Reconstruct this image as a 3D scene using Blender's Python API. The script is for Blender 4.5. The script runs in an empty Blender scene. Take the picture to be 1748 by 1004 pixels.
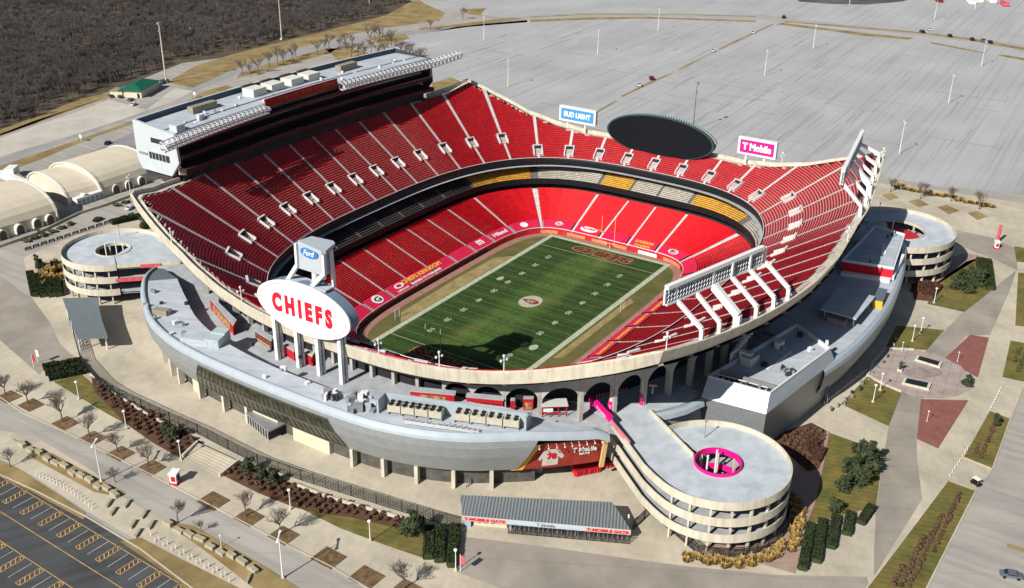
import bpy, math, random
import numpy as np
from mathutils import Vector, Matrix
R = random.Random(7)
# ------------------------------------------------------------------ camera, sky, sun, exposure
CAM = np.array([-275.55548, -170.27628, 156.16832])
YAW, PIT, ROL, FOC, PW, PH = 0.57328586, 0.44229831, 0.01496586, 1782.20227, 1748.0, 1004.0
def cam_axes():
    f = np.array([math.cos(PIT)*math.cos(YAW), math.cos(PIT)*math.sin(YAW), -math.sin(PIT)])
    r = np.array([math.sin(YAW), -math.cos(YAW), 0.0]); u = np.cross(r, f)
    c, s = math.cos(ROL), math.sin(ROL)
    return r*c+u*s, u*c-r*s, f
RR, UU, FF = cam_axes()
cd = bpy.data.cameras.new('camera'); cam = bpy.data.objects.new('camera', cd)
bpy.context.scene.collection.objects.link(cam); bpy.context.scene.camera = cam
cam.matrix_world = Matrix(((RR[0], UU[0], -FF[0], CAM[0]), (RR[1], UU[1], -FF[1], CAM[1]), (RR[2], UU[2], -FF[2], CAM[2]), (0, 0, 0, 1)))
cd.sensor_width = 36.0; cd.lens = FOC/PW*36.0; cd.clip_start = 1.0; cd.clip_end = 6000.0
SUN_EL, SUN_AZ = math.radians(36.0), math.radians(-7.5)     # elevation, heading in which the light travels
w = bpy.data.worlds.new('World'); bpy.context.scene.world = w; w.use_nodes = True
nt = w.node_tree; nt.nodes.clear()
sky = nt.nodes.new('ShaderNodeTexSky'); sky.sky_type = 'NISHITA'; sky.sun_disc = False
sky.sun_elevation = SUN_EL; sky.sun_rotation = math.radians(90) - (SUN_AZ + math.pi)
bg = nt.nodes.new('ShaderNodeBackground'); bg.inputs[1].default_value = 0.05
wo = nt.nodes.new('ShaderNodeOutputWorld')
nt.links.new(sky.outputs[0], bg.inputs[0]); nt.links.new(bg.outputs[0], wo.inputs[0])
sl = bpy.data.lights.new('sun', 'SUN'); sl.energy = 5.0; sl.angle = math.radians(0.5); sl.color = (1.0, 0.955, 0.88)
so = bpy.data.objects.new('sun', sl); bpy.context.scene.collection.objects.link(so)
sd = Vector((math.cos(SUN_EL)*math.cos(SUN_AZ), math.cos(SUN_EL)*math.sin(SUN_AZ), -math.sin(SUN_EL)))
so.rotation_euler = sd.to_track_quat('-Z', 'Y').to_euler(); so.location = (-300, 60, 300)
vs = bpy.context.scene.view_settings
vs.view_transform = 'Standard'; vs.look = 'None'; vs.gamma = 1.0; vs.use_curve_mapping = False; vs.exposure = 0.22
bpy.context.scene.cycles.max_bounces = 4; bpy.context.scene.cycles.diffuse_bounces = 1; bpy.context.scene.cycles.glossy_bounces = 2

GZ = 7.0            # level of the ground outside; the playing field lies at 0
def at(px, py, z=GZ):
    d = RR*(px-PW/2) - UU*(py-PH/2) + FF*FOC
    t = (z-CAM[2])/d[2]; p = CAM + d*t
    return (float(p[0]), float(p[1]), float(z))
def at2(px, py, z=GZ): return at(px, py, z)[:2]

# ------------------------------------------------------------------ materials
MATS = {}
def mat(name, col, rough=0.8, noise=0.0, scale=0.2, metal=0.0, bump=0.0, col2=None, extra=None, detail=4, spec=0.3):
    if name in MATS: return MATS[name]
    m = bpy.data.materials.new(name); m.use_nodes = True; t = m.node_tree; N = t.nodes; L = t.links
    b = N['Principled BSDF']; b.inputs['Roughness'].default_value = rough; b.inputs['Metallic'].default_value = metal
    b.inputs['Specular IOR Level'].default_value = spec
    c = (*col, 1)
    if noise > 0 or col2:
        g = N.new('ShaderNodeNewGeometry'); n = N.new('ShaderNodeTexNoise'); n.inputs['Scale'].default_value = scale; n.inputs['Detail'].default_value = detail
        n.inputs['Roughness'].default_value = 0.62
        L.new(g.outputs['Position'], n.inputs['Vector'])
        r = N.new('ShaderNodeValToRGB'); r.color_ramp.elements[0].position = 0.32; r.color_ramp.elements[1].position = 0.68
        c2 = col2 if col2 else tuple(x*(1-noise) for x in col); c1 = col if col2 else tuple(min(1, x*(1+noise)) for x in col)
        r.color_ramp.elements[0].color = (*c2, 1); r.color_ramp.elements[1].color = (*c1, 1)
        L.new(n.outputs['Fac'], r.inputs[0]); out = r.outputs[0]
        if extra: out = extra(t, g, out)
        L.new(out, b.inputs['Base Color'])
        if bump > 0:
            bp = N.new('ShaderNodeBump'); bp.inputs['Strength'].default_value = bump; bp.inputs['Distance'].default_value = 0.3
            L.new(n.outputs['Fac'], bp.inputs['Height']); L.new(bp.outputs[0], b.inputs['Normal'])
    else:
        b.inputs['Base Color'].default_value = c
    MATS[name] = m; return m
def mul(t, a, b_, fac=1.0):
    x = t.nodes.new('ShaderNodeMix'); x.data_type = 'RGBA'; x.blend_type = 'MULTIPLY'; x.inputs[0].default_value = fac
    t.links.new(a, x.inputs[6])
    if isinstance(b_, tuple): x.inputs[7].default_value = (*b_, 1)
    else: t.links.new(b_, x.inputs[7])
    return x.outputs[2]
def mapped(t, g, rot=0.0, sc=(1, 1, 1)):
    mp = t.nodes.new('ShaderNodeMapping'); mp.vector_type = 'TEXTURE'; mp.inputs['Rotation'].default_value = (0, 0, rot); mp.inputs['Scale'].default_value = tuple(1.0/q for q in sc)
    t.links.new(g.outputs['Position'], mp.inputs[0]); return mp.outputs[0]
def ramp(t, src, p0, c0, p1, c1, interp='LINEAR'):
    r = t.nodes.new('ShaderNodeValToRGB'); r.color_ramp.interpolation = interp
    e = r.color_ramp.elements; e[0].position = p0; e[1].position = p1; e[0].color = (*c0, 1); e[1].color = (*c1, 1)
    t.links.new(src, r.inputs[0]); return r.outputs[0]
def streaks(rot, sx, sy, lo=0.8, p0=0.35, p1=0.6):
    def f(t, g, out):
        n = t.nodes.new('ShaderNodeTexNoise'); n.inputs['Scale'].default_value = 1.0; n.inputs['Detail'].default_value = 5
        t.links.new(mapped(t, g, rot, (sx, sy, 1)), n.inputs['Vector'])
        return mul(t, out, ramp(t, n.outputs['Fac'], p0, (lo, lo, lo), p1, (1, 1, 1)))
    return f
def lines(rot, period, width, dark=0.7, soft=0.02, base=None):
    # thin joints every `period` metres across one direction
    def f(t, g, out):
        if base: out = base(t, g, out)
        wv = t.nodes.new('ShaderNodeTexWave'); wv.wave_type = 'BANDS'; wv.bands_direction = 'X'; wv.wave_profile = 'SAW'
        wv.inputs['Scale'].default_value = 1.0/period*math.pi/10.0*2.0/2.0
        wv.inputs['Distortion'].default_value = 0
        t.links.new(mapped(t, g, rot), wv.inputs[0])
        return mul(t, out, ramp(t, wv.outputs['Fac'], width, (dark, dark, dark), width+soft, (1, 1, 1)))
    return f
def both(a, b):
    return lambda t, g, out: b(t, g, a(t, g, out))

# ------------------------------------------------------------------ mesh helpers
SC = bpy.context.scene.collection
class MB:
    def __init__(s): s.v = []; s.f = []
    def add(s, vs, fs):
        o = len(s.v); s.v += [tuple(map(float, q)) for q in vs]; s.f += [tuple(i+o for i in f) for f in fs]; return s
    def quad(s, a, b, c, d): return s.add([a, b, c, d], [(0, 1, 2, 3)])
    def box(s, x0, y0, z0, x1, y1, z1):
        return s.add([(x0,y0,z0),(x1,y0,z0),(x1,y1,z0),(x0,y1,z0),(x0,y0,z1),(x1,y0,z1),(x1,y1,z1),(x0,y1,z1)],
                     [(0,3,2,1),(4,5,6,7),(0,1,5,4),(1,2,6,5),(2,3,7,6),(3,0,4,7)])
    def rbox(s, cx, cy, z0, lx, ly, h, rot=0.0, taper=1.0):
        c, n = math.cos(rot), math.sin(rot); P = []
        for z, k in ((z0, 1.0), (z0+h, taper)):
            for sx, sy in ((-1,-1),(1,-1),(1,1),(-1,1)):
                x, y = sx*lx/2*k, sy*ly/2*k; P.append((cx+x*c-y*n, cy+x*n+y*c, z))
        return s.add(P, [(0,3,2,1),(4,5,6,7),(0,1,5,4),(1,2,6,5),(2,3,7,6),(3,0,4,7)])
    def prism(s, poly, z0, z1, bottom=True):
        n = len(poly); A = sum(poly[i][0]*poly[(i+1) % n][1]-poly[(i+1) % n][0]*poly[i][1] for i in range(n))
        if A < 0: poly = poly[::-1]
        P = [(p[0], p[1], z0) for p in poly] + [(p[0], p[1], z1) for p in poly]
        F = [tuple(range(n, 2*n))] + [(i, (i+1) % n, n+(i+1) % n, n+i) for i in range(n)]
        if bottom: F.append(tuple(range(n-1, -1, -1)))
        return s.add(P, F)
    def bar(s, p, q, wd, h=None, up=(0, 0, 1)):
        h = h or wd; p = Vector(p); q = Vector(q); d = (q-p).normalized(); u = Vector(up)
        if abs(d.dot(u)) > 0.98: u = Vector((1, 0, 0))
        a = d.cross(u).normalized(); b = a.cross(d).normalized()
        P = [c+a*(i*wd/2)+b*(j*h/2) for c in (p, q) for i, j in ((-1,-1),(1,-1),(1,1),(-1,1))]
        return s.add(P, [(0,3,2,1),(4,5,6,7),(0,1,5,4),(1,2,6,5),(2,3,7,6),(3,0,4,7)])
    def tube(s, p, q, r0, r1=None, n=8, caps=True):
        r1 = r0 if r1 is None else r1; p = Vector(p); q = Vector(q); d = (q-p).normalized(); u = Vector((0, 0, 1))
        if abs(d.dot(u)) > 0.98: u = Vector((1, 0, 0))
        a = d.cross(u).normalized(); b = d.cross(a).normalized(); P = []
        for c, r in ((p, r0), (q, r1)):
            for i in range(n):
                t = 2*math.pi*i/n; P.append(c+a*(r*math.cos(t))+b*(r*math.sin(t)))
        F = [(i, (i+1) % n, n+(i+1) % n, n+i) for i in range(n)]
        if caps: F += [tuple(range(n-1, -1, -1)), tuple(range(n, 2*n))]
        return s.add(P, F)
    def strip(s, A, B, closed=False):
        n = len(A); m = n if closed else n-1
        return s.add(list(A)+list(B), [(i, (i+1) % n, n+(i+1) % n, n+i) for i in range(m)])
    def lathe(s, prof, c=(0, 0, 0), n=16):
        P = []; k = len(prof)
        for i in range(n):
            t = 2*math.pi*i/n
            for r, z in prof: P.append((c[0]+r*math.cos(t), c[1]+r*math.sin(t), c[2]+z))
        return s.add(P, [(i*k+j, ((i+1) % n)*k+j, ((i+1) % n)*k+j+1, i*k+j+1) for i in range(n) for j in range(k-1)])
    def build(s, name, m, parent=None, smooth=False, **kw):
        me = bpy.data.meshes.new(name); me.from_pydata(s.v, [], s.f); me.update()
        if isinstance(m, (list, tuple)):
            for x in m: me.materials.append(x)
        else: me.materials.append(m)
        if smooth: me.polygons.foreach_set('use_smooth', [True]*len(me.polygons))
        o = bpy.data.objects.new(name, me); SC.objects.link(o)
        if parent is not None:
            l = world_of(parent); 
            if l.length > 0:
                me.transform(Matrix.Translation(-l))
            o.parent = parent
        for k, v in kw.items(): o[k] = v
        return o
def world_of(o):
    l = Vector((0, 0, 0))
    while o is not None: l = l + o.location; o = o.parent
    return l
def thing(name, label, cat, loc=(0, 0, 0), group=None, kind=None):
    o = bpy.data.objects.new(name, None); SC.objects.link(o); o.location = loc; o.empty_display_size = 1
    o['label'] = label; o['category'] = cat
    if group: o['group'] = group
    if kind: o['kind'] = kind
    return o
def tag(o, label=None, cat=None, group=None, kind=None):
    if label: o['label'] = label
    if cat: o['category'] = cat
    if group: o['group'] = group
    if kind: o['kind'] = kind
    return o
def dup(root, loc, rotz=0.0, label=None, group=None, scale=None):
    def cp(o, parent):
        c = o.copy(); SC.objects.link(c)
        if parent is not None: c.parent = parent
        for ch in list(o.children): cp(ch, c)
        return c
    r = cp(root, None); r.location = loc; r.rotation_euler = (0, 0, rotz)
    if scale: r.scale = scale if isinstance(scale, tuple) else (scale,)*3
    if label: r['label'] = label
    if group: r['group'] = group
    return r
def place(root, loc, rotz, label, group=None, used={}, scale=None):
    # the first call moves the built thing itself, later calls copy it
    if root.name not in used:
        used[root.name] = 1; root.location = loc; root.rotation_euler = (0, 0, rotz); root['label'] = label
        if scale: root.scale = scale if isinstance(scale, tuple) else (scale,)*3
        if group: root['group'] = group
        return root
    s = (1, 1, 1) if scale is None else scale
    return dup(root, loc, rotz, label, group, s)
def text(name, s, c, u, v, width, height, m, parent=None, thick=0.06, bold=0.0, shear=0.0, **kw):
    cu = bpy.data.curves.new(name, 'FONT'); cu.body = s; cu.offset = bold; cu.shear = shear; cu.resolution_u = 3
    cu.align_x = 'CENTER'; cu.align_y = 'CENTER'
    o = bpy.data.objects.new(name, cu); SC.objects.link(o)
    dg = bpy.context.evaluated_depsgraph_get(); me = bpy.data.meshes.new_from_object(o.evaluated_get(dg))
    bpy.data.objects.remove(o); bpy.data.curves.remove(cu)
    me.name = name; co = np.zeros(len(me.vertices)*3); me.vertices.foreach_get('co', co); co = co.reshape(-1, 3)
    lo, hi = co.min(0), co.max(0); sx = width/(hi[0]-lo[0]); sy = height/(hi[1]-lo[1])
    u = Vector(u).normalized(); v = Vector(v).normalized(); n = u.cross(v)
    mid = (lo+hi)/2; polys = [tuple(p.vertices) for p in me.polygons]; nv = len(co)
    V1 = [Vector(c)+u*((a[0]-mid[0])*sx)+v*((a[1]-mid[1])*sy)+n*thick for a in co]
    mb = MB(); mb.add(V1, polys)
    V2 = [p-n*thick for p in V1]; ec = {}
    for p in polys:
        for i in range(len(p)):
            e = (p[i], p[(i+1) % len(p)]); k = tuple(sorted(e)); ec.setdefault(k, []).append(e)
    side = [l[0] for l in ec.values() if len(l) == 1]
    mb2 = [(b, a, nv+a, nv+b) for a, b in side]
    mb.v += [tuple(p) for p in V2]; mb.f += mb2
    bpy.data.meshes.remove(me)
    return mb.build(name, m, parent, **kw)
def sheet(name, polys, z, m, **kw):
    mb = MB()
    for poly in polys:
        A = sum(poly[i][0]*poly[(i+1) % len(poly)][1]-poly[(i+1) % len(poly)][0]*poly[i][1] for i in range(len(poly)))
        if A < 0: poly = poly[::-1]
        mb.add([(p[0], p[1], z) for p in poly], [tuple(range(len(poly)))])
    o = mb.build(name, m); o['kind'] = 'structure'
    for k, v in kw.items(): o[k] = v
    return o
def gp(pts, z=GZ): return [at2(*p, z) for p in pts]
def ribbon(pts, width):
    P = [Vector(p).to_2d() if not isinstance(p, Vector) else p for p in [Vector((q[0], q[1])) for q in pts]]; Lq = []; Rq = []
    for i, p in enumerate(P):
        a = P[max(0, i-1)]; b = P[min(len(P)-1, i+1)]; d = (b-a).normalized(); n = Vector((-d.y, d.x))
        Lq.append(tuple(p+n*width/2)); Rq.append(tuple(p-n*width/2))
    return Lq + Rq[::-1]

# ------------------------------------------------------------------ the bowl's two generating curves
class Curve:
    def __init__(s, A, B, n, N=7200):
        a = np.linspace(0, 2*np.pi, N, endpoint=False)+1e-6; c, q = np.cos(a), np.sin(a)
        x = A*np.sign(c)*abs(c)**(2/n); y = B*np.sign(q)*abs(q)**(2/n)
        gx = np.sign(x)*abs(x/A)**(n-1)/A; gy = np.sign(y)*abs(y/B)**(n-1)/B; l = np.hypot(gx, gy)
        seg = np.hypot(np.roll(x, -1)-x, np.roll(y, -1)-y); s.L = seg.sum(); S = np.r_[0, np.cumsum(seg)[:-1]]
        e = lambda q: np.r_[q, q[0]]
        s.S = np.r_[S, s.L]; s.x = e(x); s.y = e(y); s.nx = e(gx/l); s.ny = e(gy/l)
    def __call__(s, t, d=0.0):
        t = t % s.L; f = lambda q: float(np.interp(t, s.S, q))
        nx, ny = f(s.nx), f(s.ny); l = math.hypot(nx, ny)
        return f(s.x)+nx/l*d, f(s.y)+ny/l*d
    def nrm(s, t):
        t = t % s.L; nx = float(np.interp(t, s.S, s.nx)); ny = float(np.interp(t, s.S, s.ny)); l = math.hypot(nx, ny); return nx/l, ny/l
UC = Curve(87.8, 66.7, 2.9); LC = Curve(59.6, 37.2, 5.4)
UZ, US = 22.0, 0.635; LZ, LS = 1.5, 0.354
_S = [0, 20, 30.8, 40.7, 48.7, 56.1, 61.9, 67.4, 76, 87, 99, 115, 130]; _D = [11.5, 11.8, 12.5, 15.8, 21, 30, 38, 35, 33, 32.2, 31.5, 31, 31]
def RD(s):                       # depth of the upper deck at curve position s
    s0 = s % UC.L; q = s0
    if q > UC.L/2: q = UC.L-q
    if q > UC.L/4: q = UC.L/2-q
    d = float(np.interp(q, _S, _D))
    if 335 < s0 < 458: d += float(np.interp(s0, [335, 350, 365, 385, 400, 415, 440, 458], [0, 2, 3, 2, 0, -2, -2, 0]))
    return d
def U3(s, d, dz=0.0): x, y = UC(s, d); return (x, y, UZ+US*d+dz)
def L3(s, d, dz=0.0): x, y = LC(s, d); return (x, y, LZ+LS*d+dz)
# ------------------------------------------------------------------ material set
CONC = mat('concrete', (0.50, 0.46, 0.385), 0.85, 0.12, 0.25)
def stain_extra(t, g, out):
    n = t.nodes.new('ShaderNodeTexNoise'); n.inputs['Scale'].default_value = 1.0; n.inputs['Detail'].default_value = 6
    t.links.new(mapped(t, g, 0, (.9, .9, .10)), n.inputs['Vector']); return mul(t, out, ramp(t, n.outputs['Fac'], .34, (.83, .82, .80), .54, (1, 1, 1)))
CREAM = mat('cream_concrete', (0.60, 0.55, 0.445), 0.8, 0.08, 0.3, extra=stain_extra)
CONCS = mat('seat_step_concrete', (0.50, 0.39, 0.385), 0.9, 0.12, 0.5)
AISLE = mat('aisle_concrete', (0.64, 0.585, 0.575), 0.9, 0.15, 0.8)
def seat_extra(t, g, out):
    v = t.nodes.new('ShaderNodeTexVoronoi'); v.inputs['Scale'].default_value = 1.9; t.links.new(g.outputs['Position'], v.inputs['Vector'])
    return mul(t, out, ramp(t, v.outputs['Color'], 0.0, (0.72,)*3, 0.9, (1.0,)*3))
RED = mat('red_seat', (0.52, 0.010, 0.018), 0.55, 0.16, 0.35, extra=seat_extra)
REDL = mat('lower_red_seat', (0.66, 0.010, 0.020), 0.5, 0.12, 0.35, extra=seat_extra)
GOLD = mat('gold_seat', (0.62, 0.34, 0.045), 0.6, 0.2, 0.9, extra=seat_extra)
PALE = mat('pale_seat', (0.46, 0.43, 0.37), 0.7, 0.22, 0.8, extra=seat_extra)
TARP = mat('red_tarp', (0.62, 0.018, 0.07), 0.5, 0.10, 0.5)
WHITE = mat('white_paint', (0.80, 0.80, 0.80), 0.45, 0.04, 1.5)
STEEL = mat('white_steel', (0.72, 0.74, 0.77), 0.4, 0.05, 1.0)
BLACK = mat('black_paint', (0.012, 0.013, 0.016), 0.5)
DARK = mat('dark_wall', (0.045, 0.042, 0.046), 0.8, 0.3, 0.3)
DGLASS = mat('dark_glass', (0.02, 0.022, 0.026), 0.12, spec=0.8)
ROOFM = mat('roof_membrane', (0.48, 0.53, 0.585), 0.75, 0.10, 0.13, extra=both(streaks(0.5, 0.6, 0.12, 0.84), lines(.35, 3.2, .035, .88)))
DECKM = mat('deck_concrete', (0.42, 0.445, 0.475), 0.85, 0.10, 0.2, extra=streaks(0.2, 0.5, 0.5, 0.85))
def panel_extra(t, g, out):
    n = t.nodes.new('ShaderNodeTexBrick'); n.inputs['Scale'].default_value = 0.55; n.inputs['Mortar Size'].default_value = 0.02
    n.inputs['Color1'].default_value = (1, 1, 1, 1); n.inputs['Color2'].default_value = (0.9, 0.9, 0.9, 1); n.inputs['Mortar'].default_value = (0.62, 0.62, 0.62, 1)
    s = t.nodes.new('ShaderNodeSeparateXYZ'); t.links.new(g.outputs['Position'], s.inputs[0])
    a = t.nodes.new('ShaderNodeMath'); a.operation = 'SUBTRACT'; t.links.new(s.outputs['Y'], a.inputs[0]); t.links.new(s.outputs['X'], a.inputs[1])
    c = t.nodes.new('ShaderNodeCombineXYZ'); t.links.new(a.outputs[0], c.inputs[0]); t.links.new(s.outputs['Z'], c.inputs[1])
    t.links.new(c.outputs[0], n.inputs['Vector']); return mul(t, out, n.outputs[0])
PANEL = mat('metal_panel', (0.36, 0.385, 0.40), 0.42, 0.05, 0.4, metal=0.25, extra=panel_extra)
PANELW = mat('pale_metal_panel', (0.44, 0.50, 0.56), 0.38, 0.05, 0.4, metal=0.2)
REDP = mat('red_panel', (0.50, 0.015, 0.025), 0.5, 0.15, 0.6)
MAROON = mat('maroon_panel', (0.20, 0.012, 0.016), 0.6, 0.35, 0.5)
MAG = mat('magenta_paint', (0.80, 0.01, 0.24), 0.5)
BLUE = mat('blue_sign', (0.06, 0.30, 0.62), 0.4)
DBLUE = mat('navy_blue', (0.02, 0.09, 0.30), 0.4)
GREYM = mat('grey_metal', (0.33, 0.34, 0.35), 0.5, 0.15, 1.5, metal=0.4)
YEL = mat('yellow_paint', (0.75, 0.45, 0.03), 0.6)
GOLDT = mat('gold_lettering', (0.85, 0.45, 0.05), 0.6)
REDT = mat('red_lettering', (0.62, 0.008, 0.02), 0.5)
TEAL = mat('teal_roof', (0.01, 0.12, 0.075), 0.5, 0.1, 0.6)

# ------------------------------------------------------------------ the playing field
def grass_extra(t, g, out):
    st = t.nodes.new('ShaderNodeTexWave'); st.bands_direction = 'X'; st.wave_profile = 'SIN'; st.inputs['Scale'].default_value = math.pi/10/9.144
    t.links.new(g.outputs['Position'], st.inputs[0])
    o = mul(t, out, ramp(t, st.outputs['Fac'], 0.42, (0.74, 0.78, 0.7), 0.58, (1, 1, 1)))
    n = t.nodes.new('ShaderNodeTexNoise'); n.inputs['Scale'].default_value = 1.0; n.inputs['Detail'].default_value = 6
    t.links.new(mapped(t, g, 0, (0.03, 0.10, 1)), n.inputs['Vector'])
    x = t.nodes.new('ShaderNodeMix'); x.data_type = 'RGBA'; t.links.new(ramp(t, n.outputs['Fac'], 0.54, (0, 0, 0), 0.78, (0.7, 0.7, 0.7)), x.inputs[0])
    t.links.new(o, x.inputs[6]); x.inputs[7].default_value = (0.10, 0.09, 0.028, 1)
    # paler worn strip up the middle of the pitch
    s = t.nodes.new('ShaderNodeSeparateXYZ'); t.links.new(g.outputs['Position'], s.inputs[0])
    ab = t.nodes.new('ShaderNodeMath'); ab.operation = 'ABSOLUTE'; t.links.new(s.outputs['Y'], ab.inputs[0])
    n2 = t.nodes.new('ShaderNodeTexNoise'); n2.inputs['Scale'].default_value = 0.2; n2.inputs['Detail'].default_value = 5; t.links.new(g.outputs['Position'], n2.inputs['Vector'])
    ad = t.nodes.new('ShaderNodeMath'); ad.operation = 'MULTIPLY_ADD'; t.links.new(n2.outputs['Fac'], ad.inputs[0]); ad.inputs[1].default_value = 6; t.links.new(ab.outputs[0], ad.inputs[2])
    m2 = ramp(t, ad.outputs[0], 0.0, (1, 1, 1), 1.0, (0, 0, 0))
    dv = t.nodes.new('ShaderNodeMath'); dv.operation = 'DIVIDE'; dv.use_clamp = True; t.links.new(ad.outputs[0], dv.inputs[0]); dv.inputs[1].default_value = 18
    m2 = ramp(t, dv.outputs[0], 0.45, (0.9, 0.9, 0.9), 0.7, (0, 0, 0))
    y = t.nodes.new('ShaderNodeMix'); y.data_type = 'RGBA'; t.links.new(m2, y.inputs[0]); t.links.new(x.outputs[2], y.inputs[6]); 
    t.links.new(mul(t, x.outputs[2], (1.9, 1.75, 1.7)), y.inputs[7])
    return y.outputs[2]
PITCH = mat('pitch_grass', (0.044, 0.088, 0.016), 0.95, 0.0, 0.7, col2=(0.022, 0.050, 0.009), extra=grass_extra, detail=8)
APRON = mat('apron_grass', (0.075, 0.095, 0.022), 0.95, 0.0, 0.12, col2=(0.17, 0.13, 0.05), detail=8)
TRACK = mat('warning_track', (0.34, 0.17, 0.135), 0.9, 0.14, 0.5)
TRACKG = mat('worn_apron', (0.30, 0.235, 0.10), 0.9, 0.25, 0.25)
LINE = mat('field_line_paint', (0.42, 0.46, 0.33), 0.9, 0.25, 0.8)
LINE2 = mat('faint_line_paint', (0.13, 0.19, 0.09), 0.9, 0.3, 0.7)
ring = lambda C, d, n=240: [C(C.L*i/n, d) for i in range(n)]
sheet('field_track', [ring(LC, -0.2)], 0.0, TRACK)
sheet('apron', [ring(LC, -3.3)], 0.02, APRON)
sheet('pitch', [[(-54.86, -24.38), (54.86, -24.38), (54.86, 24.38), (-54.86, 24.38)]], 0.04, PITCH)
sheet('worn_sideline', [[(-38, 26.6), (30, 26.6), (24, 31.5), (0, 32.2), (-32, 31.2)], [(-30, -27.2), (22, -27.2), (20, -29.4), (-28, -29.6)]], 0.03, TRACKG)
fl = MB(); Z = 0.06
def rect(mb, x0, y0, x1, y1, z=Z): mb.quad((x0, y0, z), (x1, y0, z), (x1, y1, z), (x0, y1, z))
for y in (1, -1):
    a, b = sorted((24.38*y, 26.25*y)); rect(fl, -56.7, a, 56.7, b)
for x in (1, -1):
    a, b = sorted((54.86*x, 56.7*x)); rect(fl, a, -24.38, b, 24.38)
for x in (45.72, -45.72): rect(fl, x-.12, -24.38, x+.12, 24.38)
fl.build('boundary_lines', LINE).update({'kind': 'structure'}) if False else None
o = fl.build('boundary_lines', LINE); o['kind'] = 'structure'
yl = MB()
for k in range(-9, 10):
    x = k*4.572; rect(yl, x-.09, -24.3, x+.09, 24.3)
for k in range(-49, 50):
    if k % 5:
        for y in (-24.0, 24.0, -2.82, 2.82): rect(yl, k*.9144-.06, y-.35, k*.9144+.06, y+.35)
o = yl.build('yard_lines', LINE2); o['kind'] = 'structure'
pm = MB()
NUMM = mat('number_paint', (0.36, 0.42, 0.30), 0.9, 0.2, 0.8)
def structure(o): o['kind'] = 'structure'; return o
for k, s in ((-4, '10'), (-3, '20'), (-2, '30'), (-1, '40'), (0, '50'), (1, '40'), (2, '30'), (3, '20'), (4, '10')):
    x = k*9.144
    structure(text('yard_number', s, (x, 15.2, Z), (-1, 0, 0), (0, -1, 0), 2.9, 1.83, NUMM, thick=0.01, bold=0.03))
    structure(text('yard_number', s, (x, -15.2, Z), (1, 0, 0), (0, 1, 0), 2.9, 1.83, NUMM, thick=0.01, bold=0.03))
EZR = mat('endzone_paint', (0.15, 0.028, 0.016), 0.9, 0.3, 0.6); EZY = mat('endzone_gold', (0.34, 0.20, 0.10), 0.9, 0.25, 0.6)
structure(text('endzone_border', 'CHIEFS', (50.3, -0.3, Z), (0, -1, 0), (1, 0, 0), 25.5, 5.6, EZY, thick=0.004, bold=0.09, shear=0.0))
structure(text('endzone_lettering', 'CHIEFS', (50.3, -0.3, Z+.01), (0, -1, 0), (1, 0, 0), 24.4, 4.7, EZR, thick=0.005, bold=0.05))
structure(text('endzone_border', 'CHIEFS', (-50.3, -0.3, Z), (0, 1, 0), (-1, 0, 0), 25.5, 5.6, EZY, thick=0.004, bold=0.09))
structure(text('endzone_lettering', 'CHIEFS', (-50.3, -0.3, Z+.01), (0, 1, 0), (-1, 0, 0), 24.4, 4.7, EZR, thick=0.005, bold=0.05))
# midfield emblem: pale oval patch with an arrowhead shape
el = lambda cx, cy, a, b, n=28: [(cx+a*math.cos(2*math.pi*i/n), cy+b*math.sin(2*math.pi*i/n)) for i in range(n)]
sheet('midfield_emblem', [el(0, 0, 4.9, 3.9)], Z+.004, mat('emblem_patch', (0.44, 0.40, 0.30), 0.9, 0.3, 1.0))
ah = [(-3.1, 0.3), (-2.3, 1.5), (-.7, 1.9), (1.2, 1.5), (2.2, .8), (3.4, .2), (2.2, -.5), (1.1, -1.3), (-.8, -1.7), (-2.4, -1.2)]
sheet('midfield_emblem_border', [[(y*1.0, x*1.0) for x, y in ah]], Z+.008, mat('emblem_dark', (0.05, 0.02, 0.015), 0.9))
sheet('midfield_emblem_fill', [[(y*.78, x*.78) for x, y in ah]], Z+.012, mat('emblem_red', (0.30, 0.06, 0.045), 0.9))
for a, b in (('K', (-.45)), ('C', (.55))):
    structure(text('midfield_letter', a, (0, -b*1.3, Z+.016), (0, -1, 0), (1, 0, 0), 1.3, 1.9, NUMM, thick=0.004, bold=0.04))
sheet('painted_badge', [el(-27.6, -18.6, 2.0, 1.3), el(10, 19.2, 1.8, 1.1)], Z+.004, NUMM)

def goalpost(x, sx, label):
    t = thing('goalpost', label, 'goalpost', (x, 0, 0.04), group='goalposts at the ends of the pitch')
    GP = mat('goalpost_paint', (0.72, 0.62, 0.30), 0.5)
    m = MB().tube((x, 0, 0), (x, 0, 2.2), .14).tube((x, 0, 2.2), (x-sx*2.0, 0, 3.05), .12); m.build('gooseneck', GP, t)
    MB().tube((x-sx*2, -2.82, 3.05), (x-sx*2, 2.82, 3.05), .09).build('crossbar', GP, t)
    for y in (-2.82, 2.82): MB().tube((x-sx*2, y, 3.05), (x-sx*2, y, 13.7), .08).build('upright', GP, t)
goalpost(57.2, 1, 'tall goalpost at the far end of the pitch, in front of the sunlit red seats')
goalpost(-57.2, -1, 'tall goalpost at the near end of the pitch, beside the black shadow')
def net(x, y, lab):
    t = thing('kicking_net', lab, 'net', (x, y, 0.04), group='small practice posts beside the pitch')
    for dx in (-1.2, 1.2): MB().tube((x+dx, y, 0), (x+dx, y, 3.6), .06, n=6).build('upright', WHITE, t)
    MB().tube((x-1.2, y, 3.6), (x+1.2, y, 3.6), .05, n=6).build('crossbar', WHITE, t)
    n = MB(); 
    for i in range(5): n.tube((x-1.2, y, .6+i*.6), (x+1.2, y, .6+i*.6), .02, n=4)
    n.build('mesh_net', WHITE, t)
net(12, -29.2, 'white practice kicking frame beside the right sideline')
net(-36, 29.5, 'pale practice kicking frame on the green apron beside the left sideline')

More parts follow.
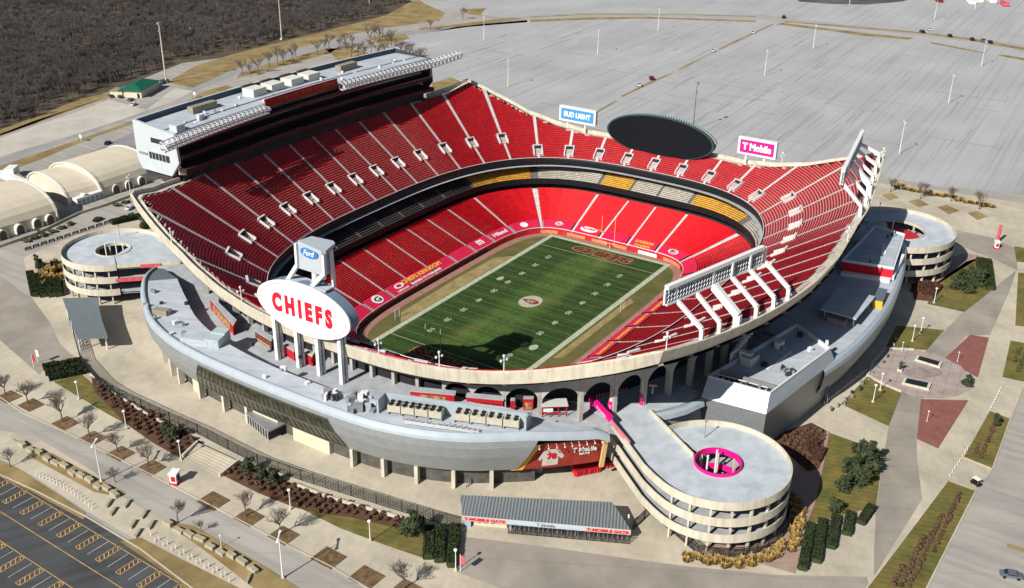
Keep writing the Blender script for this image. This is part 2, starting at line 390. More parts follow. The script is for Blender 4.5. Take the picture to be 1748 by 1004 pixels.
# ------------------------------------------------------------------ the stadium bowl
ST = thing('stadium', 'huge open air football stadium with red seats and a saddle shaped cream rim', 'stadium', (0, 0, 0))
def spts(a, b, n): return [a+(b-a)*i/n for i in range(n+1)]
UA = [5.9*0+ (UC.L/44)*i for i in range(44)]                     # aisle positions of the upper deck
def vd(s):
    q = s % UC.L; q = min(q, UC.L-q); q = min(q, UC.L/2-q); return 4.2 if q < 58 else 10.3
ROW = 0.84
tier = MB(); NS = 264
for k in range(46):
    d0 = k*ROW; d1 = d0+ROW; z = UZ+US*d0
    for i in range(NS):
        a, b = UC.L*i/NS, UC.L*(i+1)/NS
        if d0 > RD(a)+.3 or d0 > RD(b)+.3: continue
        A0, B0, A1, B1 = UC(a, d0), UC(b, d0), UC(a, d1), UC(b, d1)
        tier.quad((*A0, z), (*A1, z), (*B1, z), (*B0, z))
        tier.quad((*A0, z-US*ROW), (*A0, z), (*B0, z), (*B0, z-US*ROW))
tier.build('upper_tier', CONCS, ST)
for i in range(44):
    a, b = UA[i], UA[(i+1) % 44] if i < 43 else UC.L
    mb = MB()
    for k in range(46):
        d0 = k*ROW; z = UZ+US*d0
        e0 = 2.1 if abs(d0+.4-vd(a)) < 2.3 else 0.5; e1 = 2.1 if abs(d0+.4-vd(b)) < 2.3 else 0.5
        P = spts(a+e0, b-e1, 6)
        for p, q in zip(P[:-1], P[1:]):
            if d0+.8 > min(RD(p), RD(q)): continue
            s0, s1, s2 = d0+.24, d0+.62, d0+.71
            F0, F1, K0, K1, T0, T1 = UC(p, s0), UC(q, s0), UC(p, s1), UC(q, s1), UC(p, s2), UC(q, s2)
            mb.add([(*F0, z+.40), (*F1, z+.40), (*K1, z+.38), (*K0, z+.38), (*T1, z+.78), (*T0, z+.78), (*T1, z+.36), (*T0, z+.36), (*F0, z+.30), (*F1, z+.30)],
                   [(0, 3, 2, 1), (3, 5, 4, 2), (5, 7, 6, 4), (0, 1, 9, 8)])
    mb.build('upper_seating_section', RED, ST)
for i, half in [(i, h) for i in range(44) for h in (0, 1)]:
    s = UA[i]; v = vd(s); D = RD(s) if half else v; mb = MB(); dd = 0.0
    if half:
        while dd < v: dd += .42
    while dd < D:
        z = UZ+US*dd
        if abs(dd-v) > (1.9 if dd < v else 2.2):
            p = [UC(s-.45, dd), UC(s+.45, dd), UC(s+.45, dd+.42), UC(s-.45, dd+.42)]
            zt = z+US*.42*(.75)+.12
            mb.add([(*p[0], z-.1), (*p[1], z-.1), (*p[1], zt), (*p[0], zt), (*p[2], zt), (*p[3], zt)], [(0, 1, 2, 3), (3, 2, 4, 5)])
        dd += .42
    mb.build('stair_aisle', AISLE, ST)
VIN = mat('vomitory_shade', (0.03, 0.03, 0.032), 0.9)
for i in range(44):
    s = UA[i]; v = vd(s); n = UC.nrm(s); tx, ty = -n[1], n[0]
    def pt(u, d, z): x, y = UC(s, d); return (x+tx*u, y+ty*u, z)
    z0 = UZ+US*(v-2.0); z1 = UZ+US*(v+2.0)+.55
    m = MB()
    for u in (-1.75, 1.75):
        a = u-.2; b = u+.2
        P = [pt(a, v-2.2, z0-.6), pt(b, v-2.2, z0-.6), pt(b, v+1.9, z0-.6), pt(a, v+1.9, z0-.6), pt(a, v-2.2, z0+.9), pt(b, v-2.2, z0+.9), pt(b, v+1.9, z1), pt(a, v+1.9, z1)]
        m.add(P, [(0, 3, 2, 1), (4, 5, 6, 7), (0, 1, 5, 4), (1, 2, 6, 5), (2, 3, 7, 6), (3, 0, 4, 7)])
    P = [pt(-1.95, v+1.4, z0+1.3), pt(1.95, v+1.4, z0+1.3), pt(1.95, v+2.1, z0+1.3), pt(-1.95, v+2.1, z0+1.3), pt(-1.95, v+1.4, z1+.25), pt(1.95, v+1.4, z1+.25), pt(1.95, v+2.1, z1+.25), pt(-1.95, v+2.1, z1+.25)]
    m.add(P, [(0, 3, 2, 1), (4, 5, 6, 7), (0, 1, 5, 4), (1, 2, 6, 5), (2, 3, 7, 6), (3, 0, 4, 7)])
    vo = m.build('vomitory', AISLE, ST)
    MB().add([pt(-1.55, v-2.1, z0+.32), pt(1.55, v-2.1, z0+.32), pt(1.55, v+1.4, z0+.34), pt(-1.55, v+1.4, z0+.34)], [(0, 1, 2, 3)]).build('landing', AISLE, vo)
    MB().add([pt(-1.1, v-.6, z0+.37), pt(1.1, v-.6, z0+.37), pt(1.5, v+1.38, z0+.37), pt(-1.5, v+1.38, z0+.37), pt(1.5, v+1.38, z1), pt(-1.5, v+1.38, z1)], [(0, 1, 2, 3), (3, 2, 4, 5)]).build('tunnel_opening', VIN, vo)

# lower deck
LN = 29; LROW = .84; LAW = LC.L/LN; LOFF = 6.1
tier = MB(); NS = 232
for k in range(29):
    d0 = k*LROW; z = LZ+LS*d0
    A0 = [(*LC(LC.L*i/NS, d0), z) for i in range(NS)]; A1 = [(*LC(LC.L*i/NS, d0+LROW), z) for i in range(NS)]
    Ab = [(p[0], p[1], z-LS*LROW) for p in A0]
    tier.strip(A1, A0, True); tier.strip(A0, Ab, True)
tier.build('lower_tier', CONCS, ST)
for i in range(LN):
    a = LOFF+LAW*i; b = a+LAW; mb = MB()
    for k in range(6, 29):
        d0 = k*LROW; z = LZ+LS*d0; P = spts(a+.42, b-.42, 6)
        f = lambda d, zz: [(*LC(p, d), zz) for p in P]
        mb.strip(f(d0+.60, z+.38), f(d0+.20, z+.42)); mb.strip(f(d0+.70, z+.82), f(d0+.60, z+.38)); mb.strip(f(d0+.70, z+.36), f(d0+.70, z+.82)); mb.strip(f(d0+.20, z+.42), f(d0+.20, z+.32))
    mb.build('lower_seating_section', REDL, ST)
    t = MB(); P = spts(a+.7, b-.7, 6)
    t.strip([(*LC(p, 5.0), LZ+LS*5.0+.75) for p in P], [(*LC(p, .35), LZ+LS*.35+.7) for p in P])
    t.strip([(*LC(p, .35), LZ+LS*.35+.7) for p in P], [(*LC(p, .35), LZ+.05) for p in P])
    t.build('seat_tarp', TARP, ST)
    m = MB(); dd = .4
    while dd < 24.2:
        p = [LC(a-.4, dd), LC(a+.4, dd), LC(a+.4, dd+.42), LC(a-.4, dd+.42)]; z = LZ+LS*dd; zt = z+.24
        m.add([(*p[0], z-.1), (*p[1], z-.1), (*p[1], zt), (*p[0], zt), (*p[2], zt), (*p[3], zt)], [(0, 1, 2, 3), (3, 2, 4, 5)]); dd += .42
    m.build('lower_stair_aisle', AISLE, ST)
# field wall and its rail
NSW = 240
wall = MB(); R0 = lambda C, d, z, n=NSW: [(*C(C.L*i/n, d), z) for i in range(n)]
wall.strip(R0(LC, 0, LZ+.25), R0(LC, -.15, 0), True); wall.strip(R0(LC, .35, LZ+.25), R0(LC, 0, LZ+.25), True)
wall.build('field_wall', mat('field_wall_padding', (0.45, 0.02, 0.02), 0.6, 0.2, 0.3), ST)
rl = MB(); rl.strip(R0(LC, .12, LZ+1.0), R0(LC, .0, LZ+.95), True); rl.strip(R0(LC, 0, LZ+.95), R0(LC, 0, LZ+.78), True); rl.build('guard_rail', STEEL, ST)
# dark dugout band along the left sideline foot
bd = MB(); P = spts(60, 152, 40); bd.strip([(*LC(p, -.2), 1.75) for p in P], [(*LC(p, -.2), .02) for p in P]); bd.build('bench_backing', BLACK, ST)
ads = mat('ad_board_orange', (0.70, 0.22, 0.10), 0.6, 0.3, 0.8)
for j, (a, b) in enumerate(((346, 352), (2, 9), (12, 20), (24, 31), (333, 341), (320, 330))):
    P = spts(a, b, 6); m = MB(); m.strip([(*LC(p, -.25), 1.5) for p in P], [(*LC(p, -.25), .1) for p in P]); m.build('ad_board', [ads, WHITE][j % 5 == 4], ST)
# tarps carry lettering
def tarp_text(s, txt, width, m, d=2.6, h=2.0, bold=.03, dz=.12):
    n = LC.nrm(s); c = L3(s, d, .72+dz+.02); l = math.sqrt(1+LS*LS)
    v = (n[0]/l, n[1]/l, LS/l); u = (n[1], -n[0], 0)
    return text('tarp_lettering', txt, c, u, v, width, h, m, ST, thick=.04, bold=bold)
AC = [LOFF+LAW*(i+.5) for i in range(LN)]
def near(s): return min(AC, key=lambda c: abs(c-s))
tarp_text(near(95)-1, 'CHIEFS KINGDOM', 22, GOLDT, 3.5, 1.9); tarp_text(near(95)-1, 'THANKS TO OUR FANS', 17, WHITE, 1.3, 1.0)
tarp_text(near(66), 'm', 3.4, WHITE, 2.9, 2.6); tarp_text(near(54), 'Hiland', 8, WHITE, 2.7, 1.9); tarp_text(near(126), 'G', 3.0, BLACK, 2.8, 2.3)
tarp_text(near(114), 'O', 4.6, WHITE, 3.2, 2.4); tarp_text(near(114), 'ORACLE', 6, WHITE, 1.2, .8)
tarp_text(near(12), 'hyvee', 5.6, REDT, 3.0, 1.5, dz=.17); tarp_text(near(0), 'SONIC', 5.0, WHITE, 2.4, 1.3); tarp_text(near(0)-3, 'DRIVE-IN', 6.5, GOLDT, 3.7, .7)
tarp_text(near(346), 'KINGDOM', 7.5, GOLDT, 3.2, 1.5); tarp_text(near(346), 'CHIEFS', 6.5, GOLDT, 1.2, 1.0); tarp_text(near(334), 'K', 1.6, REDT, 3.1, 1.3, dz=.17)
tarp_text(near(24), 'K', 1.2, REDT, 3.0, 1.0, dz=.17)
for s, n_, c_ in ((near(242), 'CHIEFS', GOLDT), (near(268), 'CHIEFS', GOLDT), (near(256), 'KINGDOM', GOLDT), (near(280), 'KINGDOM', GOLDT)):
    tarp_text(s, n_, 9.5, c_, 3.4, 1.4)
def badge(s, a, b, d=2.9):
    n = LC.nrm(s); u = Vector((n[1], -n[0], 0)); l = math.sqrt(1+LS*LS); v = Vector((n[0]/l, n[1]/l, LS/l)); c = Vector(L3(s, d, .72+.10))
    mb = MB(); mb.add([c+u*(a*math.cos(t*math.pi/12))+v*(b*math.sin(t*math.pi/12)) for t in range(24)], [tuple(range(24))]); mb.build('tarp_badge', WHITE, ST)
for s, a, b in ((near(126), 2.4, 2.0), (near(12), 3.7, 1.5), (near(24), 1.7, 1.2), (near(334), 2.2, 1.4), (near(322), 1.8, 1.3), (near(30), 1.6, 1.3), (near(42), 1.7, 1.5)): badge(s, a, b)

# club deck between the tiers, facias, rear walls
def ringstrip(name, curve, pts, m, n=240, smooth=False):
    mb = MB()
    for (d0, z0), (d1, z1) in zip(pts[:-1], pts[1:]): mb.strip(R0(curve, d1, z1, n), R0(curve, d0, z0, n), True)
    return mb.build(name, m, ST, smooth=smooth)
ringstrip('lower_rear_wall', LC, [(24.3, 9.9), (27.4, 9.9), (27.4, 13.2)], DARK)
ringstrip('club_fascia', LC, [(26.0, 12.0), (24.2, 12.3), (24.0, 14.6), (24.35, 14.6), (24.35, 14.2)], BLACK)
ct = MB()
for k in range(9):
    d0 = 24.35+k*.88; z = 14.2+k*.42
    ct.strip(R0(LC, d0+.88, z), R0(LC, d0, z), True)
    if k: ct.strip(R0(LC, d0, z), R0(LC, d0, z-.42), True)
ct.build('club_tier', mat('club_concrete', (.16, .15, .14), .9, .15, .8), ST)  # tier concrete toned dark to carry the shade below the upper deck
golds = {0: 0, 1: 1, 2: 1}
NC = 58; CW = LC.L/NC
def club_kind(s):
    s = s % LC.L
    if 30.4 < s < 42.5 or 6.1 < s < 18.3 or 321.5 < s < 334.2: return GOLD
    if 44 < s < 300: return mat('shade_toned_seat', (.022, .02, .026), .7, .3, .5)  # seats here darkened in colour to stand in for the shade
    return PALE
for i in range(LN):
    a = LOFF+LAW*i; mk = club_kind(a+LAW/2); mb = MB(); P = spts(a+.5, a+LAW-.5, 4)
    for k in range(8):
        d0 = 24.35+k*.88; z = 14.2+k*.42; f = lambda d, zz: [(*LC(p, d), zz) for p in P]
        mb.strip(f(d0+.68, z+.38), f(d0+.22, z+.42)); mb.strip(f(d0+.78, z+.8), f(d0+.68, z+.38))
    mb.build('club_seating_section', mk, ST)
ringstrip('club_rear_glass', LC, [(32.3, 17.9), (32.6, 20.6)], DGLASS)
ringstrip('upper_fascia', UC, [(3.0, 20.4), (.2, 20.2), (-.05, 21.1), (-.05, 22.3), (.15, 22.9), (.28, 22.9), (.28, 22.0)], BLACK)
ringstrip('front_rail', UC, [(.0, 22.95), (.12, 23.05), (.24, 22.95)], STEEL)
# soffit, rim walkway, parapet
sof = MB(); par = MB(); NR = 352
def rr(f): return [f(UC.L*i/NR) for i in range(NR)]
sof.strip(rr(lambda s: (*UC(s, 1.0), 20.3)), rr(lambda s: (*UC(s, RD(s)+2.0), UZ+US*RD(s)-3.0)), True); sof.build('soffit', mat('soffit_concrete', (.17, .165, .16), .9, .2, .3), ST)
zt = lambda s: UZ+US*RD(s)+.3
TL_ = 2.3501
def parapet(name, a, b, m):
    mb = MB(); n = max(4, int((b-a)/1.5)); P = spts(a, b, n)
    prof = [(0.0, -.35), (2.5, -.35), (2.5, 1.0), (2.55, 1.05), (2.95, 1.05), (3.0, .95), (TL_, -2.7), (1.0, -2.9)]
    for (d0, z0), (d1, z1) in zip(prof[:-1], prof[1:]):
        g = lambda p, d, z: (*UC(p, RD(p)+(float(np.interp(p % UC.L, [318, 322.5, 445, 458], [2.35, 1.5, 1.5, 2.35])) if d == TL_ else d)), zt(p)+z)  # right side band undercut further so its face turns into shade
        mb.strip([g(p, d0, z0) for p in P], [g(p, d1, z1) for p in P])
    return mb.build(name, m, ST)
parapet('rim_parapet', 183.5, UC.L+75.5, CREAM)
mb = MB(); P = spts(76, 183, 60); mb.strip([(*UC(p, RD(p)+.2), zt(p)-.4) for p in P], [(*UC(p, RD(p)+4.5), zt(p)-.4) for p in P]); mb.build('rear_walkway', DARK, ST)
# concourse deck
DZ = 19.6
inner = [UC(UC.L*i/120, -1.0) for i in range(120)]
def outer_d(s):
    x, y = UC(s, 0); return 0
OUT = [(-83, 87.5), (-91.5, 70), (-98.8, 53), (-105.8, 36), (-109, 24), (-111, 10.6), (-111.8, -2.6), (-110.5, -17), (-107, -30), (-102, -43), (-95, -54), (-88, -62), (-82, -70), (-79, -74),
       (-70, -84), (-60, -87), (-48, -89), (-20, -98), (20, -104), (60, -104), (80, -98), (95, -92), (103, -70), (106, -30), (106, 30), (104, 70), (96, 96), (80, 106), (0, 114), (-60, 108), (-78, 100)]
OUTA = sorted((math.atan2(y, x), x, y) for x, y in OUT)
def out_at(ang):
    A = [o[0] for o in OUTA]; 
    if ang < A[0]: ang += 2*math.pi
    ext = OUTA+[(OUTA[0][0]+2*math.pi, OUTA[0][1], OUTA[0][2])]
    for p, q in zip(ext[:-1], ext[1:]):
        if p[0] <= ang <= q[0]:
            # ray against segment p-q
            dx, dy = math.cos(ang), math.sin(ang); ex, ey = q[1]-p[1], q[2]-p[2]
            den = dx*ey-dy*ex; t = (p[1]*ey-p[2]*ex)/den; return (dx*t, dy*t)
dk = MB(); n = 180; I = []; O = []
for i in range(n):
    x, y = UC(UC.L*i/n, -1.0); I.append((x, y, DZ)); o_ = out_at(math.atan2(y, x)); O.append((*o_, DZ))
dk.strip(O, I, True); dk.strip([(p[0], p[1], 7.0) for p in O], O, True)
dk.build('concourse_deck', DECKM, ST)
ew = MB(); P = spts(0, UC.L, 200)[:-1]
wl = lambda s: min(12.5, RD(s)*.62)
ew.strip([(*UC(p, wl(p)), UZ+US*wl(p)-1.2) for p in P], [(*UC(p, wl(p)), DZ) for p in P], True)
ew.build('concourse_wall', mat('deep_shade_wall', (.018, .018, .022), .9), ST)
# columns and arches on the visible outer side
COLM = mat('column_concrete', (0.40, 0.385, 0.36), .85, .12, .5)
cd_ = lambda s: min(19.8, RD(s)*.70)
CS = [303.1+6.4*k for k in range(-17, 25)]
for i, s in enumerate(CS):
    x, y = UC(s, cd_(s)+.3); nx, ny = UC.nrm(s); zt_ = UZ+US*cd_(s)-1.0
    r = math.atan2(ny, nx)
    m = MB(); m.rbox(x, y, DZ, 1.7 if RD(s) > 14 else 1.3, .9, max(1, zt_-DZ), r)
    if RD(s) > 14:
        zr = UZ+US*RD(s)-2.9; A = Vector((x, y, zt_-2.5)); B = Vector((*UC(s, RD(s)+1.9), zr))
        a2 = Vector((x, y, zt_+.2)); B2 = Vector((*UC(s, RD(s)+1.0), zr+.3)); t = Vector((-ny, nx, 0))*.45
        m.add([A-t, A+t, B+t, B-t, a2-t, a2+t, B2+t, B2-t], [(0, 1, 2, 3), (4, 7, 6, 5), (0, 4, 5, 1), (3, 2, 6, 7), (0, 3, 7, 4), (1, 5, 6, 2)])
    m.build('rim_column', COLM, ST)
for s0 in CS[15:-1]:
    s1 = s0+6.4
    mb = MB(); n = 16; lo = []; hi = []; lo2 = []
    for j in range(n+1):
        s = s0+(s1-s0)*j/n; t = 2*j/n-1; c = cd_(s); arch = 1-math.sqrt(max(0, 1-t*t*.985)); nx, ny = UC.nrm(s)
        x, y = UC(s, c+1.0); zs = UZ+US*c-1.4; sc = min(1, (zs-DZ)/12.5); zl = zs-(3.6+6.2*arch)*sc
        lo.append((x, y, zl)); hi.append((x, y, zs+1.2)); lo2.append((x-nx*1.3, y-ny*1.3, zl))
    mb.strip(lo, hi); mb.strip(lo2, lo); mb.build('arch_panel', COLM, ST)
# small light masts on the rim
for i, s in enumerate((209, 232, 277, 291, 303, 322.5, 400, 428, 441, 455, 463, 478)):
    x, y = UC(s, RD(s)+2.4); z = zt(s)+.6; t = MB().tube((x, y, z), (x, y, z+4.4), .13, n=6)
    t.bar((x-.8, y+.3, z+3.3), (x+.8, y-.3, z+3.3), .14); t.rbox(x, y, z+4.2, .45, .45, .5); t.rbox(x-.8, y+.3, z+3.05, .4, .4, .5); t.rbox(x+.8, y-.3, z+3.05, .4, .4, .5)
    t.build('rim_light_mast', WHITE, ST)
# ------------------------------------------------------------------ press box along the left rim
PB = thing('press_box', 'long grey press box building with a flat white roof standing above the left rim', 'press box', (0, 104, 46))
def pby(x, y0, bow): return y0+bow*(1-(x/66.0)**2)
XS = [-66+132*i/24 for i in range(25)]
def slab(x0, x1, yf, bf, yb, bb, z0, z1, m, name, parent=PB):
    X = [x0+(x1-x0)*i/20 for i in range(21)]
    F = [(x, pby(x, yf, bf)) for x in X]; B = [(x, pby(x, yb, bb)) for x in X]
    return MB().prism(F+B[::-1], z0, z1).build(name, m, parent)
slab(-65, 65, 95, 3.5, 110.5, 4, 42.0, 58.6, DARK, 'core')
slab(-63.5, 63.5, 93.6, 3.6, 95, 3.5, 41.5, 46.4, DARK, 'lower_front')
slab(-66, 66, 92.8, 3.8, 110.9, 4, 58.6, 59.4, ROOFM, 'roof')
slab(-65.5, 65.5, 92.2, 3.5, 95.1, 3.5, 55.0, 55.7, mat('suite_brown', (.055, .02, .022), .7, .2, .4), 'balcony_front')
slab(-65.5, 65.5, 91.0, 3.5, 95.1, 3.5, 51.0, 52.2, mat('suite_brown', (.055, .02, .022)), 'balcony_front')
slab(-65.5, 65.5, 89.8, 3.5, 95.1, 3.5, 46.4, 47.9, mat('suite_brown', (.055, .02, .022)), 'balcony_front')
g = slab(-65, 65, 94.6, 3.5, 95.0, 3.5, 47.9, 51.0, DGLASS, 'suite_glass'); slab(-65, 65, 94.6, 3.5, 95.0, 3.5, 52.2, 55.0, DGLASS, 'suite_glass')
slab(-65, 65, 94.3, 3.5, 95.0, 3.5, 55.7, 58.5, DGLASS, 'suite_glass')
# back parapet upstand (dark inside) and pale end wall
slab(-66, 66, 110.9, 4, 111.5, 4, 45.6, 61.2, STEEL, 'rear_wall')
slab(-65.8, 65.8, 110.3, 4, 110.85, 4, 59.4, 61.1, mat('navy_upstand', (.05, .08, .12), .6), 'roof_upstand')
E1 = mat('pale_cladding', (.52, .57, .60), .45, .05, .5, metal=.1)
m = MB()
pr = [(92.0, 59.4), (111.5, 61.2), (111.5, 48.5), (109.5, 45.0), (95.5, 45.0), (91.2, 50.0)]
m.add([(-66.0, y, z) for y, z in pr]+[(-66.9, y, z) for y, z in pr], [(5, 4, 3, 2, 1, 0), (6, 7, 8, 9, 10, 11)]+[(i, (i+1) % 6, 6+(i+1) % 6, 6+i) for i in range(6)])
ew = m.build('end_wall', E1, PB)
m = MB(); m.add([(66.0, y, z) for y, z in pr]+[(66.6, y, z) for y, z in pr], [(0, 1, 2, 3, 4, 5), (11, 10, 9, 8, 7, 6)]+[(i, 6+i, 6+(i+1) % 6, (i+1) % 6) for i in range(6)]); m.build('end_wall', DARK, PB)
MB().box(-67.0, 95.5, 49.4, -66.85, 105.2, 51.6).build('end_window', DGLASS, ew)
for k in range(1, 6): MB().box(-67.08, 95.5+k*1.62, 49.3, -66.98, 95.62+k*1.62, 51.7).build('window_mullion', STEEL, ew)
MB().box(-67.0, 97, 55.0, -66.85, 103.5, 56.6).build('end_window', DGLASS, ew)
MB().box(-67.2, 106.0, 50.2, -66.9, 110.0, 50.9).build('end_louvre', GREYM, ew)
for x in (-60, -30, 0, 30, 60): MB().tube((x, 108, 7), (x, 108, 45.6), 1.1).build('support_column', CREAM, PB)
MB().tube((-63.5, 101, 7), (-63.5, 101, 45.2), 1.0).build('support_column', CREAM, PB)
# sunlit triangular fin at the foot of the end wall
MB().add([(-65.5, 93.2, 45.5), (-63.2, 92.5, 45.0), (-66.5, 92.6, 50.5), (-65.5, 93.6, 45.5), (-63.2, 92.9, 45.0), (-66.5, 93.0, 50.5)], [(0, 1, 2), (5, 4, 3), (0, 3, 4, 1), (1, 4, 5, 2), (2, 5, 3, 0)]).build('end_fin', WHITE, PB)
# rooftop plant
def penthouse(x, y, lx, ly, h, mt, rot=.03):
    p = MB().rbox(x, y, 59.4, lx, ly, h, rot).build('roof_unit', mt, PB); return p
CRM = mat('cream_metal', (.68, .68, .60), .6, .05, .8)
for x in (-17, -8, 2, 11): penthouse(x, 107.5, 6.6, 5.4, 2.6, CRM); penthouse(x+.3, 111.0, 5.5, 1.2, 3.1, DARK)
penthouse(-42, 106.5, 11, 2.6, 2.3, mat('tan_unit', (.28, .26, .20), .7, .2, 1)); penthouse(31, 106.5, 10, 2.8, 2.5, mat('tan_unit', (.28, .26, .20)))
penthouse(-36, 108.3, 1.6, 1.6, 1.8, WHITE); penthouse(-63.2, 94.5, 3.4, 3.4, 2.2, E1); penthouse(-49, 99, 1.2, 1.2, 1.6, STEEL); penthouse(-51, 98, 1.2, 1.2, 1.9, STEEL)
for i in range(26):
    x = R.uniform(-62, 62); y = R.uniform(96, 111); penthouse(x, y, R.uniform(.4, 1.1), R.uniform(.4, 1.0), R.uniform(.3, 1.1), R.choice([GREYM, WHITE, STEEL]), R.random())
for a, b in ((-66, 28), (30, 66)): slab(a, b, 97.8, 3.5, 97.95, 3.5, 59.4, 59.75, GREYM, 'roof_kerb')
rb = slab(-24, 13.5, 92.0, 3.8, 92.3, 3.8, 58.2, 61.0, mat('red_board', (.36, .012, .012), .6, .25, .5), 'name_board')
text('board_lettering', 'HOME OF THE CHIEFS', (-5, 95.6, 59.7), (1, -.0, 0), (0, 0, 1), 33, 1.3, mat('dull_gold', (.40, .12, .05), .6), rb, thick=.05, bold=.02)
# lattice light truss in front of the roof edge
def truss(name, x0, x1):
    T = MB(); n = max(3, int(abs(x1-x0)/2.1)); P = []
    for i in range(n+1):
        x = x0+(x1-x0)*i/n; yc = pby(x, 90.2, 5.3); lift = .0+max(0, x-66)*.10
        P.append([(x, yc, 59.6+lift), (x, yc-2.2, 58.8+lift), (x, yc-1.6, 56.6+lift), (x, yc+.2, 57.0+lift)])
    for a, b in zip(P[:-1], P[1:]):
        for j in range(4):
            T.bar(a[j], b[j], .26); T.bar(a[j], b[(j+1) % 4], .16); T.bar(a[j], a[(j+1) % 4], .16)
        T.bar(a[1], b[2], .2); T.bar(b[1], a[2], .2)
        T.bar(((a[2][0]), a[2][1]+.9, a[2][2]+.1), ((b[2][0]), b[2][1]+.9, b[2][2]+.1), 1.9, .12)  # solid plate added to thicken the truss's cast shadow
        for k in (.2, .5, .8):
            x = a[1][0]+(b[1][0]-a[1][0])*k; y = a[1][1]; T.rbox(x, y-.15, a[1][2]-1.3+.2, .75, .5, .75, .1)
    T.build(name, STEEL, PB)
truss('light_truss', -75, -24.5); truss('light_truss', 14, 80)
tb = MB(); tb.tube((-75, pby(-75, 88.6, 5), 58), (-66, 95, 57), .2).tube((80, pby(80, 88.6, 5), 60), (66, 94, 58), .2); tb.build('truss_brace', STEEL, PB)

# ------------------------------------------------------------------ light rigs on the right rim
def light_rig(xs, s_of, label, zb, ext):
    t = thing('light_rig', label, 'light rig', (xs[len(xs)//2], -92, 45), group='white stadium light rigs on the right rim')
    tops = []
    for i, x in enumerate(xs):
        # rim point at this x
        s = min(np.linspace(325, 460, 541), key=lambda q: abs(UC(q, RD(q)+1.5)[0]-x)); fx, fy = UC(s, RD(s)+1.3); zz = zt(s)
        kx, ky, kz = fx, fy+.2, zz+2.9; tx, ty, tz = fx+.4, fy+7.2, zb
        th = 1.5 if i == 2 and len(xs) == 6 else .8
        MB().bar((fx, fy, zz-.5), (kx, ky, kz), th*1.1, th*1.1).bar((kx, ky, kz), (tx, ty, tz), th, th*1.2).build('support_arm', WHITE, t); tops.append((tx, ty, tz))
    a = Vector(tops[0]); b = Vector(tops[-1]); d = (b-a).normalized(); a = a-d*ext[0]; b = b+d*ext[1]; inn = Vector((-d.y, d.x, 0)).normalized()
    MB().bar(a+Vector((0, 0, 4.3)), b+Vector((0, 0, 4.3)), 1.15, 1.0).build('top_beam', WHITE, t)
    MB().bar(a, b, 1.0, .45).build('bottom_beam', WHITE, t)
    n = len(xs)+0; st = [a]+[Vector(q) for q in tops[:]]+[b]
    for p in st: MB().bar(p+inn*.2, p+inn*.2+Vector((0, 0, 3.9)), .4, 1.0).build('end_post', WHITE, t)
    L = (b-a).length; k = int(L/1.05)
    lv = MB(); lamps = MB()
    for i in range(k):
        p = a+d*(L*(i+.5)/k)
        for r in range(3):
            q = p+Vector((0, 0, .9+r*1.15)); lv.bar(q-inn*.35-d*.28+Vector((0, 0, -.35)), q-inn*.35+d*.28+Vector((0, 0, .45)), .16, .12)
            lamps.rbox(q.x+inn.x*.4, q.y+inn.y*.4, q.z-.35, .8, .7, .75, math.atan2(d.y, d.x))
    lv.build('louvre', STEEL, t); lamps.build('floodlights', mat('lamp_housing', (.10, .13, .19), .4, metal=.3), t)
    sb = MB(); sb.bar(a-inn*.15+Vector((0,0,.3)), b-inn*.15+Vector((0,0,.3)), .1, .3); sb.build('cable_tray', GREYM, t)
    return t
light_rig([-72.5, -66, -60, -53.2, -46.5, -39.3], None, 'white louvred light rig nearest the camera leaning over the shaded red seats', 52.2, (4.0, -1.6))
light_rig([38, 48, 58, 66, 74, 82], None, 'white light rig at the far right tip of the rim seen from its end', 50.3, (2, 1))

# ------------------------------------------------------------------ oval sign on four pillars
SG = thing('oval_sign', 'giant white oval sign reading CHIEFS on four grey pillars over the near rim', 'sign', (-103, 3, DZ))
cy, cz, ay, az = 3.0, 38.5, 15.9, 7.2
ov = lambda x, ky=1.0, dy=0, n=64, k2=None: [(x, cy+dy+ay*ky*math.cos(2*math.pi*i/n), cz+az*(k2 or ky)*math.sin(2*math.pi*i/n)) for i in range(n)]
DRUM = mat('drum_blue_grey', (.20, .29, .38), .45, .08, .5, metal=.2)
m = MB(); m.strip(ov(-104.6, .985), ov(-101.2, .97), True); m.add(ov(-101.2, .97), [tuple(range(64))]); m.build('drum', DRUM, SG)
SIGNW = mat('sign_white', (.86, .86, .86), .35)
m = MB(); m.strip(ov(-104.6, 1.0), ov(-105.1, 1.0), True); m.strip(ov(-105.1, 1.0), ov(-105.25, .975), True); m.strip(ov(-104.6, .9), ov(-104.6, 1.0), True); m.add(ov(-105.25, .975), [tuple(range(63, -1, -1))]); face = m.build('sign_face', SIGNW, SG)
PINK = mat('pink_trim', (.55, .25, .28), .5)
m = MB(); m.strip(ov(-105.30, .93, k2=.90), ov(-105.30, .918, k2=.875), True); m.build('trim_line', PINK, face)
text('sign_lettering', 'C H I E F S', (-105.3, 3.0, 38.6), (0, -1, 0), (0, 0, 1), 20.6, 5.4, mat('sign_red', (.72, .008, .03), .45), face, thick=.12, bold=.062)
m = MB(); m.strip(ov(-101.1, .86), ov(-101.1, .8), True); m.build('rear_trim', BLACK, SG)
for y in (15.2, 7.5, 0.2, -7.6):
    top = cz-az*math.sqrt(max(.05, 1-((y-cy)/ay)**2))+.6
    m = MB(); m.box(-103.9, y-.55, DZ, -102.9, y+.55, top); m.box(-102.3, y-.55, DZ, -101.6, y+.55, top)
    for z in np.arange(DZ+1.5, top-1, 3.0): m.box(-102.9, y-.3, z, -102.3, y+.3, z+.35)
    m.build('pillar', STEEL, SG)
MB().box(-104.2, -4.6, 45.0, -101.0, 9.0, 45.5).build('maintenance_deck', ROOFM, SG)
TW = MB(); 
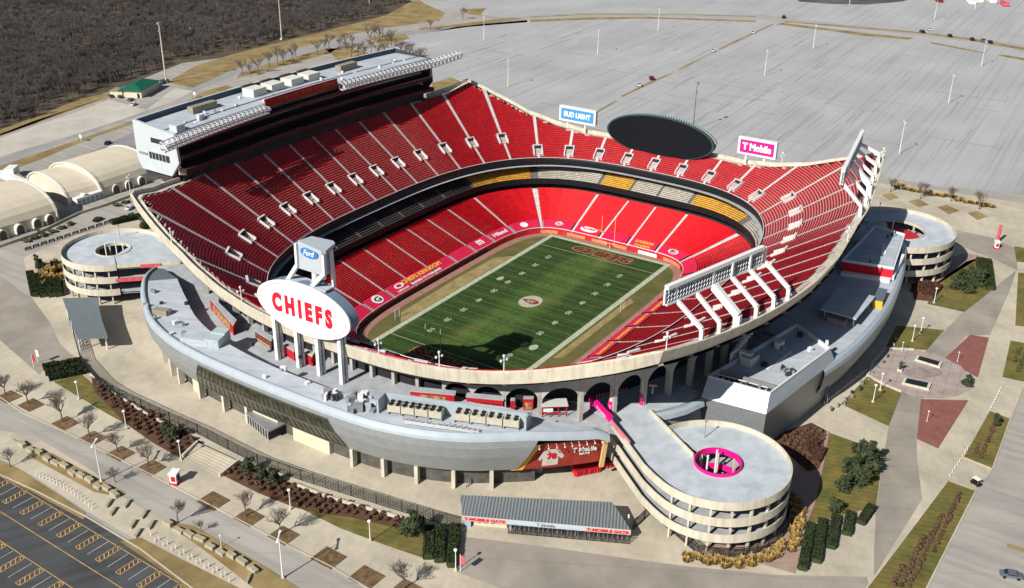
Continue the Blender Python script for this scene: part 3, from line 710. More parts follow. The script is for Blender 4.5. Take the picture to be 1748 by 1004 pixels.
TW.add([(-104.2, 3.9, 49.5), (-104.2, -4.6, 49.5), (-104.0, -4.6, 56.3), (-104.0, 3.9, 56.3), (-102.2, 3.9, 49.5), (-102.2, -4.6, 49.5), (-102.2, -4.6, 56.3), (-102.2, 3.9, 56.3)], [(0, 1, 2, 3), (5, 4, 7, 6), (4, 0, 3, 7), (1, 5, 6, 2), (3, 2, 6, 7), (0, 4, 5, 1)])
twr = TW.build('upper_panel', mat('panel_silver', (.42, .46, .50), .5, .05, .6), SG)
v_ = MB(); v_.prism([at2(*q_, 57.2) for q_ in ((508, 411), (548, 429), (556, 428), (572, 415), (569, 411), (532, 403))], 56.3, 57.2); v_.build('visor', mat('visor_grey', (.42, .47, .51), .5), SG)
for y0, y1 in ((4.2, 8.4), (-4.9, .4)):
    MB().bar((-104.3, y0 if y0 > 0 else y0, 50.4), (-103.6, y1, 45.2), .8, 1.0).build('raking_leg', STEEL, SG)
    MB().bar((-104.3, y0, 50.2), (-104.2, y0, 56.2), .7, .9).build('side_post', STEEL, SG)
MB().bar((-102.0, -5.2, 56.2), (-101.6, -5.2, 46), .6, 1.0).build('side_post', STEEL, SG)
MB().tube((-102.5, .2, 45.5), (-102.5, .2, 49.3), .8).tube((-102.2, -2.2, 47.5), (-102.2, -2.2, 49.2), .9).build('service_pipe', WHITE, SG)
bl = [(-104.36, -.1+2.9*math.cos(2*math.pi*i/32), 54.6+1.35*math.sin(2*math.pi*i/32)) for i in range(32)]
bo = MB().add([(x-.02, y, z) for x, y, z in bl], [tuple(range(31, -1, -1))]).build('oval_badge', mat('badge_blue', (.03, .20, .50), .35), twr)
text('badge_lettering', 'Ford', (-104.42, -.1, 54.6), (0, -1, 0), (0, 0, 1), 3.7, 1.5, WHITE, bo, thick=.05, bold=.02, shear=.35)

# ------------------------------------------------------------------ oval video board and two billboards on the far rim
VB = thing('video_board', 'huge black oval video board leaning over the far rim', 'video board', (97, 2, 29))
def tilt(y, a, n=56):   # face leaning back: x and z of a point a along the short axis
    return a
cyb, czb, ab, bb = 1.0, 34.6, 23.6, 8.2
fo = lambda k, dx=0.0, n=64, dz=0: [(96.5+dx+bb*k*math.sin(2*math.pi*i/n)*.06, cyb+ab*k*math.cos(2*math.pi*i/n), czb+dz+bb*k*math.sin(2*math.pi*i/n)) for i in range(n)]
m = MB(); m.add(fo(.97, -.05), [tuple(range(63, -1, -1))]); m.build('screen', mat('screen_black', (.006, .008, .012), .35), VB)
m = MB(); m.strip(fo(.97, -.05), fo(1.0, 0), True); m.strip(fo(1.0, 0), fo(1.0, 2.6), True); m.add(fo(1.0, 2.6), [tuple(range(64))]); m.build('housing', mat('housing_dark', (.03, .06, .065), .5), VB)
lt = MB()
for i in range(3, 62):
    a = math.pi*(i/64.0); y = cyb+ab*1.02*math.cos(a); z = czb+bb*1.03*math.sin(a); lt.rbox(98.2, y, z-.1, 1.2, .7, .35)
lt.build('roof_trim', mat('pale_trim', (.30, .38, .38), .5), VB)
for y in (-14, -5, 5, 14): MB().tube((99.5, y, 19.6), (99.5, y, 33), .6).build('support_post', DARK, VB)
def billboard(y0, y1, zb, zt_, colr, s, label, grp, lw, lh, tcol):
    t = thing('billboard', label, 'billboard', (97.5, (y0+y1)/2, 28), group=grp); x = 96.8; h = zt_-zb
    P = MB().box(x, y1, zb, x+1.7, y0, zt_) if y0 > y1 else MB().box(x, y0, zb, x+1.7, y1, zt_)
    P.build('cabinet', WHITE, t); a, b = max(y0, y1), min(y0, y1)
    f = MB().box(x-.06, b+.9, zb+.8, x-.01, a-.9, zt_-.8).build('sign_panel', colr, t)
    text('billboard_lettering', s, (x-.08, (a+b)/2, (zb+zt_)/2), (0, -1, 0), (0, 0, 1), lw, lh, tcol, f, thick=.05, bold=.06)
    for y in (b+(a-b)*.30, b+(a-b)*.78): MB().tube((x+1, y, 26), (x+1, y, zb), .45).build('support_post', WHITE, t)
    return t
billboard(30.3, 47.7, 34.0, 40.3, BLUE, 'BUD LIGHT', 'white framed billboard reading BUD LIGHT on blue, left of the black video board', 'billboards on the far rim', 12.8, 2.3, WHITE)
tb_ = billboard(-47.5, -32.2, 34.2, 40.8, MAG, 'T Mobile', 'white framed billboard reading T Mobile on magenta, right of the black video board', 'billboards on the far rim', 11.6, 2.9, WHITE)
vb = thing('rooftop_plant', 'clutter of pale rooftop machinery behind the far rim between video board and magenta billboard', 'rooftop plant', (101, -30, 27))
for i in range(22):
    y = -24-R.uniform(0, 20); x = R.uniform(99.5, 103); MB().rbox(x, y, 26.5, R.uniform(.8, 2), R.uniform(.8, 2.2), R.uniform(1.2, 3.6), R.random()).build('machine_unit', R.choice([STEEL, GREYM, ROOFM]), vb)

# ------------------------------------------------------------------ curved building with metal facade, near side
CB = thing('curved_building', 'long curved grey metal clad building with a glass strip round the near bowl side', 'building', (-115, 0, GZ))
EDGE = [(-84.2, 86.1), (-89.5, 82.8), (-95.6, 77.2), (-101.5, 70.2), (-106.5, 63), (-111.0, 55.5), (-114.2, 47.4), (-116.6, 38.0), (-117.9, 27.5), (-118.5, 17), (-118.8, 6.5), (-118.8, -4), (-118.6, -15), (-118.0, -25.5), (-116.6, -34.0), (-113.8, -42.9), (-109.6, -51.3), (-104.0, -58.9), (-97.9, -66.2), (-92.5, -71.6), (-87.2, -76.3)]
def smooth(P, n):
    out = []
    for i in range(len(P)-1):
        p0 = P[max(0, i-1)]; p1 = P[i]; p2 = P[i+1]; p3 = P[min(len(P)-1, i+2)]
        for j in range(n):
            t = j/n; out.append(tuple(.5*((2*p1[k])+(-p0[k]+p2[k])*t+(2*p0[k]-5*p1[k]+4*p2[k]-p3[k])*t*t+(-p0[k]+3*p1[k]-3*p2[k]+p3[k])*t**3) for k in range(2)))
    return out+[P[-1]]
EP = smooth(EDGE, 4); NE = len(EP)
EN = []
for i in range(NE):
    a = EP[max(0, i-1)]; b = EP[min(NE-1, i+1)]; d = Vector((b[0]-a[0], b[1]-a[1])).normalized(); EN.append((d.y, -d.x))
if EN[NE//2][0] > 0: EN = [(-a, -b) for a, b in EN]
def eo(i, d, z): return (EP[i][0]+EN[i][0]*d, EP[i][1]+EN[i][1]*d, z)
def eo_at(f, d, z):
    i = min(NE-2, int(f)); t = f-i; a = eo(i, d, z); b = eo(i+1, d, z); return tuple(a[k]+(b[k]-a[k])*t for k in range(3))
RW = [2.0, 5.5, 9.0, 10.2, 10.8, 10.8, 10.2, 9.4, 8.3, 7.4, 6.9, 6.8, 6.9, 8.5, 12, 14, 14.5, 12, 6, 3.0, 1.5]
rw = lambda i: float(np.interp(i/4.0, range(21), RW))
RZ = 23.5
def zroof(i): return float(np.interp(i, [0, 8, 70, 78, NE-1], [21.2, RZ, RZ, 22.0, 20.6]))
m = MB(); m.strip([eo(i, 0, zroof(i)) for i in range(NE)], [eo(i, -rw(i), zroof(i)) for i in range(NE)]); m.strip([eo(i, -rw(i), zroof(i)) for i in range(NE)], [eo(i, -rw(i), DZ-.2) for i in range(NE)])
m.build('roof', ROOFM, CB)
m = MB(); LIP = [(0, 0), (0, .55), (.25, .75), (.7, .72), (1.15, .35), (1.45, -.35), (1.6, -1.1)]
for (d0, z0), (d1, z1) in zip(LIP[:-1], LIP[1:]): m.strip([eo(i, d1, zroof(i)+z1) for i in range(NE)], [eo(i, d0, zroof(i)+z0) for i in range(NE)])
m.build('parapet', PANELW, CB, smooth=True)
IE = 70                                        # facade stops here, mural beyond
FAC = [(1.6, -1.1), (1.55, -3.0), (.9, -6.0), (-.5, -9.0), (-1.6, -11.2), (-2.3, -11.6), (-4.0, -11.6)]
m = MB(); 
ci = lambda z: int(z)
def fend(j, zoff):                             # slanted end of the cladding
    return 70.9+(zoff+1.1)*.19
for (d0, z0), (d1, z1) in zip(FAC[:-1], FAC[1:]):
    I0 = list(range(0, 66)); 
    A = [eo(i, d1, zroof(i)+z1) for i in I0]+[eo_at(fend(0, z1), d1, zroof(68)+z1)]; B = [eo(i, d0, zroof(i)+z0) for i in I0]+[eo_at(fend(0, z0), d0, zroof(68)+z0)]
    m.strip(A, B)
m.build('facade', PANEL, CB, smooth=True)
m = MB(); m.strip([eo(i, -.3, zroof(i)+.08) for i in range(0, 9)], [eo(i, -rw(i)+.2, zroof(i)+.08) for i in range(0, 9)]); m.build('tip_roof', mat('tip_grey', (.13, .17, .18), .5), CB)
m = MB(); m.strip([eo(i, -4.0, 11.9) for i in range(4, 72)], [eo(i, -4.0, GZ) for i in range(4, 72)]); m.strip([eo(i, -8.0, 11.95) for i in range(4, 72)], [eo(i, -2.3, 11.95) for i in range(4, 72)]); m.build('undercroft_wall', mat('undercroft_grey', (.09, .085, .075), .9, .3, .4), CB)
WALLC = mat('cream_wall', (.62, .56, .42), .8, .08, .5)
for a, b in ((11.5, 17), (19, 21.5), (27.5, 29), (37.5, 41), (43, 47.5)):
    n = 6; P = [a+(b-a)*j/n for j in range(n+1)]; m = MB(); m.strip([eo_at(p, -2.75, 11.85) for p in P], [eo_at(p, -2.75, GZ) for p in P]); m.strip([eo_at(b, -2.75, 11.85), eo_at(b, -4.1, 11.85)], [eo_at(b, -2.75, GZ), eo_at(b, -4.1, GZ)]); m.build('ground_floor_wall', WALLC, CB)
for f in (7, 11, 14.5, 18, 22.5, 25, 29.5, 33.5, 37, 50.5, 54.5, 58.5, 62.5, 66.5):
    p = eo_at(f, -2.2, GZ); i = int(f); MB().rbox(p[0], p[1], GZ, 1.5, .9, 5.1, math.atan2(EN[i][1], EN[i][0])).build('ground_column', CREAM, CB)
# glass strip, set proud of the cladding
def facpt(f, z, off=.12):
    i = int(f); zz = z-zroof(min(NE-1, i)); ds = float(np.interp(-zz, [1.1, 3.0, 6.0, 9.4, 12.6], [1.6, 1.55, .9, -.6, -1.9])); return eo_at(f, ds+off, z)
F0, F1T, F1B = 31.9, 49.0, 50.2
GL = mat('bronze_glass', (.04, .04, .022), .22, .6, .5, spec=.8, detail=2)
wr = MB(); rows = [21.3, 19.2, 17.2, 16.7, 14.6, 12.6]
def fx(u, z): r = (21.3-z)/8.7; f1 = F1T+(F1B-F1T)*r; f0 = F0-1.9*r; return f0+(f1-f0)*u
for z0, z1 in zip(rows[:-1], rows[1:]):
    U = [j/40 for j in range(41)]; wr.strip([facpt(fx(u, z1), z1) for u in U], [facpt(fx(u, z0), z0) for u in U])
gs = wr.build('window_strip', GL, CB)
mu = MB()
for j in range(0, 29):
    u = j/28
    for z0, z1 in zip(rows[:-1], rows[1:]): mu.bar(facpt(fx(u, z0), z0, .2), facpt(fx(u, z1), z1, .2), .11)
for z in (21.3, 17.2, 16.7, 12.6):
    for j in range(24): mu.bar(facpt(fx(j/24, z), z, .2), facpt(fx((j+1)/24, z), z, .2), .2)
mu.build('window_frame', mat('bronze_frame', (.10, .10, .09), .5), gs)
# mural recessed below the parapet at the right end
mm = MB(); J = [66.5+j*.9 for j in range(15)]
mtop = lambda f: 18.4+(f-66)*.0; 
Jb = [69.2+j*(79.6-69.2)/14 for j in range(15)]; Jt = [70.9+j*(79.6-70.9)/14 for j in range(15)]
mm.strip([eo_at(min(f, NE-1.01), -2.0, 12.0) for f in Jb], [eo_at(min(f, NE-1.01), -.4, 19.9) for f in Jt])
mural = mm.build('mural', mat('mural_red', (.22, .02, .018), .6, .0, .35, col2=(.42, .05, .03)), CB)
gd = MB(); gd.add([eo_at(68.4, -1.8, 11.9), eo_at(69.6, -1.85, 11.9), eo_at(71.4, -.2, 20.0), eo_at(70.8, -.2, 20.0)], [(0, 1, 2, 3)]); gd.build('mural_border', GOLDT, mural)
def on_mural(f, z, off): 
    r = (z-12.0)/7.9; a = eo_at(f, -2.0+1.6*r+off, z); return a
u = Vector(on_mural(77, 14, 0))-Vector(on_mural(73, 14, 0)); u.z = 0; u.normalize(); nn = Vector((u.y, -u.x, 0)); 
if nn.x > 0: nn = -nn
vv = (Vector(on_mural(75, 17, 0))-Vector(on_mural(75, 12, 0))).normalized()
text('mural_lettering', 'T Mobile', Vector(on_mural(76.9, 16.9, .12)), u, vv, 6.0, 1.5, WHITE, mural, thick=.08, bold=.03)
text('mural_lettering', 'GATE', Vector(on_mural(76.9, 15.5, .12)), u, vv, 2.6, .55, WHITE, mural, thick=.08, bold=.03)
jr = MB(); c0 = Vector(on_mural(72.6, 15.2, .1)); sh = [(-2.2, -2.4), (1.7, -2.4), (1.7, .4), (2.5, -.6), (3.2, .1), (1.9, 2.4), (.5, 2.9), (-.7, 2.9), (-2.1, 2.4), (-3.3, .1), (-2.6, -.6), (-2.2, .4)]
jr.add([c0+u*a+vv*b for a, b in sh], [tuple(range(len(sh)))]); jr.build('painted_jersey', mat('jersey_white', (.66, .60, .56), .7, .15, 1.2), mural)
text('mural_number', '78', c0+vv*.7+nn*.1, u, vv, 2.3, 2.0, REDT, mural, thick=.06, bold=.04)
MB().bar(eo_at(79.4, -1.2, 11.0), eo_at(79.4, .9, 20.6), 1.1, .6).build('gold_fin', mat('gold_fin', (.70, .50, .22), .6), CB)
fl_ = MB()
for j in range(9): a = Vector(eo_at(71+j*.95, 0.6, 20.4)); b = Vector(eo_at(71+j*.95, 1.7, 20.1)); fl_.bar(a, b, .09); fl_.rbox(b.x, b.y, b.z-.3, .32, .32, .25)
fl_.build('mural_lights', STEEL, CB)
MB().add([eo_at(70, .6, 20.3), eo_at(79, .6, 20.3), eo_at(79, -3.8, 20.3), eo_at(70, -3.8, 20.3)], [(3, 2, 1, 0)]).build('mural_soffit', DARK, CB)
# rooftop plant of the curved building
def runit(px, py, lx, ly, h, rot, m, z=RZ, par=CB, nm='roof_unit'):
    p = at(px, py, z); return MB().rbox(p[0], p[1], z, lx, ly, h, rot).build(nm, m, par)
A0 = -1.25
runit(340, 583, 8.5, 4.6, 1.7, A0, ROOFM); runit(368, 588, 4.2, 4.2, 2.4, A0, mat('chiller', (.42, .50, .53), .5, .2, 2)); runit(378, 580, 4.0, 3.0, 2.8, A0, mat('chiller', (0, 0, 0)))
runit(320, 575, 3.0, 1.2, 1.5, A0, GREYM); runit(276, 536, 4.5, 2.2, 1.6, A0, mat('tan_unit', (0, 0, 0))); runit(286, 536, 2.0, 1.8, 1.5, A0, GREYM)
for px, py in ((276, 519), (250, 524), (265, 545), (300, 553), (313, 556), (293, 571), (262, 500), (318, 520), (430, 590), (480, 633), (484, 631), (452, 645), (512, 612), (525, 655), (572, 672)):
    runit(px, py, R.uniform(.7, 1.6), R.uniform(.5, 1.1), R.uniform(.5, 1.3), R.uniform(-1.5, 0), R.choice([GREYM, STEEL, DARK]))
for k in range(16): runit(563+R.uniform(-8, 12), 676+R.uniform(-6, 7), R.uniform(.6, 1.8), R.uniform(.5, 1.2), R.uniform(.5, 1.8), R.uniform(-1.6, 1), R.choice([GREYM, DARK, STEEL]))
for k in range(26): runit(610+R.uniform(-16, 30), 690+R.uniform(-12, 14), R.uniform(.8, 2.6), R.uniform(.6, 1.5), R.uniform(.6, 2.2), R.uniform(-1.6, 1), R.choice([GREYM, STEEL, ROOFM, GREYM, DARK]))
# screened chillers
SCW = mat('screen_wall', (.36, .42, .46), .5, .05, .6)
def rwall(p, q, z0, z1, t, m, nm='screen_wall'):
    a = Vector((*at2(*p, z0), 0)); b = Vector((*at2(*q, z0), 0)); d = (b-a).normalized(); n = Vector((-d.y, d.x, 0))*t/2
    return MB().prism([tuple((a+n).xy), tuple((b+n).xy), tuple((b-n).xy), tuple((a-n).xy)], z0, z1).build(nm, m, CB)
rwall((657, 692), (905, 730), RZ, 27.3, .5, SCW); rwall((645, 706), (657, 693), RZ, 27.3, .5, SCW); rwall((905, 731), (896, 744), RZ-1, 27.3, .5, SCW)
CHB = mat('chiller_tan', (.50, .47, .38), .6, .1, 1.0)
for (x0, y0), (x1, y1) in (((664, 703), (757, 716)), ((776, 717), (888, 731))):
    a = Vector((*at2(x0, y0, RZ), 0)); b = Vector((*at2(x1, y1, RZ), 0)); d = (b-a).normalized(); n = Vector((-d.y, d.x, 0)); L = (b-a).length
    for k in range(4):
        c = a+d*(L*(k+.5)/4); r = math.atan2(d.y, d.x); o_ = MB().rbox(c.x, c.y, RZ+.8, L/4-.25, 2.6, 1.8, r).build('chiller_unit', CHB, CB)
        for q in range(2):
            for j in (-1, 1):
                cc = c+d*((q-.5)*L/8)+n*(j*.65); MB().tube((cc.x, cc.y, RZ+2.6), (cc.x, cc.y, RZ+2.95), .52, n=10).build('fan', BLACK, o_)
        for q in (-1, 1): cc = c+d*(q*L/9); MB().rbox(cc.x, cc.y, RZ, .3, 2.3, .8, r).build('stand', GREYM, o_)
pp = MB()
for k in range(3): a = at(690, 718+k*2, RZ+.5); b = at(818, 737+k*1.5, RZ+.5); pp.tube(a, b, .16, n=6)
for k in range(14): t = k/13; p = at(690+128*t, 719+18*t, RZ); pp.rbox(p[0], p[1], RZ, .3, .3, R.uniform(.5, 1.3), .4)
pp.build('pipe_run', GREYM, CB)
# small metal shed in front of the glass strip
sh = thing('entrance_shed', 'small low shed with a grey ribbed roof under the glass strip of the curved building', 'shed', at(450, 715))
a, b, c, d = [at(*p, 10.2) for p in ((419, 705), (448, 694), (492, 721), (458, 737))]
MB().prism([a[:2], b[:2], c[:2], d[:2]], 9.9, 10.3).build('roof', GREYM, sh)
cx_, cy_ = (a[0]+c[0])/2, (a[1]+c[1])/2
MB().prism([(cx_+(p[0]-cx_)*.86, cy_+(p[1]-cy_)*.86) for p in (a, b, c, d)], GZ, 9.9).build('walls', DARK, sh)
for t in np.linspace(.05, .95, 9): MB().rbox(a[0]+(d[0]-a[0])*t, a[1]+(d[1]-a[1])*t, GZ, .12, .12, 2.9).build('post', STEEL, sh)
# ------------------------------------------------------------------ spiral ramps
RAMPM = mat('ramp_slab', (.52, .575, .625), .8, .09, .2, extra=both(streaks(.3, .3, .3, .84), lines(1.0, 5.0, .02, .86)))
def spiral_ramp(c, Ro, Ri, arm, a0, a1, label, hole_mat=None, nlev=3, ztop=19.8, step=4.3):
    t = thing('spiral_ramp', label, 'ramp', (c[0], c[1], GZ), group='spiral pedestrian ramps round the stadium')
    P = lambda r, a: (c[0]+r*math.cos(math.radians(a)), c[1]+r*math.sin(math.radians(a)))
    n = 72; arc = [P(Ro, a0+(a1-a0)*i/n) for i in range(n+1)]
    # arm = [left far, left near..., right end at hole, right far]
    for L in range(nlev):
        z = ztop-L*step; sh = L*.25
        out = [arm[0]]+arm[1]+arc+[arm[2], arm[3]]
        m = MB()
        # slab: annulus sector plus arm
        ii = [P(Ri, a0+(a1-a0)*i/n) for i in range(n+1)]
        for zz, flip in ((z, 0), (z-.55, 1)):
            A = [(*p, zz) for p in arc]; B = [(*p, zz) for p in ii]
            m.strip(A, B) if not flip else m.strip(B, A)
            pl = [arm[0]]+arm[1]+[arc[0], ii[0]]+arm[4]+[arm[3]]
            m.add([(*p, zz) for p in pl], [tuple(range(len(pl)))] if not flip else [tuple(range(len(pl)-1, -1, -1))])
        m.build('ramp_slab', RAMPM if L == 0 else DECKM, t)
        w_ = MB(); path = [arm[0]]+arm[1]+arc
        def off(path, d):
            o_ = []
            for i, p in enumerate(path):
                a = path[max(0, i-1)]; b = path[min(len(path)-1, i+1)]; v = Vector((b[0]-a[0], b[1]-a[1])).normalized(); o_.append((p[0]+v.y*d, p[1]-v.x*d))
            return o_
        O = off(path, .25); 
        w_.strip([(*p, z-.8) for p in O], [(*p, z+1.35) for p in O]); w_.strip([(*p, z+1.35) for p in O], [(*p, z+1.35) for p in path]); w_.strip([(*p, z+1.35) for p in path], [(*p, z-.8) for p in path]); w_.strip([(*p, z-.8) for p in path], [(*p, z-.8) for p in O])
        w_.build('outer_parapet', CREAM, t)
        w_ = MB(); k = 48; h0 = [P(Ri, 360*i/k) for i in range(k)]; h1 = [P(Ri+.25, 360*i/k) for i in range(k)]; hh = .8 if hole_mat else .25
        w_.strip([(*p, z-.7) for p in h0], [(*p, z+hh) for p in h0], True); w_.strip([(*p, z+hh) for p in h0], [(*p, z+hh) for p in h1], True); w_.strip([(*p, z+hh) for p in h1], [(*p, z-.1) for p in h1], True)
        w_.build('inner_parapet', (hole_mat or CREAM) if L in (0, 1) else CREAM, t)
        if hole_mat and L == 0: t.children[-1].scale = (1, 1, 1)
        if L == 0:
            w_ = MB(); rp = [arm[3], arm[5]]; w_.bar((*rp[0], z+.45), (*rp[1], z+.45), .3, 1.2); w_.build('arm_parapet', CREAM, t)
    col = MB()
    for i in range(16):
        a = a0+(a1-a0)*(i+.4)/16; x, y = P(Ro-.9, a); MB().rbox(x, y, GZ, .7, .45, ztop-GZ-.5, math.radians(a)).build('column', CREAM, t)
    for i in range(8):
        x, y = P(Ri+.2, i*45+20); MB().rbox(x, y, GZ, .5, .5, ztop-GZ-.5, math.radians(i*45)).build('inner_column', CREAM, t)
    for k in range(4):
        x, y = P(Ri*.45, k*90+30)
        if k < 2: MB().tube((x, y, GZ), (x, y, ztop+2.2), .22, n=8).build('lamp_mast', WHITE, t)
    x, y = P((Ro+Ri)/2, 40); 
    lp = MB(); lp.tube((x, y, ztop), (x, y, ztop+4.5), .1, n=6).rbox(x, y, ztop+4.4, .5, .5, .35); lp.build('lamp_post', GREYM, t)
    return t, P
near_ramp, PN = spiral_ramp((-82.5, -102.2), 16.3, 5.2, [(-81.7, -74.6), [(-87.7, -81.8), (-93.7, -89.1), (-96.2, -93.2)], None, (-71.3, -79.4), [(-85.7, -98.1), (-83.6, -97.1)], (-83.3, -96.5)], 158, 428,
    'cream spiral ramp with a magenta ringed hole, nearest the camera', MAG)
left_ramp, PL = spiral_ramp((-80.5, 113.0), 15.8, 5.5, [(-64, 97), [(-70.5, 104), (-75.5, 108.5)], None, (-75, 86), [(-80, 107.6)], (-90.5, 101.2)], 30, -122,
    'cream spiral ramp with red banners, left of the rim corner and curved building', None) if False else (None, None)
# left ramp: sweep kept counter clockwise
left_ramp, PL = spiral_ramp((-80.5, 113.0), 15.8, 5.5, [(-62.5, 100.0), [(-66.0, 104.5), (-66.8, 106.5)], None, (-75.5, 86.0), [(-83.5, 108.4), (-88.9, 99.6)], (-89.5, 100.2)], -22, 236,
    'cream spiral ramp with red banners, left of the rim corner and curved building')
far_ramp, PF = spiral_ramp((89.2, -97.0), 19.6, 9.6, [(66, -78.0), [(66, -84), (69.5, -93)], None, (92, -70), [(83, -89.8), (86, -88)], (92, -78)], 170, 440,
    'cream spiral ramp with a wide red floored hole beyond the right building', None)
red_b = mat('pink_banner', (.62, .10, .12), .6, .25, .8)
def banner(P, a0, a1, z, par, R_=16.1, h=1.1):
    n = 10; A = [(*P(R_, a0+(a1-a0)*i/n), z) for i in range(n+1)]; B = [(p[0], p[1], z+h) for p in A]; MB().strip(A, B).build('banner', red_b, par)
MB().bar((-79.8, 90.2, 19.9), (-84.2, 94.6, 19.9), .7, 1.1).build('banner', red_b, left_ramp); MB().bar((-82, 92.6, 15.5), (-90, 100.6, 15.5), .8, 1.1).build('banner', red_b, left_ramp)
# red tables down in the far ramp's hole
for k in range(5):
    x, y = PF(6, 60+k*50); 
MB().lathe([(0, .1), (8.2, .1), (8.2, 0)], (89.2, -97.0, 17.5), 32).build('red_floor', REDP, far_ramp)
# fence round the foot of the near ramp
NETM = mat('black_mesh', (.02, .02, .022), .7)
def mesh_fence(name, label, pts, h, grp=None, cat='fence', post=3.0, rows=7, zb=GZ, m=NETM):
    t = thing(name, label, cat, (pts[0][0], pts[0][1], zb), group=grp)
    po = MB(); wi = MB()
    for a, b in zip(pts[:-1], pts[1:]):
        a = Vector((*a[:2], zb)); b = Vector((*b[:2], zb)); L = (b-a).length; n = max(1, int(L/post))
        for i in range(n): p = a.lerp(b, i/n); po.rbox(p.x, p.y, zb, .12, .12, h+.1)
        for r in range(rows+1): wi.bar(a+Vector((0, 0, .1+(h-.15)*r/rows)), b+Vector((0, 0, .1+(h-.15)*r/rows)), .07 if r not in (0, rows) else .12)
        k = max(1, int(L/.45))
        for i in range(k): p = a.lerp(b, (i+.5)/k); wi.bar(p+Vector((0, 0, .1)), p+Vector((0, 0, h)), .07)
    po.build('posts', m, t); wi.build('mesh_panels', m, t); return t
cpts = [PN(17.2, 160+i*11) for i in range(18)]
mesh_fence('metal_fence', 'black mesh fence curving round the foot of the near spiral ramp', [at2(1084, 838), at2(1102, 870)]+cpts[3:], 2.6, post=2.2)

# ------------------------------------------------------------------ building along the right side
RB = thing('side_building', 'angular grey clad building with sunlit front panel and roof plant along the right side', 'building', (0, -100, GZ))
T = [(-54.8, -87.4), (-54.0, -103.3), (-22.5, -108.2), (-13.5, -96.0)]; TZ = 25.0
M_ = [(-59.0, -87.6), (-57.4, -104.1), (-20.8, -109.6), (-9.5, -95.0)]; MZ = 20.8
B_ = [(-55.0, -86.6), (-53.0, -102.6), (-20.0, -107.8), (-9.5, -95.0)]
m = MB(); m.add([(*p, TZ-1.0) for p in T], [(3, 2, 1, 0)][::1]); m.f[-1] = (0, 1, 2, 3); m.build('main_roof', ROOFM, RB)
def face(A, za, B, zb, i, j, m, nm): return MB().add([(*B[i], zb), (*B[j], zb), (*A[j], za), (*A[i], za)], [(0, 1, 2, 3)]).build(nm, m, RB)
WP = mat('sunlit_cladding', (.50, .58, .67), .35, .03, .4, metal=.15)
face(T, TZ, M_, MZ, 0, 1, WP, 'front_panel'); face(T, TZ, M_, MZ, 1, 2, PANELW, 'side_panel'); face(M_, MZ, B_, GZ, 0, 1, PANEL, 'front_wall'); face(M_, MZ, B_, GZ, 1, 2, PANEL, 'side_wall')
face(T, TZ, M_, MZ, 2, 3, PANELW, 'rear_panel')
face(T, TZ, T, DZ, 3, 0, PANEL, 'inner_wall'); face(T, TZ, M_, GZ, 2, 3, PANEL, 'rear_wall')
for i, j in ((0, 1), (1, 2), (2, 3), (3, 0)):
    MB().bar((*T[i], TZ-.5), (*T[j], TZ-.5), .45, 1.15).build('roof_parapet', STEEL, RB)
# terrace plate set back behind the front edge
a, b = Vector(T[0]), Vector(T[1]); e = (Vector(T[3])-a).normalized(); 
MB().prism([tuple(a+e*3.8+(b-a)*.04), tuple(b+e*3.8-(b-a)*.04), tuple(b+e*4.3-(b-a)*.04), tuple(a+e*4.3+(b-a)*.04)], TZ-1, TZ+.2).build('terrace_wall', GREYM, RB)
MB().add([(*(a+e*.3), TZ-.98), (*(b+e*.3), TZ-.98), (*(b+e*3.8), TZ-.98), (*(a+e*3.8), TZ-.98)], [(0, 1, 2, 3)]).build('terrace_floor', DARK, RB)
for k in range(9): q = a+(b-a)*(.08+.1*k)+e*1.6; MB().rbox(q.x, q.y, TZ-1, R.uniform(.3, .9), R.uniform(.3, .8), R.uniform(.4, 1.5), R.random()).build('terrace_item', R.choice([GREYM, STEEL, DARK]), RB)
MB().bar((*(a+(b-a)*.08+e*1.9), TZ+.1), (*(b-(b-a)*.1+e*1.9), TZ+.1), .2).build('terrace_rail', STEEL, RB)
def ru(px, py, lx, ly, h, rot, m, z=TZ-1): return runit(px, py, lx, ly, h, rot, m, z, RB)
ru(1279, 621, 4.2, 3.0, 2.5, -.2, ROOFM); ru(1272, 618, 1.6, 3.2, 3.1, -.2, STEEL)
for k in range(7):
    p = at(1247+k*4.5, 618-k*5.2, TZ-1); pm_ = MB(); pm_.tube((p[0], p[1], TZ-4), (p[0], p[1], TZ+1.6+.2*k), .35, n=10).tube((p[0], p[1], TZ+1.6+.2*k), (p[0]+2.6, p[1]-1.0, TZ+2.2), .35, n=10); pm_.build('bent_duct', STEEL, RB)
for px, py, a_, b_, h in ((1330, 593, 2.8, 1.4, 1.8), (1326, 588, 1.4, 1.6, 1.6), (1336, 597, 1.2, 1.0, 1.0), (1365, 575, .8, 1.6, 1.2), (1383, 599, 1.2, 1.0, 1.1), (1411, 588, 1, .8, 1.1), (1303, 624, 1.8, .7, .9), (1308, 627, .7, .7, 1.2), (1335, 630, 2.0, .7, .8), (1339, 634, 2.0, .7, .8), (1352, 636, 1.0, 1.0, 1.1), (1345, 641, 1.4, .8, .9), (1298, 622, 1, 1, .9), (1354, 640, .6, .6, 1.3)):
    ru(px, py, a_, b_, h, R.uniform(-.6, .4), R.choice([GREYM, DARK, STEEL]))
q0 = at(1310, 630, TZ-.95); q1 = at(1352, 600, TZ-.95); MB().bar((q0[0], q0[1], TZ-.9), (q1[0], q1[1], TZ-.9), .5, .16).build('walkway_pad', WHITE, RB)
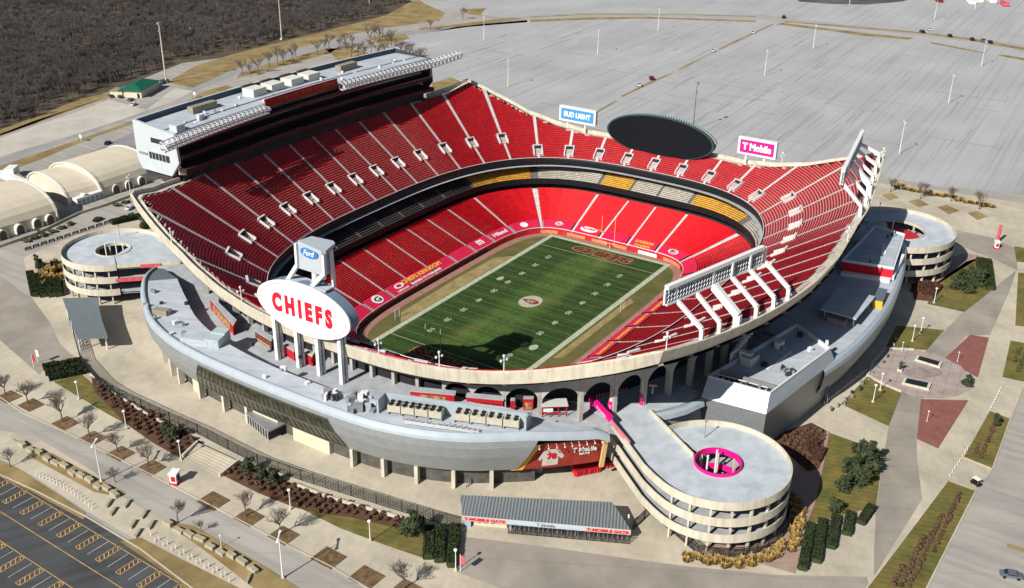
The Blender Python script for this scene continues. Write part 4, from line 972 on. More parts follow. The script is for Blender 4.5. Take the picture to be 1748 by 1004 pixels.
# the long curved wing behind it
WE = smooth([(-27.0, -107.2), (-18, -109.0), (-8, -110.4), (8, -111.2), (25, -110.8), (42, -109.0), (56, -106.6), (67, -104.2), (76, -101.2), (79, -93.0)], 4); nW = len(WE)
WI = [(-13, -95.5)]+[(-12+90*i/(nW-2), -88-0*i) for i in range(nW-1)]
m = MB(); m.strip([(*p, 20.0) for p in WE], [(p[0], -86.5 if k > 5 else -95.5, 20.0) for k, p in enumerate(WE)]); m.build('wing_roof', ROOFM, RB)
def woff(d, z): 
    o_ = []
    for i, p in enumerate(WE):
        a = WE[max(0, i-1)]; b = WE[min(nW-1, i+1)]; v = Vector((b[0]-a[0], b[1]-a[1])).normalized(); o_.append((p[0]+v.y*d, p[1]-v.x*d, z))
    return o_
m = MB(); prof = [(0, 20.0), (0, 20.9), (.4, 21.1), (1.3, 20.9), (1.9, 20.0), (2.0, 18.8)]
for (d0, z0), (d1, z1) in zip(prof[:-1], prof[1:]): m.strip(woff(d1, z1), woff(d0, z0))
m.build('wing_parapet', PANELW, RB, smooth=True)
m = MB(); prof = [(2.0, 18.8), (1.4, 15.0), (-.8, 10.5), (-1.6, 10.2), (-2.5, 10.2), (-2.5, GZ)]
for (d0, z0), (d1, z1) in zip(prof[:-1], prof[1:]): m.strip(woff(d1, z1), woff(d0, z0))
m.build('wing_wall', PANEL, RB)
m = MB(); m.strip(woff(2.02, 17.6)[4:], woff(2.06, 18.3)[4:]); 
# canopy over the terrace
cq = [at2(*p, 23.6) for p in ((1400, 527), (1432, 489), (1494, 506), (1462, 544))]
MB().prism(cq, 23.1, 23.6).build('canopy_roof', ROOFM, RB)
for p in cq: q = Vector(cq[0]).lerp(Vector(cq[2]), .5).lerp(Vector(p), .8); MB().tube((q.x, q.y, 20), (q.x, q.y, 23.1), .2, n=8).build('canopy_post', STEEL, RB)
MB().prism([at2(*p, 20.1) for p in ((1410, 549), (1416, 541), (1446, 551), (1441, 560))], 20.0, 21.6).build('canopy_counter', mat('pink_grey', (.48, .34, .32), .7, .2, 1), RB)
for px, py in ((1440, 519), (1446, 505), (1455, 500), (1430, 530)): runit(px, py, .7, .5, .4, .4, GREYM, 23.6, RB)
kb = MB().prism([at2(*p, 22.2) for p in ((1491, 513), (1499, 494), (1514, 497), (1507, 516))], 20.0, 22.2).build('yellow_booth', YEL, RB)
MB().prism([at2(*p, 22.3) for p in ((1491, 512), (1499, 492), (1515, 495), (1507, 515))], 22.2, 22.5).build('booth_roof', mat('booth_grey', (.12, .15, .2), .6), kb)
# far block with the red front
FB = [(40, -92.3), (43, -107.6), (74, -103.0), (76, -92.5)]
MB().prism(FB, 20.0, 24.0).build('far_block', PANELW, RB); MB().prism([(41, -93), (43.8, -106.8), (73.2, -102.4), (75, -93.2)], 24.0, 24.05).build('far_roof', ROOFM, RB)
for i, j in ((1, 2), (2, 3), (3, 0), (0, 1)): MB().bar((*FB[i], 24.3), (*FB[j], 24.3), .4, .75).build('far_parapet', STEEL, RB)
MB().add([(39.8, -92.4, 20.9), (42.8, -107.7, 20.9), (42.8, -107.7, 23.7), (39.8, -92.4, 23.7)], [(0, 1, 2, 3)]).build('red_front', mat('bright_red_panel', (.66, .012, .03), .5, .1, .8), RB)
MB().prism([(37.6, -93), (40.5, -107.6), (42.6, -107.6), (39.6, -93)], 20, 21.1).build('front_ledge', WHITE, RB)
MB().bar((43, -107.8, 21.0), (60, -106.5, 22.2), .9, 1.6).build('white_fin', WHITE, RB)
for px, py, a_, b_, h in ((1522, 402, .7, .7, .8), (1515, 405, .6, .6, .8), (1528, 398, .7, .4, 1), (1504, 438, .5, .5, .9), (1478, 432, .5, .4, .7), (1498, 410, .7, .5, .6), (1511, 432, .5, .5, .8), (1485, 448, .5, .5, .6)): runit(px, py, a_, b_, h, .2, R.choice([GREYM, DARK, STEEL]), 24.05, RB)
q0 = at(1510, 416, 24.2); q1 = at(1503, 440, 24.2); MB().bar((q0[0], q0[1], 24.2), (q1[0], q1[1], 24.2), .5, .25).build('roof_duct', WHITE, RB)
for i in range(34):
    f = i/33; p = WE[min(nW-1, int(2+f*16))]; MB().rbox(p[0], p[1]-3.2-R.random()*1.5, GZ, R.uniform(.6, 1.4), .5, R.uniform(.5, 1.3), R.random()).build('service_clutter', R.choice([GREYM, GREYM, STEEL, DARK]), RB) if i % 2 == 0 else None

# walkway edge and red walls between the ramp arm and that building
WK = thing('walkway_wall', 'dark red mural walls under a rounded pale walkway edge beside the near spiral ramp', 'wall', (-62, -84, GZ))
wp = [(-72.3, -79.9), (-69.0, -82.6), (-65.0, -85.0), (-60.2, -86.6), (-58.6, -87.2)]
m = MB()
for (d0, z0), (d1, z1) in zip([(0, 20.3), (-.8, 20.5), (-1.6, 20.0), (-2.0, 18.9), (-1.4, 18.2)][:-1], [(0, 20.3), (-.8, 20.5), (-1.6, 20.0), (-2.0, 18.9), (-1.4, 18.2)][1:]):
    f = lambda d, z: [(p[0]+d*.45, p[1]+d*.9, z) for p in wp]
    m.strip(f(d0, z0), f(d1, z1))
m.build('rounded_edge', PANELW, WK, smooth=True)
MB().add([(-64, -79, GZ), (-56.9, -87.4, GZ), (-56.9, -87.4, 18.4), (-72, -81, 18.4), (-72, -81, GZ)], [(4, 1, 2, 3)]).build('shaded_mural', mat('maroon_panel', (0, 0, 0)), WK)  # this wall's shade is put into its maroon colour
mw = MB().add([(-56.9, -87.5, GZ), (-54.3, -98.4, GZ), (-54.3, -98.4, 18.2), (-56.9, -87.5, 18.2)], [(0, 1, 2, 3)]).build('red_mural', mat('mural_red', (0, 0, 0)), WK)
u_ = Vector((2.6, -10.9, 0)).normalized(); text('wall_lettering', 'T Mobile', (-56.0, -91.4, 12.6), u_, (0, 0, 1), 4.6, 1.3, WHITE, mw, thick=.12, bold=.02)
MB().bar((-54.5, -98.9, 8), (-55.3, -98.2, 18.6), 1.0, .5).build('cream_fin', CREAM, WK)
MB().add([(*p, DZ+.25) for p in ((-81.5, -74.8), (-71.5, -79.6), (-68.5, -81.6), (-64.6, -84), (-58.6, -86.2), (-55, -86), (-54, -72), (-78, -64))], [tuple(range(7, -1, -1))]).build('walkway_slab', RAMPM, WK)
WK.children[-1].data.flip_normals()

# magenta gateway on the concourse
GT = thing('magenta_gateway', 'leaning magenta gateway beam with white words on the concourse by the ramp arm', 'gateway', (-78, -69, DZ))
b0 = Vector(at(1009, 680, 22.6)); b1 = Vector(at(1043, 716, 22.2)); MB().bar(b0, b1, 1.2, 1.3).build('beam', MAG, GT)
b2 = Vector(at(1075, 757, 20.9)); MB().bar(b1+Vector((0, 0, -.6)), b2, .35, 1.2).build('banner_run', mat('pink_pale', (.60, .20, .26), .6, .2, 1), GT)
MB().tube((b0.x, b0.y, DZ), tuple(b0), .35).build('leg', MAG, GT)
dd = (b1-b0).normalized(); nn2 = Vector((dd.y, -dd.x, 0)).normalized(); 
if nn2.x > 0: nn2 = -nn2
text('beam_lettering', 'T Mobile', b0.lerp(b1, .62)+nn2*.62, dd, dd.cross(Vector((0, 0, 1))).cross(dd)*(-1) if False else Vector((0, 0, 1)), 4.4, .7, WHITE, GT, thick=.06)
def wrap(px, py, label):
    t = thing('wrapped_pillar', label, 'pillar', at(px, py, DZ), group='magenta wrapped pillars on the concourse'); x, y = at2(px, py, DZ)
    MB().tube((x, y, DZ), (x, y, DZ+3.2), .85, n=14).build('magenta_wrap', MAG, t); MB().tube((x, y, DZ+3.2), (x, y, DZ+9.5), .55, n=10).build('shaft', CREAM, t)
    text('wrap_lettering', 'T', (x-.88, y-.1, DZ+1.8), (0, -1, 0), (0, 0, 1), .7, .9, WHITE, t, thick=.05)
wrap(1043, 703, 'magenta wrapped concrete pillar nearest the ramp arm'); wrap(1096, 691, 'magenta wrapped concrete pillar further right under the shaded arches')
hp = at(1125, 660, 22); text('arch_lettering', 'T', (hp[0]-6, hp[1]-1, 24.5), (.5, -.86, 0), (0, 0, 1), 2.0, 2.6, mat('grey_letter', (.25, .24, .27), .6), ST, thick=.1, bold=.03)
tp = MB(); 
for i in range(12): a = at(1019+i*4.6, 674-i*1.05, DZ+1); tp.rbox(a[0], a[1], DZ, .5, .3, 1.2, .4)
tp.build('striped_barrier', mat('barrier_pink', (.5, .3, .33), .7), GT)

# ------------------------------------------------------------------ concession stands on the concourse
def stand(pts, h, m, label, zs=DZ, sign=None, roofm=None):
    P = [at2(*p, zs+h) for p in pts]; cx = sum(p[0] for p in P)/len(P); cy = sum(p[1] for p in P)/len(P)
    t = thing('food_stand', label, 'food stand', (cx, cy, zs), group='food stands on the concourse')
    MB().prism([(cx+(p[0]-cx)*.95, cy+(p[1]-cy)*.95) for p in P], zs, zs+h-.25).build('walls', m, t); MB().prism(P, zs+h-.25, zs+h).build('roof', roofm or DECKM, t)
    a, b = P[-1], P[-2]     # front side carries a serving hatch strip
    return t, P
def front(t, a, b, zs, items):
    a = Vector((*a, 0)); b = Vector((*b, 0)); d = (b-a).normalized(); L = (b-a).length; n = Vector((-d.y, d.x, 0)); 
    if n.x > 0: n = -n
    for u0, u1, z0, z1, m, nm in items:
        p = a+d*(L*u0)+n*.08; q = a+d*(L*u1)+n*.08; MB().add([(p.x, p.y, zs+z0), (q.x, q.y, zs+z0), (q.x, q.y, zs+z1), (p.x, p.y, zs+z1)], [(0, 1, 2, 3)]).build(nm, m, t)
PIC = mat('menu_picture', (.62, .42, .16), .6, .0, .9, col2=(.14, .05, .03))
t, P = stand([(700, 659), (779, 667), (777, 674), (698, 667)], 3.2, REDP, 'long red food stand with picture menus, behind the screened chillers'); front(t, P[3], P[2], DZ, [(.24, .42, .6, 2.4, PIC, 'menu_board'), (.45, .8, .4, 2.4, PIC, 'menu_board')])
t, P = stand([(797, 670), (861, 676), (860, 683), (795, 677)], 3.2, REDP, 'long plain red food stand beside a grey column, right of the picture menus'); front(t, P[3], P[2], DZ, [(.1, .3, .8, 2.0, MAROON, 'hatch'), (.4, .6, .8, 2.0, MAROON, 'hatch'), (.7, .9, .8, 2.0, MAROON, 'hatch')])
t, P = stand([(894, 676), (911, 676), (911, 680), (893, 680)], 3.4, REDP, 'small red food booth with a white figure, between two concourse columns'); front(t, P[3], P[2], DZ, [(.2, .8, .4, 2.2, PIC, 'menu_board')])
t, P = stand([(872, 679), (879, 679), (879, 683), (871, 683)], 3.4, REDP, 'narrow red kiosk standing between the plain stand and the small booth')
t, P = stand([(357, 509), (363, 506), (404, 546), (398, 556)], 3.4, REDP, 'red food stand with tan picture panels at the left end of the concourse'); front(t, P[0], P[3], DZ, [(.15, .85, .5, 2.7, PIC, 'menu_board')])
t, P = stand([(434, 564), (440, 560), (468, 574), (463, 582)], 2.8, mat('brown_red', (.16, .05, .04), .7, .3, .8), 'dark brown food stand left of the sign pillars'); front(t, P[0], P[3], DZ, [(.1, .9, .3, .9, PIC, 'counter_front')])
t, P = stand([(479, 586), (483, 583), (505, 594), (502, 600)], 3.0, REDP, 'low red stand between the two left sign pillars')
t, P = stand([(514, 599), (519, 596), (537, 602), (533, 608)], 3.2, REDP, 'boxy red stand with a pale top between the second and third sign pillars', roofm=WALLC)
# open frame booth
x, y = at2(945, 707, DZ); fb = thing('open_booth', 'red and white open framed merchandise booth near the magenta gateway', 'booth', (x, y, DZ))
fm = MB(); c_, s_ = math.cos(-.9), math.sin(-.9)
def lp(a, b, z): return (x+a*c_-b*s_, y+a*s_+b*c_, DZ+z)
for a in (-3, -1, 1, 3):
    for b in (-1.3, 1.3): fm.bar(lp(a, b, 0), lp(a, b, 2.9), .2)
for b in (-1.3, 1.3): fm.bar(lp(-3, b, 2.9), lp(3, b, 2.9), .25); fm.bar(lp(-3, b, 1.1), lp(3, b, 1.1), .2)
fm.build('frame', REDP, fb); MB().add([lp(-3.3, -1.7, 3.1), lp(3.3, -1.7, 3.1), lp(3.3, 1.7, 3.1), lp(-3.3, 1.7, 3.1), lp(-3.3, -1.7, 3.4), lp(3.3, -1.7, 3.4), lp(3.3, 1.7, 3.4), lp(-3.3, 1.7, 3.4)], [(3, 2, 1, 0), (4, 5, 6, 7), (0, 1, 5, 4), (1, 2, 6, 5), (2, 3, 7, 6), (3, 0, 4, 7)]).build('roof', mat('canvas_white', (.6, .58, .56), .8), fb)
MB().add([lp(-2.8, -1.5, 1.6), lp(-.4, -1.5, 1.6), lp(-.4, -1.5, 2.6), lp(-2.8, -1.5, 2.6)], [(0, 1, 2, 3)]).build('sign_board', WHITE, fb)

# ------------------------------------------------------------------ gate canopies
gx = [at2(786, 845, 12.0), at2(1045, 857, 12.0), at2(1077, 905, 10.4), at2(789, 880, 10.4)]
GC = thing('gate_canopy', 'long ticket gate canopy with a grey ribbed roof, reading T-MOBILE GATE', 'gate building', (*at2(930, 890), GZ))
def rib_extra(t, g, out):
    wv = t.nodes.new('ShaderNodeTexWave'); wv.bands_direction = 'X'; wv.inputs['Scale'].default_value = math.pi/10/.75; t.links.new(mapped(t, g, -1.124), wv.inputs[0])
    return mul(t, out, ramp(t, wv.outputs['Fac'], .25, (.48, .48, .48), .75, (1, 1, 1)))
RIB = mat('ribbed_roof', (.24, .265, .28), .5, .06, .5, metal=.2, extra=rib_extra)
a, b, c, d = [Vector((*p, z)) for p, z in zip(gx, (12.0, 12.0, 10.4, 10.4))]
MB().add([a, b, c, d, a-Vector((0, 0, .4)), b-Vector((0, 0, .4)), c-Vector((0, 0, .4)), d-Vector((0, 0, .4))], [(3, 2, 1, 0), (4, 5, 6, 7), (0, 1, 5, 4), (1, 2, 6, 5), (2, 3, 7, 6), (3, 0, 4, 7)]).build('roof', RIB, GC)
RIBn = GC.children[-1].data
u = (c-d).normalized(); n = Vector((u.y, -u.x, 0)); n = n if n.x < 0 else -n
fa = MB(); fa.add([d+n*.1, c+n*.1, c+n*.1-Vector((0, 0, 1.3)), d+n*.1-Vector((0, 0, 1.3)), d-n*.1, c-n*.1, c-n*.1-Vector((0, 0, 1.3)), d-n*.1-Vector((0, 0, 1.3))], [(3, 2, 1, 0), (4, 5, 6, 7), (0, 1, 5, 4), (2, 3, 7, 6), (1, 2, 6, 5), (3, 0, 4, 7)])
fs = fa.build('fascia', mat('fascia_pale', (.48, .56, .62), .5), GC)
for t0, t1 in ((.0, .27), (.73, 1.0)):
    p = d.lerp(c, t0)+n*.14; q = d.lerp(c, t1)+n*.14; MB().add([p-Vector((0, 0, .15)), q-Vector((0, 0, .15)), q-Vector((0, 0, 1.2)), p-Vector((0, 0, 1.2))], [(3, 2, 1, 0)]).build('fascia_panel', mat('fascia_pink', (.70, .42, .36), .5), fs)
ORED = mat('gate_red', (.60, .02, .03), .5)
for t in (.135, .865): text('gate_lettering', 'T-MOBILE GATE', d.lerp(c, t)+n*.18-Vector((0, 0, .66)), u, (0, 0, 1), 9.3, .75, ORED, fs, thick=.06, bold=.05)
text('gate_lettering', 'T Mobile', d.lerp(c, .5)+n*.14-Vector((0, 0, .66)), u, (0, 0, 1), 4.2, .75, mat('grey_letter', (0, 0, 0)), fs, thick=.06, bold=.03)
for t in np.linspace(.28, .985, 13):
    for off in (-1.0, -6.0): p = d.lerp(c, t)+n*off; MB().rbox(p.x, p.y, GZ, .35, .35, 3.0, math.atan2(u.y, u.x)).build('gate_post', STEEL, GC)
p, q = d.lerp(c, .06)-n*1.2, d.lerp(c, .265)-n*1.2; bk = -n*5; MB().prism([tuple(p.xy), tuple(q.xy), tuple((q+bk).xy), tuple((p+bk).xy)], GZ, 10.2).build('ticket_office', WALLC, GC)
for t in (.09, .13, .17): a1 = d.lerp(c, t)-n*1.12; a2 = d.lerp(c, t+.018)-n*1.12; MB().add([(a1.x, a1.y, GZ+.9), (a2.x, a2.y, GZ+.9), (a2.x, a2.y, GZ+2.3), (a1.x, a1.y, GZ+2.3)], [(0, 1, 2, 3)]).build('ticket_window', mat('brown_window', (.20, .09, .06), .4), GC)
p, q = d.lerp(c, .005)-n*.4, d.lerp(c, .05)-n*.4; MB().prism([tuple(p.xy), tuple(q.xy), tuple((q+bk*.5).xy), tuple((p+bk*.5).xy)], GZ, 9.6).build('end_booth', mat('booth_blue', (.36, .46, .52), .5), GC)
ts = MB()
for t in np.linspace(.29, .98, 26): p = d.lerp(c, t)-n*1.6; ts.rbox(p.x, p.y, GZ, .3, 1.6, 1.15, math.atan2(u.y, u.x)).rbox(p.x, p.y, GZ+1.15, .9, .3, .25, math.atan2(u.y, u.x))
ts.build('turnstiles', STEEL, GC)
mesh_fence('metal_fence', 'black railing along the front of the long ticket gate canopy', [tuple((d.lerp(c, .28)+n*.6).xy), tuple((d.lerp(c, 1.0)+n*.6).xy)], 2.3, post=1.6)
# left canopy
LG = thing('gate_canopy', 'flat grey gate canopy with a curved edge beside the left spiral ramp', 'gate building', (*at2(150, 545), GZ))
zc = 12.4; lc = [at2(*p, zc) for p in ((107, 509), (168, 507.5), (169, 524), (174, 546), (184, 575), (132, 577), (118, 540))]
MB().prism(lc, zc-.5, zc).build('roof', mat('canopy_grey', (.24, .29, .31), .5, .06, .4, metal=.2, extra=rib_extra), LG)
for t in ((109, 513), (118, 540), (131, 573), (165, 512), (170, 545), (181, 571)): p = at2(*t, zc); cxx, cyy = at2(150, 545, zc); p = (cxx+(p[0]-cxx)*.93, cyy+(p[1]-cyy)*.93); MB().tube((*p, GZ), (*p, zc-.5), .25, n=8).build('post', STEEL, LG)
pf = [at2(*p, zc) for p in ((109, 513), (118, 540), (131, 573))]
ts = MB()
for a_, b_ in zip(pf[:-1], pf[1:]):
    for k in range(7): x = a_[0]+(b_[0]-a_[0])*k/7+1.5; y = a_[1]+(b_[1]-a_[1])*k/7; ts.rbox(x, y, GZ, 1.5, .3, 1.1, -.2); ts.rbox(x, y, GZ+1.1, .3, .8, .3, -.2)
ts.build('turnstiles', STEEL, LG)
# ------------------------------------------------------------------ the ground round the stadium
GREY = mat('pavement', (.40, .375, .34), .9, .11, .06, extra=both(streaks(-1.57, .02, .35, .82), lines(.55, 9, .02, .86)), detail=8)
DIVA = math.atan2(at(1321, 40)[1]-at(1012, 194)[1], at(1321, 40)[0]-at(1012, 194)[0])
LOT = mat('far_lot_asphalt', (.43, .43, .435), .9, .06, .02, extra=both(streaks(DIVA, .006, .45, .86, .36, .50), streaks(DIVA, .02, .035, .9)), detail=10)
PLAZA = mat('plaza_concrete', (.56, .50, .39), .9, .10, .06, extra=both(both(streaks(1.3, .05, .09, .80), streaks(.3, .35, .5, .90)), lines(.35, 7, .02, .90, .01, lines(.35+math.pi/2, 7, .02, .90, .01))), detail=9)
GREYP = mat('grey_plaza', (.34, .305, .26), .9, .14, .10, extra=both(streaks(.6, .05, .08, .80), lines(.5, 9, .02, .85)), detail=8)
ASPH = mat('dark_asphalt', (.075, .078, .082), .9, .2, .06, extra=streaks(-.55, .03, .5, .75), detail=8)
LAWN = mat('lawn', (.22, .17, .05), .95, .0, .22, col2=(.09, .10, .025), detail=12, bump=.3, extra=lines(.25, 1.8, .45, .88, .1))
TAN = mat('dry_grass', (.37, .28, .13), .95, .0, .10, col2=(.19, .135, .055), detail=9)
MULCH = mat('mulch', (.105, .055, .03), .95, .3, .5, detail=8)
BRICK = mat('pink_pavers', (.36, .25, .21), .9, .12, .4, extra=lines(.5, 1.6, .08, .88), detail=6)
RBRICK = mat('red_pavers', (.25, .10, .085), .9, .16, .5, extra=lines(.4, 1.3, .1, .85), detail=6)
CPAVE = mat('memorial_paving', (.44, .38, .34), .9, .0, .25, col2=(.33, .26, .24), extra=lines(.1, 3.2, .05, .75, .02, lines(.1+math.pi/2, 3.2, .05, .75, .02)), detail=5)
LITTER = mat('forest_floor', (.075, .06, .045), .95, .0, .04, col2=(.13, .10, .065), detail=9)
# ground ring with a hole for the bowl
g = MB(); big = [(-1500, -1500), (3500, -1500), (3500, 3500), (-1500, 3500)]
n = 96; hole = [UC(UC.L*i/n, 8.0) for i in range(n)]
outer = []
for i in range(n):
    x, y = hole[i]; a = math.atan2(y, x); outer.append((700*math.cos(a)+300, 700*math.sin(a)+200))
g.strip([(*p, GZ) for p in outer], [(*p, GZ) for p in hole], True)
far = [(p[0]*4-900, p[1]*4-600) for p in outer]; g.strip([(*p, GZ) for p in far], [(*p, GZ) for p in outer], True)
structure(g.build('ground', GREY))
E = lambda k: GZ+.03*k
def px(name, polys, k, m): return sheet(name, [gp(p) for p in polys], E(k), m)
px('far_parking_lot', [[(610, 125), (700, 62), (790, 44), (905, 34), (1000, 29), (1150, 28), (1300, 33), (1420, 45), (1570, 60), (1660, 72), (1760, 92), (1760, 250), (1742, 330), (1600, 318), (1495, 300), (1200, 262), (930, 200), (800, 150)],
                       [(700, 8), (900, -14), (1260, -22), (1760, -20), (1760, 80), (1640, 62), (1450, 43), (1300, 26), (1000, 22), (860, 30), (790, 22)]], 1, LOT)
px('lot_edge_strip', [[(905, 38), (1000, 34), (1100, 32), (1150, 33), (1290, 38), (1290, 35), (1100, 29), (1000, 30), (905, 34)],
                      [(1326, 42), (1400, 51), (1480, 62), (1550, 68), (1560, 65), (1480, 57), (1400, 47), (1335, 39)],
                      [(1340, 38), (1450, 47), (1570, 57), (1650, 68), (1760, 88), (1760, 84), (1660, 66), (1570, 55), (1450, 45), (1340, 36)],
                      [(1588, 74), (1680, 92), (1682, 90), (1590, 72)], [(1703, 95), (1760, 106), (1760, 101), (1710, 93)],
                      [(905, 30), (1000, 25), (1150, 24.5), (1290, 29), (1290, 28), (1150, 23.5), (1000, 24), (905, 29)]], 2, TAN)
px('lot_divider', [[(1321, 40), (1319, 43), (1229, 85), (1226, 83)], [(1222, 86), (1160, 117), (1157, 121), (1164, 119)], [(1155, 122), (1117, 136), (1060, 164), (1062, 166), (1120, 139)], [(1050, 172), (1012, 194), (1014, 196), (1054, 173)]], 2, TAN)
px('forest_ground', [[(-20, 235), (60, 212), (140, 172), (200, 152), (310, 108), (400, 96), (480, 76), (600, 46), (660, 30), (700, 8), (706, -30), (-20, -30)]], 1, LITTER)
px('verge', [[(-20, 235), (0, 229), (60, 206), (180, 167), (150, 176), (0, 233), (-20, 240)],
             [(0, 232), (130, 186), (182, 168), (190, 158), (140, 168), (60, 200), (0, 222)],
             [(285, 141), (330, 150), (352, 140), (400, 118), (480, 92), (560, 68), (640, 50), (700, 42), (750, 36), (760, 22), (728, 8), (715, 0), (700, 4), (660, 26), (600, 42), (480, 72), (400, 92), (335, 112)],
             [(0, 296), (0, 284), (100, 250), (200, 216), (280, 186), (305, 183), (290, 192), (240, 207), (150, 238), (60, 276)], [(318, 174), (350, 155), (388, 146), (397, 149), (360, 165), (330, 175)],
             [(404, 134), (450, 122), (560, 92), (575, 84), (560, 82), (470, 106), (410, 124)], [(556, 84), (590, 80), (650, 96), (690, 104), (600, 128), (582, 108)], [(625, 62), (690, 58), (700, 66), (650, 78)],
             [(716, 52), (800, 44), (895, 32), (870, 30), (760, 44), (716, 48)], [(785, 16), (830, 14), (820, 26), (800, 24)], [(735, 158), (800, 146), (770, 132), (738, 142)]], 2, TAN)
px('gravel_lot', [[(0, 268), (0, 236), (150, 185), (186, 170), (250, 188), (285, 160), (300, 150), (330, 156), (300, 172), (180, 214), (60, 250)]], 2, mat('gravel', (.50, .47, .41), .95, .14, .08, detail=9))
px('service_lot', [[(40, 330), (55, 300), (150, 262), (236, 222), (262, 300), (200, 320), (60, 345)]], 2, mat('service_asphalt', (.27, .26, .28), .9, .14, .06, extra=lines(.25, 3.2, .12, .8), detail=8))
px('access_road', [[(-20, 300), (60, 262), (150, 226), (262, 186), (352, 148), (420, 122), (500, 96), (600, 74), (700, 60), (800, 46), (900, 38), (900, 34), (800, 40), (700, 52), (600, 66), (500, 86), (410, 112), (340, 140), (250, 178), (150, 214), (60, 248), (-20, 280)]], 1, mat('road_grey', (.33, .325, .325), .9, .12, .06, extra=streaks(-.3, .03, .5, .85)))
sheet('plaza', [[tuple(UC(q, 8.0)) for q in range(455, 195, -5)]+gp([(250, 318), (240, 366), (200, 380), (110, 410), (40, 440), (56, 511), (85, 551), (102, 588), (135, 617), (75, 630), (68, 640), (0, 581), (-10, 575), (-10, 672), (40, 706), (121, 742), (165, 765), (258, 811), (345, 856), (429, 899), (491, 931), (571, 971), (636, 1010), (1579, 1012), (1666, 838), (1694, 801), (1725, 715), (1750, 653), (1765, 600), (1765, 350), (1735, 345), (1600, 325), (1495, 312)])], E(1), PLAZA)
px('grey_paving', [[(775, 975), (790, 960), (794, 917), (870, 926), (960, 938), (1080, 955), (1180, 968), (1330, 982), (1480, 985), (1484, 1010), (870, 1010)],
                   [(1484, 1010), (1492, 984), (1492, 936), (1495, 870), (1508, 781), (1517, 728), (1539, 670), (1560, 620), (1583, 594), (1613, 564), (1643, 534), (1688, 495), (1733, 458), (1722, 430), (1688, 407), (1625, 391), (1634, 418), (1688, 438), (1727, 456),
                    (1727, 567), (1688, 576), (1660, 640), (1614, 675), (1574, 684), (1565, 750), (1565, 781), (1574, 852), (1530, 930), (1492, 990)][:0] or
                   [(1492, 984), (1492, 936), (1495, 870), (1508, 781), (1517, 728), (1539, 670), (1583, 596), (1643, 534), (1735, 462), (1722, 500), (1690, 572), (1650, 573), (1614, 612), (1610, 640), (1574, 684), (1565, 750), (1565, 781), (1574, 852)],
                   [(1625, 391), (1700, 408), (1735, 425), (1737, 462), (1700, 444), (1634, 418)], [(-10, 465), (56, 512), (85, 551), (102, 588), (135, 617), (75, 630), (68, 640), (0, 581), (-10, 574)]], 2, GREYP)
px('brick_paving', [[(1410, 735), (1404, 790), (1388, 860), (1373, 897), (1358, 980), (1280, 958), (1190, 936), (1300, 900), (1380, 760)], [(1590, 490), (1560, 470), (1620, 440), (1650, 432), (1676, 438), (1600, 486)]], 3, BRICK)
px('red_brick_bed', [[(1656, 572), (1688, 577), (1669, 645), (1611, 614)], [(1572, 682), (1653, 684), (1601, 766), (1565, 750)]], 4, RBRICK)
px('memorial_circle', [[(1481, 642), (1490, 618), (1512, 596), (1560, 598), (1600, 606), (1640, 625), (1660, 650), (1658, 664), (1635, 676), (1600, 680), (1560, 678), (1539, 670), (1510, 658)]], 5, CPAVE)
px('lawn', [[(1415, 739), (1508, 772), (1495, 865), (1485, 868), (1373, 897), (1388, 860), (1404, 790)], [(1481, 643), (1539, 671), (1517, 728), (1435, 690)], [(1530, 556), (1612, 564), (1582, 598), (1512, 594)],
            [(1595, 486), (1649, 447), (1676, 439), (1691, 498), (1646, 533), (1583, 519)], [(91, 652), (140, 640), (165, 662), (205, 700), (215, 724), (185, 708)],
            [(500, 862), (543, 872), (600, 882), (660, 893), (720, 900), (735, 915), (722, 953), (660, 932), (580, 902)]], 3, LAWN)
px('planting_bed', [[(1618, 821), (1666, 838), (1579, 1010), (1478, 1010)], [(1689, 701), (1725, 715), (1694, 801), (1644, 781)], [(1725, 582), (1760, 588), (1760, 655), (1711, 644)], [(1738, 466), (1765, 468), (1765, 560), (1733, 556)], [(1731, 421), (1765, 426), (1765, 450), (1735, 447)]], 4, LAWN)
px('mulch_bed', [[(1385, 722), (1415, 738), (1400, 800), (1378, 806), (1320, 752), (1330, 740)], [(155, 636), (200, 672), (262, 705), (320, 738), (345, 757), (312, 785), (260, 756), (215, 724), (160, 668)],
                 [(376, 810), (400, 790), (450, 806), (510, 830), (600, 858), (690, 886), (682, 903), (600, 884), (543, 877), (500, 866), (440, 842)], [(1555, 485), (1600, 480), (1590, 515), (1560, 512)],
                 [(45, 470), (105, 455), (110, 505), (58, 508)]], 4, MULCH)
px('verge_strip', [[(-10, 782), (30, 800), (100, 845), (146, 876), (143, 888), (-10, 806)], [(205, 925), (240, 918), (300, 950), (400, 1000), (420, 1010), (330, 1010)], [(20, 748), (90, 775), (215, 842), (205, 850), (160, 840), (60, 785)],
                   [(275, 888), (330, 898), (440, 960), (520, 1010), (440, 1010), (360, 948)], [(1720, 928), (1765, 942), (1765, 950), (1718, 934)]], 3, TAN)
px('stall_lot', [[(-10, 806), (60, 838), (150, 884), (240, 938), (335, 1010), (-10, 1010)]], 2, ASPH)
px('pale_strip', [[(0, 735), (60, 745), (160, 805), (205, 845), (285, 890), (440, 975), (520, 1010), (400, 1010), (300, 950), (215, 912), (146, 872), (60, 815), (-10, 778), (-10, 735)]], 2, PLAZA)
px('fountain_ring', [[at_ for at_ in [(1575+34*math.cos(a*math.pi/12), 637+9*math.sin(a*math.pi/12)) for a in range(24)]]], 6, mat('fountain_paving', (.30, .24, .22), .9, .25, .5))
